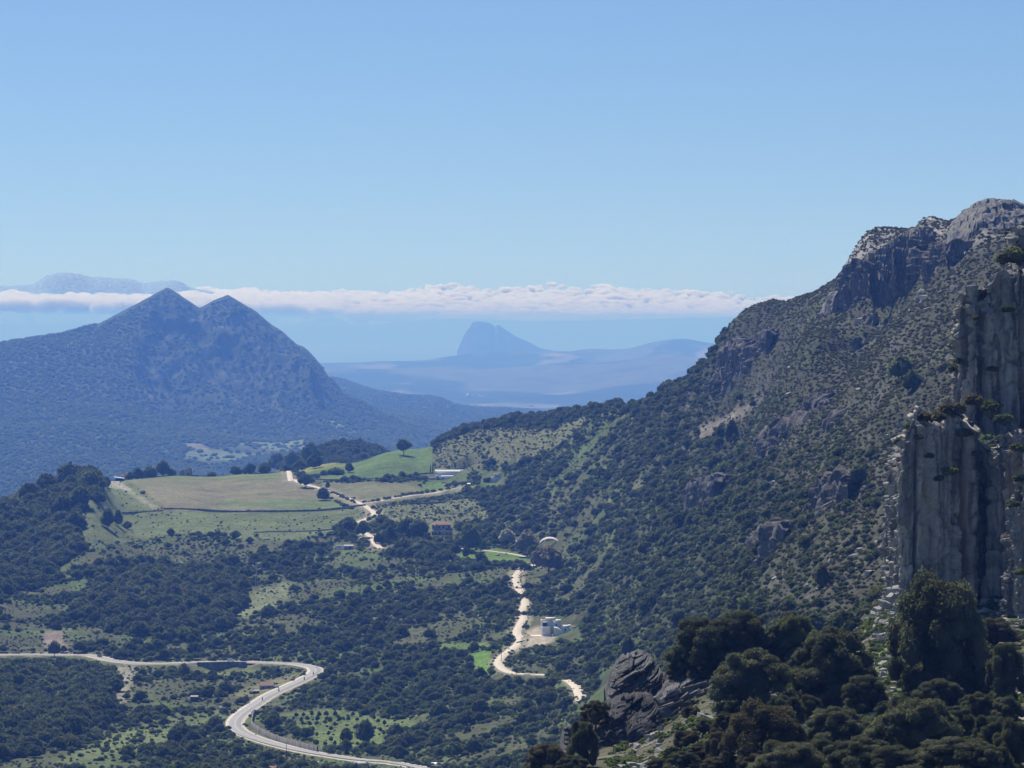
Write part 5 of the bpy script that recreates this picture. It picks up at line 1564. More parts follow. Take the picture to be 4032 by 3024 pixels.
    for k in range(170):
        u = 2480 + 360 * r.random(); vline = np.interp(u, [2480, 2560, 2660, 2740, 2800], [2775, 2760, 2735, 2700, 2690])
        vv = vline + (20 + 150 * max(0, (u - 2500) / 300)) * r.random() ** 1.3
        Yk = 416 - 14 * (vv - vline) / 150 + 4 * r.random()
        s = 0.5 + 1.1 * r.random() ** 2
        put_stone('slab', P(u, vv, Yk) - np.array(t.location), (s * 1.6, s * 0.9, s * 0.45), 0.2 * r.normal(), (0.2 * r.normal(), -0.45 + 0.15 * r.normal()), k, SLABC, t)
    return t


outcrop()
# ------------------------------------------------------------------ dry scrub, stones, boulders of the mountainside
def tuft_object(k, uv, label):
    p = hit(*uv)
    o = add_obj('dry_bush', TUF[k], None, None, p, label=label, category='bush')
    o.scale = (1.1,) * 3
    return o


TUFT_OBJ = [tuft_object(k, uv, lb) for k, (uv, lb) in enumerate((
    ((3620, 1105), 'low dry bush under the right end of the cliff band'), ((3480, 1290), 'low brownish bush on the open high slope'),
    ((3650, 1300), 'dry bush on the bare slope left of the upper cliff tower'), ((3300, 1330), 'little dry bush below the middle of the cliff band'),
    ((3150, 1450), 'little dry bush on the stony slope right of the lower crag'), ((3560, 1480), 'dry bush on the stony slope far left of the upper tower')))]
X, Y, Z, u, v, r = scatter(2.5, 640, 2150, 21)
w = sstep(2500, 3100, u + (1900 - v) * 0.8)
d = w * (0.9 + 0.5 * fbm(X / 25, Y / 25, oct=3, s=141))
d = np.where(poly_mask(FIELDS['scar'], u, v), 0.03, d)
k = (r.random(len(X)) < d) & (u < 4200)
X, Y, Z = X[k], Y[k], Z[k]
n_ = len(X); print('tufts', n_)
instancer('dry_scrub', np.stack([X, Y, Z], 1), 0.5 + 0.95 * r.random(n_) ** 2, r.random(n_) * 6.28, (r.random(n_) * 6).astype(int), TUFT_OBJ, M_TUFT, kind='stuff')

# low young growth in the openings of the valley scrub
X, Y, Z, u, v, r = scatter(3.3, 1250, 3100, 23)
d = 0.75 * (1 - sstep(2600, 3200, u)) * (0.55 + 0.9 * fbm(X / 20, Y / 20, oct=3, s=143))
ju = 20 * fbm(X / 25, Y / 25, oct=3, s=171); jv = 10 * fbm(X / 25, Y / 25, oct=3, s=175)
for fk in FIELDS:
    d = np.where(poly_mask(FIELDS[fk], u + ju, v + jv), d * (0.0 if fk in ('brown', 'hill_green', 'olive', 'bright', 'meadow', 'meadow_low', 'clay') else (0.12 if fk in ('lower_green', 'left_green', 'orchard', 'meadow_left') else 0.5)), d)
rr_ = 0.4 + 0.75 * r.random(len(X)) ** 2
k = (r.random(len(X)) < d) & free(u, v, Y, rr_ * FPX / Y, rr_ * FPX / Y) & off_road(X, Y)
X, Y, Z, rr_ = X[k], Y[k], Z[k], rr_[k]; n_ = len(X); print('young', n_)
instancer('undergrowth', np.stack([X, Y, Z], 1), rr_, r.random(n_) * 6.28, (r.random(n_) * 6).astype(int), SHRUB_OBJ, M_SHRUB, kind='stuff')

# boulders: the named ones first
BOULD = [(3430, 2258, 5.0, 'big flat-topped pale boulder on the slope beside the grey cliff'), (3365, 2190, 4.2, 'pale tilted boulder above the big flat-topped one'), (3490, 1715, 3.4, 'bright rounded boulder just left of the cliff edge'), (3545, 1670, 3.6, 'grey boulder touching the cliff rim'),
         (3385, 2160, 2.6, 'small pale slab up the slope from the flat-topped boulder'), (2655, 1575, 5.2, 'domed grey boulder on the skyline slope'), (2680, 1598, 3.6, 'pale boulder right of the domed skyline boulder'), (2712, 1600, 4.2, 'upright pale boulder at the right of the skyline group'), (2660, 1652, 4.0, 'pale boulder below the domed skyline boulder'),
         (2600, 1620, 4.0, 'long pale rock left of the skyline boulders'), (3107, 1548, 4.2, 'bright white angular rock above the gravel scar'), (2962, 1585, 4.5, 'long pale rock at the head of the gravel scar'), (2985, 1572, 3.4, 'short pale rock at the top end of the gravel scar'), (3062, 1500, 2.8, 'lone pale rock on the slope above the scar'),
         (3350, 1655, 3.0, 'slanting pale rock on the slope left of the cliff'), (3225, 1680, 3.0, 'pale rock below the upper slope crags'), (3050, 2275, 2.6, 'white stone in the bushes below the square-faced crag'), (3530, 1150, 7.0, 'upper grey block standing under the cliff band'), (3690, 1020, 7.0, 'grey block at the right foot of the cliff band'),
         (3640, 1170, 6.0, 'pale split block on the slope below the cliff band'), (3700, 1155, 6.0, 'dark block right of the pale split block'), (3655, 1215, 5.0, 'pale flat block below the split block'), (3545, 1295, 4.0, 'white stone in the middle of the high slope'), (3480, 1285, 3.6, 'pale stone left of the middle of the high slope'),
         (3440, 1225, 6.5, 'greyish rock mass at the left foot of the cliff band'), (3390, 1260, 7.0, 'rough rock mass lower left of the cliff band'), (1575, 1798, 3.2, 'pale rock pile on the bright green hill'), (1958, 2183, 5.0, 'pale stone heap in the fenced meadow'), (1990, 2178, 3.6, 'dark stones beside the pale heap in the meadow'),
         (1195, 2025, 3.4, 'white stone below the wall of the brown field'), (1250, 2026, 2.2, 'small white stone right of the bigger one below the field wall'), (1160, 2092, 3.5, 'scattered white rocks on the lower green slope'), (1115, 2092, 3.0, 'white rock at the left of the lower green slope'), (1050, 2120, 6.0, 'purplish rock heap below the lower green field'),
         (1785, 1812, 3.5, 'rounded stone on the grass above the barn'), (1120, 2160, 3.5, 'flat white rock among bushes below the rock heap'), (2205, 2525, 2.2, 'white stone below the white walled house'), (2265, 2588, 2.4, 'bright white stone in the bushes right of the track bend'), (1170, 2886, 2.0, 'pale rocks behind the bend wall')]
for n, (bu, bv, s, lb) in enumerate(BOULD):
    p = hit(bu, bv + 4)
    o = put_stone('boulder', p + np.array((0, 0, s * 0.02)), (s * 0.42, s * 0.36, s * 0.24), 0.5 * math.sin(n * 2.1), (0.15 * math.sin(n * 3.1), -0.2 + 0.2 * math.cos(n * 1.7)), n, label=lb, category='boulder')
BPROTO = []
X, Y, Z, u, v, r = scatter(5.2, 640, 2200, 31)
w = sstep(2450, 3100, u + (1900 - v) * 0.6)
d = w * (0.05 + 0.55 * np.maximum(fbm(X / 40, Y / 60, oct=3, s=151) - 0.12, 0) ** 1.0)
d = np.where(poly_mask([(3380, 1180), (3750, 1060), (3800, 1400), (3560, 1900), (3300, 1700), (3100, 1560)], u, v), d * 1.5, d)
d = np.where(poly_mask(FIELDS['scar'], u, v), 0.6, d)
k = r.random(len(X)) < d
X, Y, Z, u, v = X[k], Y[k], Z[k], u[k], v[k]
sz = 0.45 + 1.6 * r.random(len(X)) ** 5
order = np.argsort(-sz / Y)
chosen = []
for i in order:
    if len(chosen) == 240:
        break
    if visible(u[i], v[i], Y[i], sz[i] * FPX / Y[i]):
        chosen.append(i)
for n, i in enumerate(chosen):
    o = put_stone('rock', (X[i], Y[i], Z[i] + 0.08 * sz[i]), (sz[i], sz[i] * 0.8, sz[i] * 0.6), n * 1.9, (0.3 * math.sin(n), 0.3 * math.cos(n * 2.3)), n, SLAB1,
                  label=f'{("pale angular", "flat grey", "blunt pale", "small grey")[n % 4]} rock lying {where(u[i], v[i])}', category='rock', group='rocks strewn over the mountainside')
    if n < 6:
        BPROTO.append(o)
k = np.ones(len(X), bool); k[chosen] = False
n_ = k.sum(); print('stones', n_)
instancer('rubble', np.stack([X, Y, Z + 0.1 * sz], 1)[k], sz[k] * 0.8, r.random(n_) * 6.28, (r.random(n_) * 6).astype(int), BPROTO, M_STONE, kind='stuff')

# ------------------------------------------------------------------ foreground holm oaks: (u, v of crown centre, width, height, brown?, label)
FORE = [
    (3706, 2473, 375, 490, 0, 'tallest holm oak, rising in front of the grey cliff with its trunk showing'),
    (2790, 2530, 300, 260, 0, 'dark holm oak behind the tilted rock outcrop, leftmost of the upper row'), (2925, 2500, 240, 250, 0, 'dark holm oak second from the left in the upper row'), (3121, 2500, 218, 215, 0, 'holm oak with a bare trunk in the gap of the upper row'),
    (2955, 2665, 325, 300, 0, 'broad rounded holm oak right of the rock ledge'), (3287, 2600, 315, 330, 0, 'wide holm oak left of the stony grass gap'), (3020, 2880, 320, 285, 1, 'brownish holm oak in front of the broad rounded one'), (2945, 2905, 180, 250, 1, 'narrow brownish oak at the left of the big brownish one'),
    (3410, 2720, 190, 165, 0, 'small rounded holm oak below the stony grass gap'), (3610, 2845, 360, 270, 0, 'wide low holm oak in the middle of the lower right'), (3846, 2779, 150, 145, 0, 'little holm oak between the wide low one and the right edge'), (3300, 2855, 250, 190, 0, 'holm oak beside the brownish one, lower middle'),
    (3829, 2600, 150, 230, 1, 'brownish oak leaning beside the tallest holm oak'), (3916, 2480, 170, 130, 1, 'small brownish oak at the foot of the cliff'), (3965, 2640, 160, 270, 0, 'slim holm oak near the right edge'), (3110, 2985, 300, 170, 0, 'holm oak cut by the bottom edge, below the brownish one'),
    (3392, 2985, 290, 190, 0, 'holm oak cut by the bottom edge, in the middle of the row'), (3790, 2990, 380, 190, 0, 'broad holm oak cut by the bottom edge, right of the middle'), (3995, 2930, 170, 230, 0, 'holm oak at the bottom right corner'), (3520, 2990, 200, 150, 0, 'low holm oak cut by the bottom edge under the wide low one'),
    (2830, 2930, 110, 130, 1, 'small brown bush-like oak right of the dark rock face'), (2295, 2915, 120, 190, 0, 'dark young oak left of the dark rock face'), (2345, 2800, 120, 110, 1, 'thin brownish oak above the low pinnacle'), (2160, 2985, 190, 150, 1, 'brownish oak at the bottom left of the low pinnacle'),
    (3200, 2700, 170, 150, 0, 'small holm oak filling the gap between the two wide ones'), (2690, 2640, 120, 100, 1, 'thin grey-brown bush on the shoulder of the outcrop'), (3480, 2880, 150, 130, 0, 'low rounded holm oak left of the wide low one'), (3900, 2870, 150, 140, 0, 'low holm oak left of the bottom right corner'),
    (2255, 3010, 130, 100, 0, 'dark oak top at the bottom edge left of the dark rock face'), (2840, 3010, 170, 90, 1, 'brown oak top at the bottom edge right of the dark rock face'),
    (3180, 2780, 120, 110, 0, 'small holm oak right of the brownish one'), (3700, 2720, 190, 130, 0, 'shaded low oak under the tallest holm oak'), (3840, 2690, 150, 130, 1, 'shaded brownish oak right under the tallest holm oak'),
]
FORE += [
    (2700, 2905, 110, 80, 1, 'brown bush on the slope right of the dark rock face'), (2760, 2960, 120, 90, 1, 'brown bush below the pale slabs near the bottom'), (2690, 2990, 130, 90, 0, 'dark bush at the bottom right of the dark rock face'), (2770, 2860, 90, 70, 0, 'green bush below the rock ledge'), (2650, 2960, 80, 60, 0, 'small green bush at the foot of the dark rock face'), (2600, 3010, 110, 70, 1, 'brown bush at the bottom edge under the dark rock face'), (2720, 2800, 80, 50, 1, 'low brown bush between the ledges'),
    (2900, 2790, 150, 130, 0, 'low holm oak under the broad rounded one at its left'), (3090, 2790, 150, 140, 0, 'low holm oak at the right foot of the broad rounded one'), (3230, 2960, 170, 130, 0, 'rounded holm oak near the bottom, right of the brownish one'), (3350, 2640, 130, 120, 0, 'low oak at the left edge of the stony grass gap'),
    (3500, 2800, 130, 110, 0, 'small oak below the grass gap, right of the small rounded one'), (3640, 2990, 200, 130, 0, 'low holm oak cut by the bottom edge right of the middle'), (3760, 2830, 180, 140, 0, 'rounded oak right of the wide low one'), (3900, 2990, 180, 150, 0, 'rounded oak at the bottom edge near the right corner'),
    (3960, 2790, 140, 120, 0, 'low oak at the right edge above the corner'), (2990, 2990, 170, 110, 1, 'brownish oak top at the bottom edge below the big brownish one'), (3050, 2570, 150, 140, 0, 'dark low oak in the upper row under the gap'), (3170, 2610, 130, 120, 0, 'dark low oak filling the upper row right of the bare trunk'),
    (2740, 2560, 120, 120, 0, 'dark oak at the left end of the upper row'), (2860, 2840, 110, 90, 1, 'brown bush-like oak right of the pale slabs'), (3620, 2660, 150, 120, 0, 'shaded oak at the left foot of the tallest holm oak'),
]
for n, (cu, cv, w, h, br, lb) in enumerate(FORE):
    vb = min(cv + h * 0.56, 3075)
    g0 = hit(cu, min(vb, 3020), 250.0)
    Yb = g0[1] if vb <= 3020 else g0[1] - (vb - 3020) * 0.42
    if g0[1] > 640:                       # the slope falls away here: the tree stands on the near shoulder
        Yb = 425 if cu > 2600 else 392
    pb = P(cu, vb, Yb)
    zg = float(ground(pb[0], Yb))
    R = 0.5 * w * Yb / FPX * 1.06
    Ht = h * 1.06 * Yb / FPX
    kk = n % 6
    ch = 1.45 + 0.15 * (kk % 3)
    lift = 0.02 * ch
    t = empty('holm_oak', (pb[0], Yb, pb[2]), lb, 'tree', None, n * 1.1)
    t.scale = (R, R, R)
    zs = Ht / R / (ch * 1.10)
    c = add_obj('crown', FOR[kk], None, t, (0, 0, lift * zs - 0.1))
    c.scale = (1, 1, zs)
    if br:
        c.material_slots[0].link = 'OBJECT'; c.material_slots[0].material = M_FBROWN
    o = add_obj('trunk', FTRK[n % 4], None, t)
    o.scale = (0.85, 0.85, 0.72 * zs)
    gap = (pb[2] - zg) / R
    if gap > 0.15:
        o.scale = (0.9, 0.9, 0.72 * zs)
        g = Geo(); g.tube([(0, 0, -gap - 0.3), (0.03, 0.02, -gap * 0.5), (0, 0, 0.05)], [0.10, 0.08, 0.075], 7)
        add_obj('lower_trunk', g.mesh('lower_trunk', True), M_BARK, t)

# grass tufts, low plants and scree of the foreground
FT = []
for k, (uv, lb) in enumerate((((3500, 2620), 'low green plant on the stony gap'), ((3520, 2690), 'leafy low plant in the grass of the gap'), ((3470, 2560), 'small plant by the scree'), ((2745, 2800), 'low plant on the ledge of the outcrop'))):
    o = add_obj('low_plant', TUF[k], None, None, hit(*uv, 250.0), label=lb, category='plant'); o.scale = (0.5,) * 3
    o.material_slots[0].link = 'OBJECT'; o.material_slots[0].material = M_BRIGHT
    FT.append(o)
r = np.random.default_rng(41)
n_ = 16000
Y = np.sqrt(290 ** 2 + (500 ** 2 - 290 ** 2) * r.random(n_)); X = Y * (0.01 + 0.15 * r.random(n_))
Z = ground(X, Y); u, v = proj(X, Y, Z)
k = (fbm(X / 4, Y / 4, oct=3, s=161) > -0.15) & (u > 2400)
instancer('ground_cover', np.stack([X, Y, Z - 0.05], 1)[k], (0.2 + 0.75 * r.random(n_) ** 3)[k], (r.random(n_) * 6.28)[k], (r.random(n_) * 4).astype(int)[k], FT, M_SHRUB, kind='stuff')
n_ = 7500
Y = np.sqrt(300 ** 2 + (495 ** 2 - 300 ** 2) * r.random(n_)); X = Y * (0.03 + 0.13 * r.random(n_))
Z = ground(X, Y); u, v = proj(X, Y, Z)
den = 0.18 + 0.8 * poly_mask([(3430, 2560), (3470, 2360), (3560, 2380), (3580, 2560), (3480, 2680), (3420, 2660)], u, v) + 0.6 * poly_mask([(3870, 2340), (4050, 2330), (4050, 2480), (3950, 2480)], u, v) + 0.35 * (fbm(X / 6, Y / 6, oct=3, s=163) > 0.1)
k = r.random(n_) < den
X, Y, Z, u, v = X[k], Y[k], Z[k], u[k], v[k]
sz = 0.12 + 0.75 * r.random(len(X)) ** 4
order = np.argsort(-sz / Y)[:160]
FP = []
for n, i in enumerate(order):
    o = put_stone('stone', (X[i], Y[i], Z[i] + 0.1 * sz[i]), (sz[i], sz[i] * 0.8, sz[i] * 0.55), n * 1.3, (0.3 * math.sin(n), 0.3 * math.cos(n * 2.1)), n, SLAB1,
                  label=f'{("pale angular", "flat white", "blocky grey")[n % 3]} stone {where(u[i], v[i])}', category='stone', group='stones on the foreground slope')
    if n < 6:
        FP.append(o)
k = np.ones(len(X), bool); k[order] = False
instancer('scree', np.stack([X, Y, Z], 1)[k], sz[k], r.random(k.sum()) * 6.28, (r.random(k.sum()) * 6).astype(int), FP, M_STONE, kind='stuff')
# scree slope at the left foot of the cliff
for n, (su, sv, s) in enumerate(((3395, 2478, 1.6), (3420, 2440, 1.1), (3440, 2420, 1.2), (3460, 2400, 1.3), (3470, 2370, 1.0), (3490, 2380, 1.5), (3500, 2420, 1.2), (3455, 2470, 1.0), (3480, 2500, 0.9), (3440, 2520, 0.9), (3510, 2350, 1.4), (3525, 2320, 1.2), (3535, 2385, 1.0), (3470, 2440, 1.1), (3500, 2470, 1.0), (3450, 2450, .8), (3905, 2395, 1.0), (3925, 2392, 1.1), (3950, 2385, 1.2), (3975, 2400, 1.2), (3995, 2420, 1.0), (3960, 2440, 0.9), (2800, 2838, 1.7), (2770, 2825, 1.3), (3860, 2770, 1.0), (3920, 2770, 1.1))):
    p = hit(su, sv, 250.0)
    if p[1] > 600:
        p = P(su, sv, 478.0)
    put_stone('scree_block', p, (s * 0.62, s * 0.5, s * 0.36), n * 0.7, (0.2 * math.sin(n), -0.3), n, SLAB,
              label=f'{("pale", "grey", "bleached")[n % 3]} fallen block {where(su, sv)}', category='rock', group='fallen blocks at the foot of the cliff')

# slabs that stick out of the cliff rims and its left edge
def rim_blocks(V, rows, count, smin, smax, seed, tilt=-0.4, cols=None):
    r = np.random.default_rng(seed)
    nc = V.shape[1]
    for k in range(count):
        j = int((r.random() if cols is None else cols[0] + (cols[1] - cols[0]) * r.random()) * (nc - 1)); i = int((rows[0] + (rows[1] - rows[0]) * r.random() ** 0.7) * (V.shape[0] - 4))
        p = V[i, j]
        if proj(*p)[0] > 4080:
            continue
        s = smin + (smax - smin) * r.random() ** 2
        put_stone('slab', p - np.array(cliff.location), (s * 1.2, s * 1.0, s * 0.6), 0.3 * r.normal(), (0.15 * r.normal(), tilt + 0.15 * r.normal()), k, SLABK, cliff)


SLABK = []
for me in SLAB1:
    q = me.copy(); q.materials.clear(); q.materials.append(M_CLIFF); SLABK.append(q)
rim_blocks(V1, (0.9, 1.0), 60, 0.5, 1.3, 81, cols=(0.05, 0.5))
rim_blocks(V1, (0.15, 0.95), 26, 0.6, 1.3, 82, cols=(0.12, 0.30))
rim_blocks(V2, (0.7, 1.0), 55, 0.5, 1.2, 83, cols=(0.1, 0.6))
rim_blocks(V2, (0.1, 0.9), 14, 0.6, 1.1, 84, cols=(0.12, 0.24))
rim_blocks(V4, (0.2, 1.0), 10, 0.5, 1.0, 85)

# bushes growing on the ledges of the cliff
for n, (bu, bv, Yb, R, br, lb) in enumerate(((3760, 1600, 486, 2.5, 1, 'grey-brown bush on the ledge between the two cliff walls'), (3830, 1570, 488, 2.2, 1, 'second grey-brown bush on the ledge between the cliff walls'), (3700, 1640, 481, 1.5, 1, 'small bush at the left end of the cliff ledge'),
                                            (3735, 1850, 480, 1.5, 0, 'bush growing out of the middle of the cliff face'), (3700, 1880, 479, 1.1, 0, 'little bush left of the one on the cliff face'), (3900, 1600, 490, 2.2, 0, 'dark bush on the right of the cliff ledge'), (3960, 1640, 484, 1.7, 0, 'green bush at the top of the side rib'),
                                            (4000, 1760, 457, 1.4, 0, 'green bush high on the side rib'), (4015, 1880, 456, 1.3, 0, 'green ivy bush half way down the side rib'), (3985, 1980, 457, 1.2, 0, 'green ivy bush low on the side rib'), (3995, 1000, 537, 3.2, 0, 'dark ivy bush on the corner above the cliff'), (4025, 1120, 536, 3.0, 0, 'dark ivy bush lower on the corner above the cliff'),
                                            (3975, 1210, 499, 1.4, 0, 'dark bush on the rim of the upper tower'), (3775, 1420, 500, 1.2, 0, 'dark bush on the left edge of the upper tower'), (3700, 1640, 700, 3.4, 1, 'brownish bush behind the left edge of the upper tower'), (3745, 1560, 640, 3.0, 1, 'dark thicket left of the upper tower'), (4020, 2250, 455, 1.0, 0, 'green bush at the foot of the side rib'), (3752, 1450, 503, 1.3, 0, 'dark bush at the left foot of the upper tower'), (3762, 1350, 503, 0.9, 0, 'small dark bush in a crack of the upper tower edge'), (3740, 1520, 500, 1.8, 1, 'brownish bush where the upper tower meets the ledge'), (3530, 1800, 486, 0.8, 0, 'small bush on the left edge of the buttress'), (3505, 2120, 486, 1.3, 0, 'bush at the left side of the buttress foot'), (3495, 2260, 484, 1.6, 1, 'brownish bush low at the left of the buttress'), (3620, 1720, 480, 0.9, 0, 'small bush under the rim of the buttress'), (3850, 1780, 485, 1.0, 0, 'bush in the dark cleft of the buttress'), (3905, 1450, 497, 1.0, 0, 'small bush on the face of the upper tower'), (3850, 1250, 496, 0.9, 0, 'small bush high on the face of the upper tower'), (3735, 1330, 512, 2.0, 1, 'brownish thicket on the slope beside the left edge of the upper tower'), (3728, 1420, 510, 2.2, 1, 'lower brownish thicket on the slope beside the upper tower'), (3745, 1240, 516, 1.4, 0, 'dark thicket on the slope beside the top of the upper tower'), (3590, 1672, 482, 1.3, 0, 'green bush on the rim at the left of the buttress'), (3645, 1640, 483, 1.5, 1, 'brown bush on the highest rim of the buttress'), (3548, 1735, 488, 1.4, 0, 'dark bush below the left rim of the buttress'), (3660, 1790, 479, 1.0, 0, 'tuft of green on the buttress face'), (3800, 1700, 484, 1.5, 0, 'dark bush on the rim right of the buttress top'), (3520, 1960, 485, 1.2, 0, 'dark bush half way down the left edge of the buttress'))):
    p = P(bu, bv, Yb)
    if bu < (3548 if bv > 1660 else 3752) and not 3560 < bu < 3720:
        p = hit(bu, bv + R * 10, 520.0); R = R * p[1] / Yb * 0.8          # beside the cliff: it grows on the slope behind
    o = add_obj('ledge_bush', SHR[n % 6], None, None, p - np.array((0, 0, R * 0.5)), label=lb, category='bush')
    o.scale = (R, R * 0.8, R * 0.85); o.rotation_euler = (0, 0, n)
    o.material_slots[0].link = 'OBJECT'; o.material_slots[0].material = M_FBROWN if br else M_OAK
# ------------------------------------------------------------------ roads
M_ASPH = plain('worn_asphalt', (0.33, 0.315, 0.30), rough=0.9, var=0.15, scale=0.25)
M_DIRT = plain('pale_dirt', (0.62, 0.54, 0.44), rough=1.0, var=0.16, scale=0.35)
M_PAINT = plain('road_paint', (0.72, 0.72, 0.70), rough=0.7, var=0.08)
M_METAL = plain('galvanised_steel', (0.50, 0.51, 0.52), rough=0.45, var=0.1, metal=0.6)
M_WHITE = plain('white_wash', (0.86, 0.86, 0.85), rough=0.9, var=0.06, scale=0.6)
M_GREYW = plain('grey_render', (0.36, 0.35, 0.34), rough=0.95, var=0.2, scale=0.7)
M_CREAM = plain('cream_render', (0.60, 0.55, 0.50), rough=0.9, var=0.08, scale=0.6)
M_TILE = plain('clay_tiles', (0.36, 0.22, 0.15), rough=0.9, var=0.25, scale=1.2)
M_TERRA = plain('terracotta_paving', (0.42, 0.19, 0.11), rough=0.9, var=0.2, scale=1.0)
M_DARK_ = plain('dark_opening', (0.018, 0.02, 0.024), rough=0.4, var=0.2)
M_BROWN = plain('dark_timber', (0.085, 0.065, 0.05), rough=0.9, var=0.25)
M_WALLS = rock_mat('field_stone', (0.30, 0.285, 0.26), (0.13, 0.125, 0.115), (0.24, 0.19, 0.14), amp=0.8)
M_RUBBER = plain('black_rubber', (0.02, 0.02, 0.02), rough=0.8, var=0.1)
M_GLASS = plain('dark_glass', (0.03, 0.04, 0.05), rough=0.1, spec=0.6, var=0.05)
M_CARW = plain('white_car_paint', (0.8, 0.8, 0.8), rough=0.3, spec=0.5, var=0.02)
M_CARR = plain('dark_red_car_paint', (0.16, 0.035, 0.025), rough=0.3, spec=0.5, var=0.05)
M_GREENR = plain('pale_green_sheet', (0.55, 0.68, 0.60), rough=0.6, var=0.06)
M_TARP = plain('white_sheet', (0.80, 0.80, 0.78), rough=0.6, var=0.05)


def ribbon(name, c, half, mat, dz=0.12, off=0.0, parent=None, skirt=0.5, seg=None, **props):
    """a strip of road along a centre line, draped on the cut ground"""
    c = c if seg is None else c[seg[0]:seg[1]]
    t = np.gradient(c[:, :2], axis=0); t /= np.linalg.norm(t, axis=1)[:, None] + 1e-9
    n = np.stack([-t[:, 1], t[:, 0]], 1)
    rows = []
    for w, z in ((off - half - 0.3, dz - skirt), (off - half, dz), (off + half, dz), (off + half + 0.3, dz - skirt)):
        rows.append(np.concatenate([c[:, :2] + n * w, (c[:, 2] + z)[:, None]], 1))
    V = np.stack(rows, 0)
    if skirt == 0:
        V = V[1:3]
    return add_obj(name, mesh_from(name, V.reshape(-1, 3), grid_faces(len(V), len(c))), mat, parent, **props)


mr = ROADS['main_road'][0]
road = ribbon('road', mr, 3.5, M_ASPH, kind='structure')
ribbon('road_shoulder', mr, 4.7, M_DIRT, dz=0.05, kind='structure')
for s in (-1, 1):
    ribbon('edge_line', mr, 0.10, M_PAINT, dz=0.135, off=3.15 * s, parent=road, skirt=0)
ribbon('centre_line', mr, 0.08, M_PAINT, dz=0.135, off=0.0, parent=road, skirt=0)
for key, half in (('farm_track', 2.3), ('barn_track', 1.5), ('valley_track', 2.4)):
    ribbon('track', ROADS[key][0], half, M_DIRT, kind='structure')
for s in (-1, 1):
    ribbon('wheel_track', ROADS['meadow_track'][0], 0.45, M_DIRT, off=0.9 * s, kind='structure')


def along(c, u, v):
    """nearest point of a centre line to a place in the view: index"""
    a, b = proj(c[:, 0], c[:, 1], c[:, 2])
    return int(np.argmin((a - u) ** 2 + (b - v) ** 2))


def frame(c, i):
    t = c[min(i + 1, len(c) - 1), :2] - c[max(i - 1, 0), :2]; t = t / (np.linalg.norm(t) + 1e-9)
    return t, np.array((-t[1], t[0]))


def wall_along(name, pts, hgt, thick, label, cat, mat, sink=0.8, jag=0.12):
    """a stone wall following points on the ground"""
    c = spline(np.asarray(pts, float), 1.5)
    t = np.gradient(c[:, :2], axis=0); t /= np.linalg.norm(t, axis=1)[:, None] + 1e-9
    n = np.stack([-t[:, 1], t[:, 0]], 1)
    r = np.random.default_rng(len(c))
    z1 = c[:, 2] + hgt * (1 + jag * r.normal(size=len(c)) * 0.5)
    rows = []
    for w, z in ((-thick / 2, c[:, 2] - sink), (-thick / 2 * 0.85, z1), (thick / 2 * 0.85, z1 + 0.02), (thick / 2, c[:, 2] - sink)):
        rows.append(np.concatenate([c[:, :2] + n * w + 0.05 * r.normal(size=(len(c), 2)), z[:, None]], 1))
    V = np.stack(rows, 0)
    return add_obj(name, mesh_from(name, V.reshape(-1, 3), grid_faces(4, len(c))), mat, label=label, category=cat)


# the wall below the road, the wall inside the bend, field walls
i0, i1 = along(mr, 755, 2609), along(mr, 1010, 2607)
pts = []
for i in range(i0, i1, 3):
    t, n = frame(mr, i); s = -1 if n[1] > 0 else 1
    pts.append((mr[i, 0] + n[0] * s * 5.6, mr[i, 1] + n[1] * s * 5.6, mr[i, 2] - 3.4))
wall_along('retaining_wall', pts, 3.9, 0.8, 'dark retaining wall holding up the road under the white car', 'wall', M_WALLS, jag=0.02)
pts = [tuple(hit(a, b) ) for a, b in ((1000, 2812), (994, 2835), (992, 2860), (1015, 2880), (1055, 2902), (1105, 2922), (1165, 2940), (1225, 2955), (1250, 2960))]
wall_along('bend_wall', pts, 2.5, 0.8, 'curved grey stone wall on the inside of the hairpin bend', 'wall', M_WALLS, jag=0.03)
for pix, h, lb in (([(640, 2004), (660, 2006), (780, 2010), (904, 2017), (1050, 2016), (1200, 2014), (1300, 2009), (1400, 1996), (1440, 1992)], 1.5, 'long dark field wall along the bottom of the brown field'),
                   ([(480, 2021), (560, 2017), (640, 2013)], 1.0, 'low field wall below the pale grassy bank'),
                   ([(1215, 1888), (1300, 1892), (1441, 1889), (1560, 1880), (1660, 1868), (1705, 1862)], 1.3, 'dark field wall under the bright green hill'),
                   ([(560, 1868), (700, 1866), (860, 1872), (1000, 1866), (1125, 1856)], 0.8, 'low stone wall along the top of the brown field'),
                   ([(1218, 1876), (1250, 1872), (1290, 1872)], 1.6, 'short dark wall left of the bushes on the green hill'),
                   ([(1500, 1992), (1640, 1985), (1760, 1976)], 0.9, 'broken terrace wall below the barn track'),
                   ([(1000, 2098), (1110, 2094), (1230, 2092), (1320, 2084)], 0.8, 'tumbled stone wall across the lower green field'),
                   ([(2050, 2222), (2100, 2222)], 0.8, 'short stone wall at the corner of the fenced meadow')):
    wall_along('stone_wall', [tuple(hit(a, b)) for a, b in pix], h, 0.9, lb, 'wall', M_WALLS)

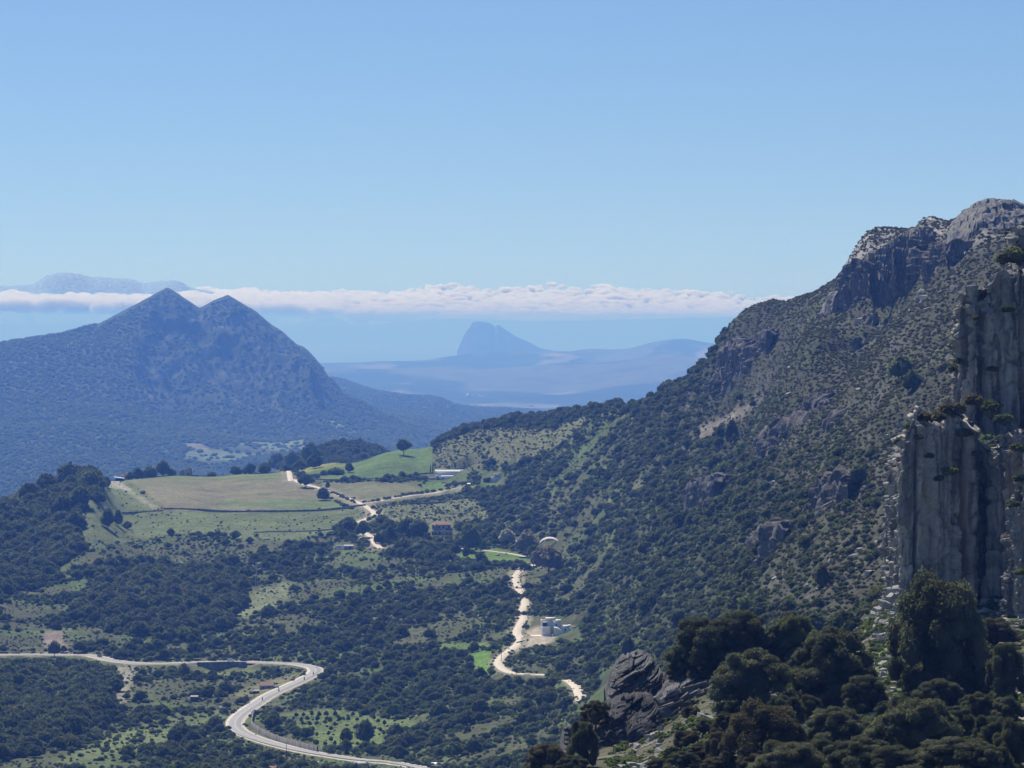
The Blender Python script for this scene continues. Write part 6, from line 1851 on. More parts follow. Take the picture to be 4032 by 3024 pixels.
# guard rail on the outside of the bend
gr = None
g = Geo(); c0 = None
i0, i1 = along(mr, 935, 2840), along(mr, 1690, 3028)
rail_pts = []
for i in range(min(i0, i1), max(i0, i1), 2):
    t, n = frame(mr, i)
    s = 1 if (np.array((mr[i, 0], mr[i, 1])) + n * 4)[1] < mr[i, 1] else -1
    if proj(*mr[i])[0] < 965:
        s = 1 if n[0] < 0 else -1
    rail_pts.append((mr[i, 0] + n[0] * s * 4.9, mr[i, 1] + n[1] * s * 4.9, mr[i, 2]))
rail_pts = np.array(rail_pts)
gr = empty('guard_rail', rail_pts[0], 'pale steel guard rail along the outside of the hairpin bend', 'guard rail')
lo = rail_pts - rail_pts[0]
rows = np.stack([lo + np.array((0, 0, 0.42)), lo + np.array((0, 0, 0.60)), lo + np.array((0, 0, 0.80))], 0)
rows[1] += np.array((0, -0.05, 0))
add_obj('rail', mesh_from('rail', rows.reshape(-1, 3), grid_faces(3, len(lo))), M_METAL, gr)
g = Geo(); g.box((0, 0, 0.35), (0.1, 0.1, 0.8)); pm = g.mesh('post'); pm.materials.append(M_METAL)
for p in lo[::2]:
    add_obj('post', pm, None, gr, p + np.array((0, 0.08, 0)))


# ------------------------------------------------------------------ buildings, traced in pixels of the photograph at their real distance
class Bld:
    def __init__(self, name, label, cat, u, v, group=None, Y=None, rz=0.0):
        p = hit(u, v) if Y is None else P(u, v, Y)
        self.m = p[1] / FPX; self.p = p
        self.o = empty(name, p, label, cat, group, rz)

    def box(self, part, x0, x1, z0, z1, d0, d1, mat, parent=None, n=1):
        """x, z in pixels from the foot point, depth in metres away from the viewer"""
        m = self.m
        g = Geo(); g.box(((x0 + x1) / 2 * m, (d0 + d1) / 2, (z0 + z1) / 2 * m), ((x1 - x0) * m, d1 - d0, (z1 - z0) * m))
        return add_obj(part, g.mesh(part), mat, parent or self.o)

    def shape(self, part, v, f, mat, parent=None):
        v = np.array(v, float); v[:, 0] *= self.m; v[:, 2] *= self.m
        return add_obj(part, mesh_from(part, v, f), mat, parent or self.o)

    def gable(self, part, x0, x1, z0, z1, d0, d1, mat, axis='x', over=1.0):
        """a pitched roof: ridge along x or along the depth"""
        if axis == 'x':
            dm = (d0 + d1) / 2
            v = [(x0 - over, d0 - .3, z0), (x1 + over, d0 - .3, z0), (x1 + over, d1 + .3, z0), (x0 - over, d1 + .3, z0), (x0 - over, dm, z1), (x1 + over, dm, z1)]
            f = [(0, 1, 5, 4), (2, 3, 4, 5), (0, 4, 3), (1, 2, 5), (0, 3, 2, 1)]
        else:
            xm = (x0 + x1) / 2
            v = [(x0 - over, d0 - .3, z0), (x1 + over, d0 - .3, z0), (x1 + over, d1 + .3, z0), (x0 - over, d1 + .3, z0), (xm, d0 - .3, z1), (xm, d1 + .3, z1)]
            f = [(0, 1, 4), (2, 3, 5), (1, 2, 5, 4), (3, 0, 4, 5), (0, 3, 2, 1)]
        return self.shape(part, v, f, mat)

    def shed(self, part, x0, x1, za, zb, d0, d1, mat, along='x', th=1.2):
        """a single slope: height za on the first side, zb on the other"""
        if along == 'x':
            t = [(x0, d0, za), (x1, d0, zb), (x1, d1, zb), (x0, d1, za)]
        else:
            t = [(x0, d0, za), (x1, d0, za), (x1, d1, zb), (x0, d1, zb)]
        v = t + [(a, b_, c - th) for a, b_, c in t]
        return self.shape(part, v, [(0, 1, 2, 3), (7, 6, 5, 4), (0, 4, 5, 1), (1, 5, 6, 2), (2, 6, 7, 3), (3, 7, 4, 0)], mat)

    def win(self, x, z, w, h, d, part='window', arch=False):
        f = self.box(part, x - w / 2, x + w / 2, z, z + h, d - 0.05, d + 0.05, M_DARK_)
        self.box('frame', x - w / 2 - .5, x + w / 2 + .5, z + h, z + h + .7, d - 0.1, d + 0.04, M_WHITE, f)
        if arch:
            k = 7; an = np.linspace(0, math.pi, k)
            v = [(x + math.cos(a) * w / 2, d - .06, z + h - .2 + math.sin(a) * w / 2) for a in an] + [(x, d - .06, z + h - .2)]
            self.shape('arch', v, [(i + 1, i, k) for i in range(k - 1)], M_DARK_, f)
        return f


# long white barn
b_ = Bld('barn', 'long low white barn in two tiers beside two cypresses', 'barn', 1714, 1890)
b_.box('back_wall', 0, 112, -6, 33, 6, 13, M_WHITE)
b_.shed('upper_roof', -2, 114, 33, 38, 5.5, 13.5, plain('barn_sheet', (0.62, 0.60, 0.58), var=0.08), 'y')
b_.box('front_wall', 4, 110, -6, 15, 0, 6, M_WHITE)
b_.shed('lower_roof', 2, 113, 15.5, 20, -0.4, 6, plain('barn_sheet_pale', (0.66, 0.63, 0.60), var=0.08), 'y')
b_.box('roof_patch', 4, 22, 16.6, 19.0, -0.3, 3, M_WHITE); b_.box('roof_patch', 97, 110, 34, 37.5, 6, 10, M_WHITE)
b_.win(30, 4, 5, 6, 0); b_.win(66, 4, 5, 6, 0); b_.win(88, 4, 5, 6, 0)
b_.box('door', 8, 15, -4, 10, -0.08, 0.05, M_BROWN)
b_.box('side_shed', -24, -1, -4, 8, 3, 8, M_GREYW)

# gabled farmhouse
b_ = Bld('farmhouse', 'white gabled farmhouse with a dark timber annex, right of the barn', 'house', 1932, 1900)
b_.box('lower_wing', 0, 24, -4, 21, 0, 7, M_WHITE); b_.shed('lower_roof', -11, 21, 17, 26, -0.4, 7.4, M_TILE, 'x')
b_.box('tall_wing', 16, 43, -4, 34, 1.5, 8, M_WHITE); b_.shed('upper_roof', 11, 38, 32, 40, 1.0, 8.4, M_TILE, 'x')
b_.box('chimney', 38.5, 42.5, 34, 40, 3, 4.5, M_WHITE)
b_.win(25.5, 21, 4, 8, 1.5); b_.win(33.5, 19, 3.6, 10, 1.5); b_.win(23, 9, 5, 3, 1.5)
b_.box('awning', 19, 43, 5, 6.2, -1.2, 1.4, M_GREENR); b_.box('door', 27, 32, -4, 6, 1.3, 1.55, M_DARK_)
b_.box('annex', -29, -1, -4, 17, -1, 6, M_BROWN); b_.shed('annex_roof', -31, 0, 15, 22, -1.4, 6.4, M_BROWN, 'x')
b_.box('terrace', -30, 44, -6, -3.2, -5, 0, M_GREYW)

# two-storey villa
b_ = Bld('villa', 'two-storey cream villa with hipped tile roof among the trees', 'house', 1742, 2107)
b_.box('ground_floor', -42, 40, -6, 21, 0, 9, M_CREAM); b_.box('upper_floor', -41, 20, 21, 41, 1.2, 9, M_CREAM); b_.box('right_upper', 8, 33, 21, 39, 2.5, 9, M_CREAM)
b_.shape('roof', [(-43, 0.6, 41), (35, 0.6, 41), (35, 9.6, 41), (-43, 9.6, 41), (-18, 5, 53), (12, 5, 53)], [(0, 1, 5, 4), (1, 2, 5), (2, 3, 4, 5), (3, 0, 4), (0, 3, 2, 1)], M_TILE)
b_.box('chimney', -25, -20.5, 28, 44, -0.1, 1.2, M_TILE); b_.box('terrace_rail', 12, 41, 21, 26, -0.1, 0.2, M_BROWN); b_.box('balcony', -34, -2, 20, 25, -0.7, 0.0, M_TILE)
for wx in (-36, -13, 3):
    b_.win(wx, 28, 4.6, 8, 1.2)
b_.win(15, 28, 5, 7, 2.5); b_.win(26, 28, 5, 7, 2.5)
b_.win(-28, 2, 6, 9, 0, arch=True); b_.win(-11, 1, 8, 10, 0, arch=True); b_.win(18, 3, 6, 6, 0); b_.win(30, 0, 5, 10, 0); b_.box('door', -40, -35, -4, 12, -0.1, 0.05, M_BROWN)
b_.box('terrace', -56, 46, -7, -2.5, -4, 0, M_CREAM)

# white walled house by the valley track
b_ = Bld('white_house', 'white cubic house with a blunt front tower and stepped terraces by the valley track', 'house', 2131, 2505)
b_.box('main_block', 0, 42, -2, 56, 6, 12, M_WHITE); b_.box('parapet', -1, 43, 56, 59, 5.8, 12.2, M_WHITE)
b_.box('roof_room', 18, 56, 54, 66, 8, 13, M_WHITE); b_.box('right_block', 42, 78, -2, 57, 6.6, 12, M_WHITE); b_.box('coping', 43.5, 79, 57, 58.5, 6.4, 12.2, M_WHITE); b_.win(60, 36, 5, 8, 6.6)
b_.shed('roof', 2, 44, 59, 62, 6, 12, M_TILE, 'x', 0.8)
b_.box('opening', 6, 26, 34, 49, 5.85, 6.05, M_DARK_); b_.box('shutter', 18, 25.5, 34, 49, 5.75, 5.84, plain('green_shutter', (0.09, 0.16, 0.13)))
k = 17; an = np.linspace(math.pi, math.pi * 2, k); V_ = []
for z in (-8, 32, 34.5):
    rr = 20 if z < 34 else 20.6
    V_ += [(19 + rr * np.sign(math.cos(a)) * abs(math.cos(a)) ** 0.5, 5.6 + 3.4 * np.sign(math.sin(a)) * abs(math.sin(a)) ** 0.5, z) for a in an]
b_.shape('front_tower', V_ + [(19, 5.6, 34.5)], [(r_ * k + i, r_ * k + i + 1, (r_ + 1) * k + i + 1, (r_ + 1) * k + i) for r_ in range(2) for i in range(k - 1)] + [(2 * k + i, 2 * k + i + 1, 3 * k) for i in range(k - 1)], M_WHITE)
b_.box('small_window', 9, 12, 16, 20, 1.9, 2.6, M_GREYW)
b_.box('tiled_terrace', 38, 58, -2, 1, 0, 7, M_TERRA); b_.box('terrace_wall', 42, 48, -8, 8, -1, 0.5, M_WHITE)
k = 9; V_ = []
for i, q in enumerate(np.linspace(0, 1, k)):
    xx = 50 + 42 * q; zz = 34 * math.cos(q * 1.35) ** 0.8
    V_ += [(xx, 0.5 + 2 * q, zz), (xx, 7.2, zz + 3), (xx, 0.5 + 2 * q, -6)]
b_.shape('curved_stair_wall', V_, [(i * 3, i * 3 + 3, i * 3 + 4, i * 3 + 1) for i in range(k - 1)] + [(i * 3 + 2, i * 3 + 5, i * 3 + 3, i * 3) for i in range(k - 1)], M_WHITE)
b_.box('right_wing', 79, 114, -2, 38, 5, 10, M_WHITE); b_.win(96, 18, 5, 9, 5)
for i in range(6):
    b_.box('step', 106 + i * 4, 118 + i * 4, 30 - i * 5, 40 - i * 4.2, 5 - i * 0.5, 9, M_WHITE)
b_.box('upper_terrace', 116, 138, 30, 33, 6, 11, M_TERRA)
b_.box('yard', -40, 40, -2, 0.4, -5, 8, M_DIRT)
b_.box('yard_wall', -4, 44, -16, 2.5, -5.6, -5.1, M_WHITE)
o = Bld('garden_wall', 'white boundary wall in front of the white cubic house', 'wall', 2060, 2528); o.shape('wall', [(-28, 0, -8), (10, 6, -2), (10, 6, 6), (-28, 0, 0), (-28, .4, -8), (10, 6.4, -2), (10, 6.4, 6), (-28, .4, 0)], [(0, 1, 2, 3), (5, 4, 7, 6), (3, 2, 6, 7), (0, 3, 7, 4), (1, 5, 6, 2)], M_GREYW)
o.shape('coping', [(-28, -.1, 0.2), (10, 5.9, 6.2), (10, 6.5, 7), (-28, .5, 1), ], [(0, 1, 2, 3)], M_WHITE)
o = Bld('roadside_wall', 'low white roadside wall on the track bend below the white house', 'wall', 2100, 2657)
o.box('wall', -38, 38, -4, 2.6, 0, 0.5, M_WHITE); o.box('coping', -39, 39, 2.6, 3.4, -.05, .55, M_WHITE)

# left farm on the edge of the plateau
b_ = Bld('farm_shed', 'dark shed with a bright white sheet roof by the wooded knoll', 'shed', 468, 1884)
b_.box('walls', -14, 18, -3, 10, 0, 6, M_DARK); b_.shed('roof', -20, 20, 17, 11, -0.5, 6.5, M_TARP, 'x')
b_ = Bld('farm_cottage', 'grey cottage with a tiled roof behind the white roofed shed', 'house', 494, 1882)
b_.box('walls', -10, 14, -4, 15, 5, 12, M_GREYW); b_.shape('roof', [(-28, 4.5, 15), (15, 4.5, 15), (15, 12.5, 15), (-28, 12.5, 15), (-9, 8.5, 29), (-5, 8.5, 29)], [(0, 1, 5, 4), (1, 2, 5), (2, 3, 4, 5), (3, 0, 4)], M_TILE); b_.win(4, 4, 4, 5, 5); b_.box('chimney', -12, -9, 24, 33, 8, 9, M_GREYW)
b_ = Bld('ruined_house', 'roofless pale ruin standing alone on the field skyline', 'ruin', 737, 1868)
b_.box('front_wall', -16, 17, -3, 30, 0, 1, M_GREYW); b_.box('side_wall', -17, -14, -3, 26, 0, 7, M_GREYW); b_.box('side_wall', 15, 18, -3, 27, 0, 7, M_GREYW); b_.box('left_gable', -34, -16, -3, 22, 3, 5, M_GREYW); b_.box('wall_stub', -9, -5, 30, 36, 0, 1, M_GREYW)
b_.win(3, 0, 6, 11, 0, 'doorway'); b_.box('slit', -18.5, -17, 13, 23, 0.5, 1.5, M_DARK_)

# shed, camper, polytunnel and other small buildings
b_ = Bld('stone_shed', 'small grey shed beside the white camper', 'shed', 1372, 2165)
b_.box('walls', -18, 18, -3, 16, 0, 4, M_GREYW); b_.shed('roof', -19, 19, 16, 19, -0.4, 4.4, plain('fibre_sheet', (0.45, 0.44, 0.43)), 'y'); b_.win(-10, 4, 4, 6, 0); b_.win(6, 0, 6, 12, 0, 'door')
b_ = Bld('polytunnel', 'arched white polytunnel roof among the bare trees', 'greenhouse', 2165, 2150)
k = 14; an = np.linspace(0.12, math.pi * 0.93, k); V_ = []
for a in an:
    V_ += [(-44 * math.cos(a), 1.5 * math.cos(a), -4 + 34 * math.sin(a)), (-42 * math.cos(a), 5, 2 + 33 * math.sin(a))]
b_.shape('cover', V_, [(2 * i, 2 * i + 2, 2 * i + 3, 2 * i + 1) for i in range(k - 1)], plain('weathered_sheet', (0.62, 0.58, 0.54), var=0.18))
for i in (0, 3, 6, 9, 13):
    x_, d_, z_ = V_[2 * i]
    b_.box('rib', x_ - .5, x_ + .5, -8, z_, d_, d_ + .1, M_METAL)
b_ = Bld('field_shed', 'low white roofed shed at the top of the fenced meadow', 'shed', 1838, 2172)
b_.box('walls', -22, 20, -2, 9, 0, 4, M_GREYW); b_.shed('roof', -25, 30, 12, 9, -.5, 4.5, M_TARP, 'x', .8); b_.box('door', -12, -7, -2, 7, -.08, .05, M_DARK_)
b_ = Bld('farm_hut', 'small pale hut behind the bare trees above the meadow', 'shed', 2045, 2148)
b_.box('walls', -13, 13, -3, 14, 0, 4, M_GREYW); b_.shed('roof', -15, 15, 14, 17, -.4, 4.4, M_WHITE, 'y'); b_.box('lean_to', -28, -13, -4, 5, 0, 3, M_WHITE); b_.win(0, 2, 5, 6, 0)
b_ = Bld('little_hut', 'tiny orange-white hut at the corner below the meadow', 'shed', 2076, 2240)
b_.box('walls', -5, 5, -2, 9, 0, 2.5, M_CREAM); b_.gable('roof', -5, 5, 9, 13, 0, 2.5, M_TILE, 'y'); b_.win(0, 0, 3, 6, 0, 'door')
b_ = Bld('track_ruin', 'small broken stone hut beside the upper valley track', 'ruin', 2042, 2318)
b_.box('wall', -13, -2, -3, 10, 0, 1, M_CREAM); b_.box('wall', -2, 12, -3, 5, 0, 1, M_CREAM); b_.box('wall', 10, 12, -3, 9, 0, 4, M_CREAM); b_.win(-7, 0, 4, 6, 0, 'doorway')
b_ = Bld('barn_kiosk', 'small green hut with a white roof at the end of the barn track', 'shed', 1848, 1915)
b_.box('walls', -7, 8, -2, 9, 0, 3, plain('green_boards', (0.05, 0.10, 0.075))); b_.shed('roof', -9, 9, 10, 12.5, -.4, 3.4, M_WHITE, 'y'); b_.win(0, 0, 5, 7, 0, 'door')
b_ = Bld('old_cottage', 'old cottage with a broken tile roof beside the straight of the road', 'house', 1052, 2712)
b_.box('walls', -30, 24, -4, 13, 0, 6, M_GREYW); b_.gable('roof', -30, 24, 13, 26, 0, 6, M_TILE); b_.win(-16, 2, 5, 7, 0); b_.win(8, 0, 5, 10, 0, 'door'); b_.box('low_wall', 24, 46, -4, 8, 1, 2, M_GREYW)
b_ = Bld('block_hut', 'dark flat-roofed hut among bushes left of the road', 'shed', 764, 2763)
b_.box('walls', -15, 14, -3, 20, 0, 4, M_BROWN); b_.shed('roof', -16, 15, 20, 22, -.3, 4.3, M_GREYW, 'y'); b_.win(2, 2, 5, 9, 0, 'door')
b_ = Bld('bush_hut', 'small dark hut between the hut and the old cottage', 'shed', 1008, 2731)
b_.box('walls', -11, 11, -3, 11, 0, 3, M_BROWN); b_.shed('roof', -12, 12, 11, 13, -.3, 3.3, M_GREYW, 'y'); b_.win(3, 0, 4, 8, 0, 'door')
b_ = Bld('water_basin', 'white rimmed water basin left of the hairpin bend', 'basin', 878, 2789)
b_.box('rim', -16, 16, -2, 4, 0, 0.3, M_WHITE); b_.box('rim', -16, 16, -2, 5, 3.2, 3.5, M_WHITE); b_.box('water', -15, 15, 0, 2.5, 0.3, 3.2, plain('pool_water', (0.10, 0.16, 0.17), rough=0.1, spec=0.5))
b_ = Bld('hillside_hut', 'small hut with a reddish roof in the dark wood at the lower left', 'shed', 242, 2752)
b_.box('walls', -11, 11, -3, 6, 0, 3, M_CREAM); b_.shed('roof', -13, 12, 5, 11, -.3, 3.3, M_TILE, 'x'); b_.win(0, 0, 3, 4, 0, 'door')
g = Geo(); b_ = Bld('water_tank', 'white round water tank in front of a dark bush', 'tank', 1835, 2010)
k = 12; V_ = [(4.6 * math.cos(a), 1.0 + 0.8 * math.sin(a), z) for z in (-2, 9.5) for a in np.arange(k) * 2 * math.pi / k]
b_.shape('drum', V_, [(i, (i + 1) % k, k + (i + 1) % k, k + i) for i in range(k)] + [tuple(range(k, 2 * k))], M_WHITE); b_.box('lid', -2, 2, 9.5, 11, .6, 1.4, M_GREYW)

# bottom edge of the picture
b_ = Bld('edge_house', 'grey house top with a tiled roof at the bottom edge', 'house', 1423, 3024)
b_.box('walls', -29, 29, -30, 14, 0, 7, M_GREYW); b_.box('parapet', -30, 30, 14, 17, -.2, 7.2, M_GREYW); b_.box('chimney', 18, 23, 17, 24, 3, 4, M_WHITE); b_.win(-14, -6, 10, 12, 0); b_.shed('roof', -52, -30, -2, 6, 0, 6, M_TILE, 'x')
b_ = Bld('flat_roofed_house', 'white flat-roofed building cut by the bottom edge', 'house', 1729, 3022)
b_.box('walls', -31, 31, -30, 6, 0, 8, M_GREYW); b_.box('roof_slab', -33, 33, 6, 10, -.4, 8.4, M_WHITE); b_.win(-10, -10, 8, 9, 0); b_.win(12, -10, 8, 9, 0)
for n, (cu, cv, mt, lb) in enumerate(((1197, 3010, M_TARP, 'white canopy roof at the bottom edge, the left one'), (1239, 3010, M_GREENR, 'pale green canopy roof beside the white canopy'))):
    b_ = Bld('canopy', lb, 'canopy', cu, cv)
    b_.shed('roof', -16, 15, 5, 9, -1, 3, mt, 'x', .8)
    for xx in (-14, 13):
        for dd in (-.8, 2.8):
            b_.box('leg', xx - .5, xx + .5, -14, 6, dd, dd + .1, M_METAL)
    b_.box('counter', -10, 10, -14, -6, 1, 1.6, M_BROWN)
for n, (cu, lb) in enumerate(((1297, 'cream dome parasol at the bottom edge, the left one'), (1313, 'cream dome parasol at the bottom edge, the right one'))):
    b_ = Bld('parasol', lb, 'parasol', cu, 3020)
    k = 8; V_ = [(7 * math.cos(a), 1 + .75 * math.sin(a), 5) for a in np.arange(k) * 2 * math.pi / k] + [(4.5 * math.cos(a), 1 + .48 * math.sin(a), 9) for a in np.arange(k) * 2 * math.pi / k] + [(0, 1, 10.5)]
    b_.shape('canopy', V_, [(i, (i + 1) % k, k + (i + 1) % k, k + i) for i in range(k)] + [(k + i, k + (i + 1) % k, 2 * k) for i in range(k)], plain('cream_canvas', (0.7, 0.66, 0.55), var=.05)); b_.box('pole', -.4, .4, -12, 9, .96, 1.04, M_METAL)
for n, (cu, lb) in enumerate(((1068, 'pinkish tiled roof at the bottom edge, left of the court'), (1226, 'pink roof at the bottom edge under the canopies'), (830, 'reddish roofs at the bottom edge below the hairpin'))):
    b_ = Bld('edge_cottage', lb, 'house', cu, 3024)
    b_.box('walls', -20, 20, -30, -4, 0, 6, M_CREAM); b_.gable('roof', -20, 20, -4, 5, 0, 6, M_TILE); b_.win(-8, -20, 6, 8, 0); b_.win(8, -20, 6, 8, 0)
b_ = Bld('court_fence', 'tall wire fence with steel posts round the court at the bottom edge', 'fence', 1075, 3022)
for i in range(9):
    b_.box('post', 11 * i - .6, 11 * i + .6, -12, (28 if i in (2, 6) else 16) - i * .2, 0, .12, M_METAL)
for i in range(5):
    b_.box('wire', 0, 88, -2 + i * 4, -1.7 + i * 4, .05, .08, M_METAL)

# far village and single white buildings on the plain
def far_ground(u, v, y0, y1):
    """first place along a sight line that meets one of the far sheets"""
    dg = bpy.context.evaluated_depsgraph_get()
    d = Vector(P(u, v, 1.0)) - Vector((0, 0, CAMZ))
    return None


r = np.random.default_rng(91)
g = Geo(); g.box((0, 0, 3), (12, 8, 10)); HB = g.mesh('walls'); HB.materials.append(M_WHITE)
HR = mesh_from('roof', [(-6.6, -4.6, 8), (6.6, -4.6, 8), (6.6, 4.6, 8), (-6.6, 4.6, 8), (-6.6, 0, 11), (6.6, 0, 11)], [(0, 1, 5, 4), (2, 3, 4, 5), (0, 4, 3), (1, 2, 5)]); HR.materials.append(M_TILE)
for n in range(34):
    uu = 1812 + 100 * (r.random() ** 0.9) if n < 20 else (1885 + 38 * r.random() if n < 28 else 1840 + 140 * r.random())
    vv = 1558 + 12 * r.random() if n < 20 else 1562 + 8 * r.random()
    p = P(uu, vv, near_coast(15500.0) + 250 * r.random())
    t = empty('village_house', p, 'tiny white house of the distant village on the plain', 'house', 'white houses of the distant village', 3.14 * r.random())
    s = 0.8 + 0.9 * r.random(); t.scale = (s * (2 if n in (24, 25) else 1), s, s)
    add_obj('walls', HB, None, t); add_obj('roof', HR, None, t)
for uu, vv, s, lb in ((2092, 1601, 1.5, 'lone bright white building on the pale plain'), (1868, 1592, 0.9, 'small pale farm building left on the pale plain'), (2240, 1572, 1.0, 'faint pale farm right of the distant village'), (2420, 1568, 1.0, 'faint pale farm far right on the plain'), (2330, 1575, 0.8, 'faint small farm between two others on the plain')):
    t = empty('distant_farm', P(uu, vv, near_coast(13900.0) if vv > 1590 else near_coast(15200.0)), lb, 'house'); t.scale = (s, s, s)
    add_obj('walls', HB, None, t); add_obj('roof', HR, None, t)
t = empty('radio_mast', P(2648, 1339, near_coast(25800.0)), 'thin radio mast on top of the distant hill', 'mast')
g = Geo()
for a in range(3):
    g.tube([(3 * math.cos(a * 2.09), 3 * math.sin(a * 2.09), -10), (0.6 * math.cos(a * 2.09), 0.6 * math.sin(a * 2.09), 42)], [0.9, 0.5], 4)
add_obj('lattice', g.mesh('lattice'), M_METAL, t)
g = Geo()
for z in (12, 22, 32):
    g.tube([(-3, 0, z), (3, 0, z + 1)], 0.6, 4)
add_obj('brace', g.mesh('brace'), M_METAL, t)


# ------------------------------------------------------------------ vehicles and riders
def place_on(c, u, v, side=0.0):
    i = along(c, u, v); t, n = frame(c, i)
    if n[1] > 0:
        n = -n
    p = np.array((c[i, 0] + n[0] * side, c[i, 1] + n[1] * side, c[i, 2] + 0.13))
    return p, math.atan2(t[1], t[0])


def car(u, v, side, label, paint, estate=0.0):
    p, a = place_on(mr, u, v, side)
    t = empty('car', p, label, 'car', None, a)
    prof = [(-2.1, .35), (-2.15, .75), (-1.95, 1.0), (-1.55 - estate * .3, 1.05), (-1.15 - estate * .6, 1.5), (.35, 1.52), (1.0, 1.05), (1.95, .88), (2.12, .6), (2.1, .35)]
    k = len(prof)
    v_ = [(x, s * (.84 if z < 1.2 else .66), z) for s in (-1, 1) for x, z in prof]
    f = [tuple(range(k - 1, -1, -1)), tuple(range(k, 2 * k))] + [(i, (i + 1) % k, k + (i + 1) % k, k + i) for i in range(k)]
    body = add_obj('body', mesh_from('body', v_, f), paint, t)
    add_obj('windscreen', mesh_from('windscreen', [(.98, -.70, 1.08), (.98, .70, 1.08), (.42, .60, 1.49), (.42, -.60, 1.49)], [(0, 1, 2, 3)]), M_GLASS, t, (0.03, 0, 0.02))
    add_obj('rear_window', mesh_from('rear_window', [(-1.5 - estate * .3, -.68, 1.1), (-1.5 - estate * .3, .68, 1.1), (-1.18 - estate * .6, .58, 1.46), (-1.18 - estate * .6, -.58, 1.46)], [(3, 2, 1, 0)]), M_GLASS, t, (-0.03, 0, 0.01))
    for s in (-1, 1):
        add_obj('side_window', mesh_from('side_window', [(-1.3, s * .80, 1.1), (.8, s * .80, 1.1), (.3, s * .69, 1.45), (-1.05, s * .69, 1.45)], [(0, 1, 2, 3)]), M_GLASS, t, (0, s * .02, 0))
        for x in (-1.3, 1.3):
            g = Geo(); g.tube([(0, -.1, 0), (0, .1, 0)], .32, 12)
            add_obj('wheel', g.mesh('wheel'), M_RUBBER, t, (x, s * .80, .32))
        g = Geo(); g.box((0, 0, 0), (.06, .3, .14)); add_obj('headlight', g.mesh('headlight'), M_WHITE, t, (2.1, s * .6, .66))
    return t


car(918, 2603, 1.4, 'white car driving on the road above the retaining wall', M_CARW, 1.0)
car(388, 2582, -0.6, 'dark red car on the road at the left', M_CARR)

# camper
p = hit(1332, 2163); t = empty('camper', p, 'white camper van parked beside the grey shed', 'camper', None, math.pi + 0.1)
v_ = [(x, s * 1.1, z) for s in (-1, 1) for x, z in ((-3.2, .45), (-3.2, 2.9), (1.0, 3.0), (2.0, 2.6), (2.2, 1.7), (3.3, 1.3), (3.4, .45))]
k = 7
add_obj('body', mesh_from('body', v_, [tuple(range(k - 1, -1, -1)), tuple(range(k, 2 * k))] + [(i, (i + 1) % k, k + (i + 1) % k, k + i) for i in range(k)]), M_CARW, t)
add_obj('windscreen', mesh_from('windscreen', [(2.22, -.9, 1.72), (2.22, .9, 1.72), (2.03, .85, 2.5), (2.03, -.85, 2.5)], [(0, 1, 2, 3)]), M_GLASS, t, (.03, 0, 0))
for s in (-1, 1):
    add_obj('side_window', mesh_from('side_window', [(-1.8, s * 1.12, 1.6), (-.4, s * 1.12, 1.6), (-.4, s * 1.12, 2.3), (-1.8, s * 1.12, 2.3)], [(0, 1, 2, 3)]), M_GLASS, t)
    for x in (-2.0, 2.3):
        g = Geo(); g.tube([(0, -.12, 0), (0, .12, 0)], .38, 12); add_obj('wheel', g.mesh('wheel'), M_RUBBER, t, (x, s * 1.0, .38))
clear = None


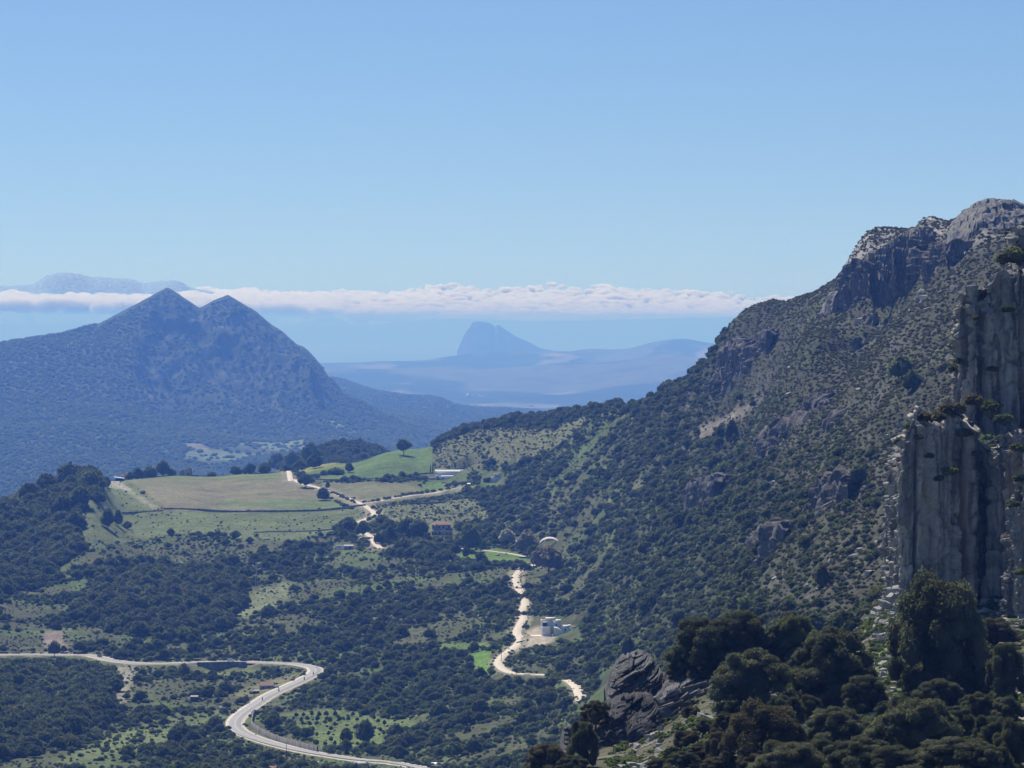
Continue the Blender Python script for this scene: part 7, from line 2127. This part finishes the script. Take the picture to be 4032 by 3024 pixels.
def rider(u, v, side, label, plabel):
    p, a = place_on(mr, u, v, side)
    t = empty('motorcycle', p, label, 'motorcycle', None, a)
    for x in (-.72, .72):
        g = Geo(); an = np.arange(13) * 2 * math.pi / 12
        g.tube([(x + .27 * math.cos(q), 0, .31 + .27 * math.sin(q)) for q in an], .06, 5); g.tube([(x, -.05, .31), (x, .05, .31)], .2, 8)
        add_obj('wheel', g.mesh('wheel'), M_RUBBER, t)
    g = Geo(); g.tube([(-.72, 0, .31), (-.35, 0, .62), (.25, 0, .75), (.5, 0, .9)], [.07, .14, .17, .08], 7); g.box((-.02, 0, .42), (.5, .3, .34))
    add_obj('frame', g.mesh('frame'), M_RUBBER, t)
    g = Geo(); g.tube([(.72, 0, .31), (.5, 0, .92)], .05, 5); g.tube([(.44, -.36, .98), (.5, 0, .95), (.44, .36, .98)], .03, 5); add_obj('fork', g.mesh('fork'), M_METAL, t)
    g = Geo(); g.tube([(.08, 0, .82), (.32, 0, .86)], [.16, .13], 7); add_obj('tank', g.mesh('tank'), M_CARR, t)
    g = Geo(); g.tube([(-.62, 0, .80), (-.1, 0, .78)], [.11, .13], 6); add_obj('seat', g.mesh('seat'), M_RUBBER, t)
    # the rider: one continuous skinned figure
    bm = bmesh.new(); sk = [(-.2, 0, .92), (-.12, 0, 1.15), (.02, 0, 1.40), (.08, 0, 1.52), (.14, 0, 1.66), (.0, .2, 1.36), (.2, .3, 1.16), (.42, .33, 1.02), (.0, -.2, 1.36), (.2, -.3, 1.16), (.42, -.33, 1.02), (-.18, .12, .88), (.22, .22, .80), (.0, .2, .40), (.12, .2, .34), (-.18, -.12, .88), (.22, -.22, .80), (.0, -.2, .40), (.12, -.2, .34)]
    vs = [bm.verts.new(q) for q in sk]
    for e in ((0, 1), (1, 2), (2, 3), (3, 4), (2, 5), (5, 6), (6, 7), (2, 8), (8, 9), (9, 10), (0, 11), (11, 12), (12, 13), (13, 14), (0, 15), (15, 16), (16, 17), (17, 18)):
        bm.edges.new((vs[e[0]], vs[e[1]]))
    me = bpy.data.meshes.new('person'); bm.to_mesh(me); bm.free()
    q = add_obj('person', me, plain('dark_riding_suit', (0.03, 0.03, 0.035)), None, p, label=plabel, category='person'); q.rotation_euler = (0, 0, a)
    md = q.modifiers.new('skin', 'SKIN'); rr = (.16, .17, .18, .07, .13, .07, .055, .045, .07, .055, .045, .10, .09, .06, .05, .10, .09, .06, .05)
    for sv, ra in zip(me.skin_vertices[0].data, rr):
        sv.radius = (ra, ra)
    me.skin_vertices[0].data[0].use_root = True
    q.modifiers.new('smooth', 'SUBSURF').levels = 1
    g = Geo(); vv_, ff_ = ICO1; g.add(vv_ * np.array((.16, .14, .16)) + np.array((.15, 0, 1.70)), ff_); add_obj('helmet', g.mesh('helmet', True), M_RUBBER, q)


rider(1094, 2727, 0.8, 'dark motorcycle leading the riders on the straight of the road', 'person in dark clothing riding the leading motorcycle')
rider(1192, 2687, 1.2, 'dark motorcycle in the middle of the straight', 'person in dark clothing riding the second motorcycle')
rider(1229, 2664, 1.0, 'dark motorcycle at the top end of the straight', 'person in dark clothing riding the last motorcycle')
rider(1030, 2762, 0.6, 'dark motorcycle entering the hairpin bend', 'person in dark clothing riding into the hairpin bend')

# ------------------------------------------------------------------ pylon, poles, birds
p = hit(1010, 2322); hp = 107 * p[1] / FPX
t = empty('pylon', p, 'steel lattice pylon with white insulators on the grassy glade', 'pylon')
for sx in (-1, 1):
    for sy in (-1, 1):
        g = Geo(); g.tube([(sx * .95, sy * .95, -.5), (sx * .28, sy * .28, hp * .82), (sx * .22, sy * .22, hp)], [.11, .09, .07], 4); add_obj('leg', g.mesh('leg'), M_METAL, t)
g = Geo(); nb = 11
for i in range(nb):
    z0, z1 = hp * i / nb, hp * (i + 1) / nb
    w0, w1 = .95 - .67 * min(1, i / nb / .82), .95 - .67 * min(1, (i + 1) / nb / .82)
    for k in range(4):
        a0, a1 = [((-1, -1), (1, -1)), ((1, -1), (1, 1)), ((1, 1), (-1, 1)), ((-1, 1), (-1, -1))][k]
        if i % 2:
            a0, a1 = a1, a0
        g.tube([(a0[0] * w0, a0[1] * w0, z0), (a1[0] * w1, a1[1] * w1, z1)], .05, 4)
add_obj('lattice', g.mesh('lattice'), M_METAL, t)
for z, s in ((.97, 1), (.86, -1), (.75, 1)):
    g = Geo(); g.tube([(0, 0, hp * z), (s * 2.3, 0, hp * z + .2)], .09, 4); arm = add_obj('arm', g.mesh('arm'), M_METAL, t)
    g = Geo(); g.tube([(s * 1.5, -.8, hp * z + .3), (s * 2.3, 0, hp * z + .2), (s * 2.7, .8, hp * z + .9)], .24, 6); add_obj('insulator', g.mesh('insulator'), M_WHITE, arm)


def pole(u, v, hpx, label, arm=True, mat=None):
    p = hit(u, v); h = hpx * p[1] / FPX
    t = empty('utility_pole', p, label, 'pole')
    g = Geo(); g.tube([(0, 0, -.6), (0, 0, h)], [.16, .10], 6); add_obj('shaft', g.mesh('shaft'), mat or M_BROWN, t)
    if arm:
        g = Geo(); g.box((0, 0, h - .4), (1.8, .12, .14)); a = add_obj('crossarm', g.mesh('crossarm'), M_BROWN, t)
        for x in (-.8, 0, .8):
            g = Geo(); g.tube([(x, 0, h - .34), (x, 0, h)], .06, 5); add_obj('insulator', g.mesh('insulator'), M_WHITE, a)


pole(1648, 1775, 62, 'thin tall pole on the skyline behind the lone oak', False, M_METAL)
pole(1974, 2605, 76, 'wooden power pole at the track bend below the white house')
pole(2256, 2735, 28, 'lamp-like pole on the lowest piece of the valley track', True, M_METAL)
pole(2240, 2690, 22, 'short post where the lowest track comes out of the bushes', False, M_METAL)
pole(2012, 1640, 22, 'small pole among the trees on the skyline ridge')
pole(1165, 1838, 52, 'thin pole among the trees at the left of the track head')
pole(1308, 2860, 46, 'wooden pole in the young orchard', False)
pole(1508, 2930, 40, 'wooden pole right of the big round oak of the orchard', False)
pole(748, 2880, 36, 'thin post on the grassy band left of the hairpin bend', False)
pole(1128, 2992, 70, 'wooden pole below the bend wall', False)
pole(410, 2578, 50, 'wooden pole behind the dark red car', False)
for n, (bu, bv, Yb, s, lb) in enumerate(((3555, 560, 900.0, 0.7, 'small dark bird high above the mountain crest'), (2720, 730, 800.0, 0.45, 'tiny dark bird high over the gap between the mountains'))):
    t = empty('bird', P(bu, bv, Yb), lb, 'bird', None, 0.5)
    g = Geo(); vv_, ff_ = ICO1; g.add(vv_ * np.array((.12, .30, .10)) * s, ff_); g.add(vv_ * np.array((.06, .10, .06)) * s + np.array((0, .34 * s, .03)), ff_); add_obj('body', g.mesh('body', True), M_RUBBER, t)
    for sx in (-1, 1):
        add_obj('wing', mesh_from('wing', np.array([(0, .12, .02), (sx * .5, .16, .16), (sx * 1.0, .0, .10), (sx * .5, -.14, .14), (0, -.14, .02)]) * s, [(0, 1, 3, 4), (1, 2, 3)]), M_RUBBER, t)
    add_obj('tail', mesh_from('tail', np.array([(-.05, -.25, 0), (.05, -.25, 0), (.13, -.55, 0), (-.13, -.55, 0)]) * s, [(0, 1, 2, 3)]), M_RUBBER, t)

# ------------------------------------------------------------------ trees that stand out
def spot(u, v, w, h, label, mat=None, crown=None, trunk=None, k=0, name='oak_tree', cat='tree', lift=0.0, group=None, Y=None):
    """a tree by its place in the view: centre (u, v), width and height in pixels"""
    pb = hit(u, v + h / 2) if Y is None else P(u, v + h / 2, Y)
    m = pb[1] / FPX
    R = w / 2 * m
    lift = lift if lift > 0.05 or crown is not None else -0.16
    t, c = plant_tree(pb[0], pb[1], pb[2], R * 0.95, k * 1.3, k, label, group, crown, trunk, name, cat, lift, mat=mat)
    ch = 1.45 if crown is None else 1.0
    c.scale = (1, 1, h * m / R / ch / (1 + lift * .4))
    return t


TREES = [
    (1590, 1758, 66, 66, 'lone oak with a clear trunk on top of the bright green hill', None, .35), (1205, 1893, 72, 52, 'dark oak overhanging the farm track', None, .12), (1272, 1940, 56, 56, 'greyish round oak beside the farm track', None, 0), (1291, 1910, 20, 34, 'small round tree behind the greyish round one', None, .2),
    (1225, 1775, 76, 90, 'tallest oak of the clump left of the green hill', None, 0), (1240, 1812, 70, 60, 'low dark oak in front of the tallest of the clump', None, 0), (1150, 1800, 70, 70, 'oak in the middle of the clump left of the green hill', None, 0), (1090, 1812, 80, 66, 'broad oak in the clump behind the brown field', None, 0), (1040, 1830, 66, 52, 'oak near the left end of the clump behind the brown field', None, 0), (985, 1835, 60, 46, 'bushy oak second from the left end of that clump', None, 0), (930, 1845, 56, 40, 'small bushy tree at the left end of that clump', None, 0), (1180, 1828, 60, 40, 'low oak at the foot of the clump by the track head', None, 0),
    (835, 1853, 40, 24, 'lone small bush on the field skyline', None, 0), (640, 1832, 60, 62, 'tall oak at the right end of the group by the ruin', None, 0), (590, 1838, 66, 54, 'middle oak of the group left of the ruin', None, 0), (540, 1845, 60, 46, 'left oak of the group behind the cottage', None, 0), (675, 1845, 36, 34, 'small oak nearest to the ruin', None, 0), (512, 1858, 40, 32, 'low oak touching the cottage', None, 0),
    (1320, 1848, 80, 36, 'long dark thicket on the bright green hill', None, 0), (1375, 1840, 40, 38, 'round bush right of the thicket on the green hill', None, 0), (1275, 1858, 36, 24, 'small bush left of the thicket on the green hill', None, 0),
    (270, 1862, 110, 90, 'highest oak on the wooded knoll', None, 0), (350, 1880, 90, 80, 'oak on the right shoulder of the knoll', None, 0), (390, 1905, 60, 60, 'oak at the right edge of the knoll', None, .1), (190, 1895, 110, 90, 'oak left of the highest one on the knoll', None, 0), (120, 1935, 100, 80, 'oak on the left slope of the knoll', None, 0), (320, 1950, 90, 90, 'oak with pale stems on the knoll', None, .2), (250, 1985, 100, 90, 'oak in the middle of the knoll', None, 0), (50, 1985, 110, 90, 'oak at the left edge on the knoll', None, 0), (385, 1955, 70, 50, 'dark shaded oak under the right edge of the knoll', None, 0), (300, 2040, 90, 80, 'oak at the lower right of the knoll', None, 0),
    (425, 2040, 60, 76, 'pale-sided round oak standing free below the knoll', None, 0), (465, 2035, 44, 70, 'dark oak joined to the pale-sided round one', None, 0), (500, 2065, 50, 30, 'low bush at the right of the free-standing oaks', None, 0),
    (1378, 2062, 66, 70, 'dark oak left of the farm track below its bend', None, .1), (1430, 2082, 66, 66, 'dark oak right of the farm track below its bend', None, .15), (1330, 2072, 50, 36, 'low thicket left of the farm track', None, 0), (1605, 2075, 90, 74, 'big oak left of the villa', None, .1), (1650, 2075, 84, 80, 'tall oak nearest the villa on its left', None, .15), (1535, 2100, 50, 66, 'narrow dark oak by the farm track', None, 0), (1490, 2115, 44, 50, 'small dark oak on the track side', None, 0), (1670, 2140, 110, 50, 'dense thicket below the villa terrace', None, 0), (1590, 2135, 90, 60, 'dense dark oak group below the track', None, 0),
    (1848, 2115, 100, 110, 'huge dark oak right of the villa', None, 0), (1815, 2072, 40, 46, 'small dark oak between the villa and the huge oak', None, 0), (1950, 2110, 70, 50, 'rounded oak right of the huge one', None, 0), (1900, 2140, 36, 40, 'bright green young tree by the huge oak', 1, .15), (1795, 2165, 44, 60, 'small tree with a clear stem in the meadow', None, .35), (1836, 2175, 34, 56, 'thin tree in front of the field shed', None, .35), (2102, 2178, 56, 62, 'bright green round tree at the meadow corner', 1, .3),
    (1998, 2112, 72, 74, 'bare tree pale with blossom above the meadow', 2, .15), (2075, 2140, 96, 100, 'bare brownish tree beside the polytunnel', 3, .2), (2160, 2195, 130, 120, 'wide bare grey tree at the meadow edge', 3, .15), (725, 2640, 50, 60, 'bare pale tree in front of the road wall', 3, .15), (215, 2548, 54, 70, 'bare pinkish tree above the road at the left', 3, .1),
    (1440, 2880, 84, 92, 'big round dark oak in the young orchard', None, 0), (1362, 2890, 60, 66, 'dark oak left of the big round one in the orchard', None, 0), (1365, 2938, 48, 56, 'paler oak by the road below the orchard', None, .1), (1308, 2945, 22, 26, 'small dark bush at the roadside below the orchard', None, 0), (1545, 2920, 90, 50, 'dense oak right of the orchard', None, 0),
    (2470, 2545, 60, 100, 'tall dark oak above the tilted outcrop', None, 0), (3235, 2275, 60, 100, 'tall dark oak left of the flat-topped boulder', None, 0), (3380, 1860, 80, 90, 'dark oak on the slope left of the cliff top', None, 0), (2880, 1700, 60, 100, 'dark oak at the right of the gravel scar', None, 0), (2835, 1700, 40, 60, 'small oak on the gravel scar', None, 0),
    (3550, 1440, 110, 90, 'dark thicket on the slope left of the upper tower', None, 0), (3590, 1490, 80, 90, 'second dark thicket left of the upper tower', None, 0), (1195, 2140, 70, 40, 'oak group below the rock heap', None, 0),
]
for n, (tu, tv, w, h, lb, mt, lift) in enumerate(TREES):
    spot(tu, tv, w * 1.06, h * 1.05, lb, (None, M_BRIGHT, M_BLOSSOM, M_BARE)[mt or 0], k=n, lift=lift)
cy = foliage_geo([(0, 0, .5, .55, .5), (0, 0, 1.4, .6, .8), (0, 0, 2.4, .45, .8), (0, 0, 3.3, .25, .7)], 500, .14, np.random.default_rng(3)).mesh('cypress_crown'); cy.materials.append(M_DARK)
for n, (tu, tv, h, lb) in enumerate(((1695, 1848, 36, 'shorter left cypress beside the white barn'), (1704, 1843, 46, 'taller right cypress beside the white barn'))):
    pb = hit(tu, tv + h / 2); m = pb[1] / FPX
    t, c = plant_tree(pb[0], pb[1], pb[2], 3.4 * m * 1.3, n, n, lb, None, cy, name='cypress', cat='tree'); c.scale = (1, 1, h / 3.4 / 1.3 / 3.9)
# rows of young trees in the orchard, hedge bushes along the tracks, posts of the meadow fence
r = np.random.default_rng(66)
n = 0
for row in range(7):
    for k in range(13):
        tu = 1100 + k * 32 + row * 14 + 6 * r.normal(); tv = 2812 + row * 19 + 3 * r.normal()
        if not poly_mask(FIELDS['orchard'], np.array(tu), np.array(tv)) or r.random() < 0.2 or math.hypot(tu - 1440, tv - 2880) < 55 or math.hypot(tu - 1362, tv - 2890) < 45:
            continue
        spot(tu, tv, 15 + 7 * r.random(), 20 + 9 * r.random(), 'young slim tree in the orchard rows inside the hairpin bend', k=n, name='orchard_tree', lift=.3, group='young trees of the orchard'); n += 1
for pix, cnt, lb, gp in (([(1305, 1935), (1400, 1978)], 9, 'roadside bush on the upper side of the farm track', 'bushes along the farm track'), ([(1300, 1958), (1345, 1986), (1395, 2004)], 7, 'dense bush on the lower side of the farm track', 'bushes below the farm track'),
                         ([(1440, 1978), (1580, 1952), (1740, 1928)], 14, 'little hedge bush along the barn track', 'hedge bushes along the barn track'), ([(1500, 2010), (1480, 2030), (1440, 2050)], 6, 'bush on the bank inside the track bend', 'bushes inside the track bend'),
                         ([(1760, 1905), (1840, 1900)], 6, 'pale bush in the garden below the barn', 'garden bushes below the barn'), ([(1780, 2212), (1900, 2222), (2030, 2226)], 16, 'dark hedge bush along the bottom of the fenced meadow', 'hedge bushes below the meadow')):
    pix = np.array(pix, float); dd = np.concatenate([[0], np.cumsum(np.hypot(*np.diff(pix, axis=0).T))])
    for k in range(cnt):
        s = (k + .5 + .5 * (r.random() - .5)) / cnt * dd[-1]
        bu, bv = np.interp(s, dd, pix[:, 0]), np.interp(s, dd, pix[:, 1]) - 2
        pb = hit(bu, bv + 4 + 3 * r.random()); sz_ = (7 + 7 * r.random()) * pb[1] / FPX
        o = add_obj('hedge_bush', SHR[k % 6], None, None, pb, label=lb, category='bush', group=gp); o.scale = (sz_, sz_, sz_ * .9); o.rotation_euler = (0, 0, k)
g = Geo(); g.box((0, 0, .6), (.14, .14, 1.6)); PM = g.mesh('fence_post'); PM.materials.append(M_BROWN)
for k in range(18):
    pb = hit(1990 + 6.4 * k, 2216 + (k % 3))
    add_obj('fence_post', PM, None, None, pb, label='thin wooden post of the fence along the bottom of the meadow', category='post', group='fence posts along the meadow')


# ------------------------------------------------------------------ labels that several alike things would share get their place in the row
ORD = ('leftmost', 'second from left', 'third from left', 'fourth from left', 'fifth from left', 'sixth from left', 'seventh from left', 'eighth from left', 'ninth from left', 'tenth from left', 'eleventh from left', 'twelfth from left', 'thirteenth from left', 'fourteenth from left', 'fifteenth from left', 'sixteenth from left', 'seventeenth from left', 'eighteenth from left')
byl = {}
for o in COL.objects:
    if o.parent is None and 'label' in o.keys() and 'group' in o.keys():
        byl.setdefault(o['label'], []).append(o)
for lb, os_ in byl.items():
    if 1 < len(os_) <= len(ORD) and len(lb.split()) <= 12:
        os_.sort(key=lambda o: proj(o.location.x, o.location.y, o.location.z)[0])
        for k, o in enumerate(os_):
            o['label'] = f'{lb}, {ORD[k]}'
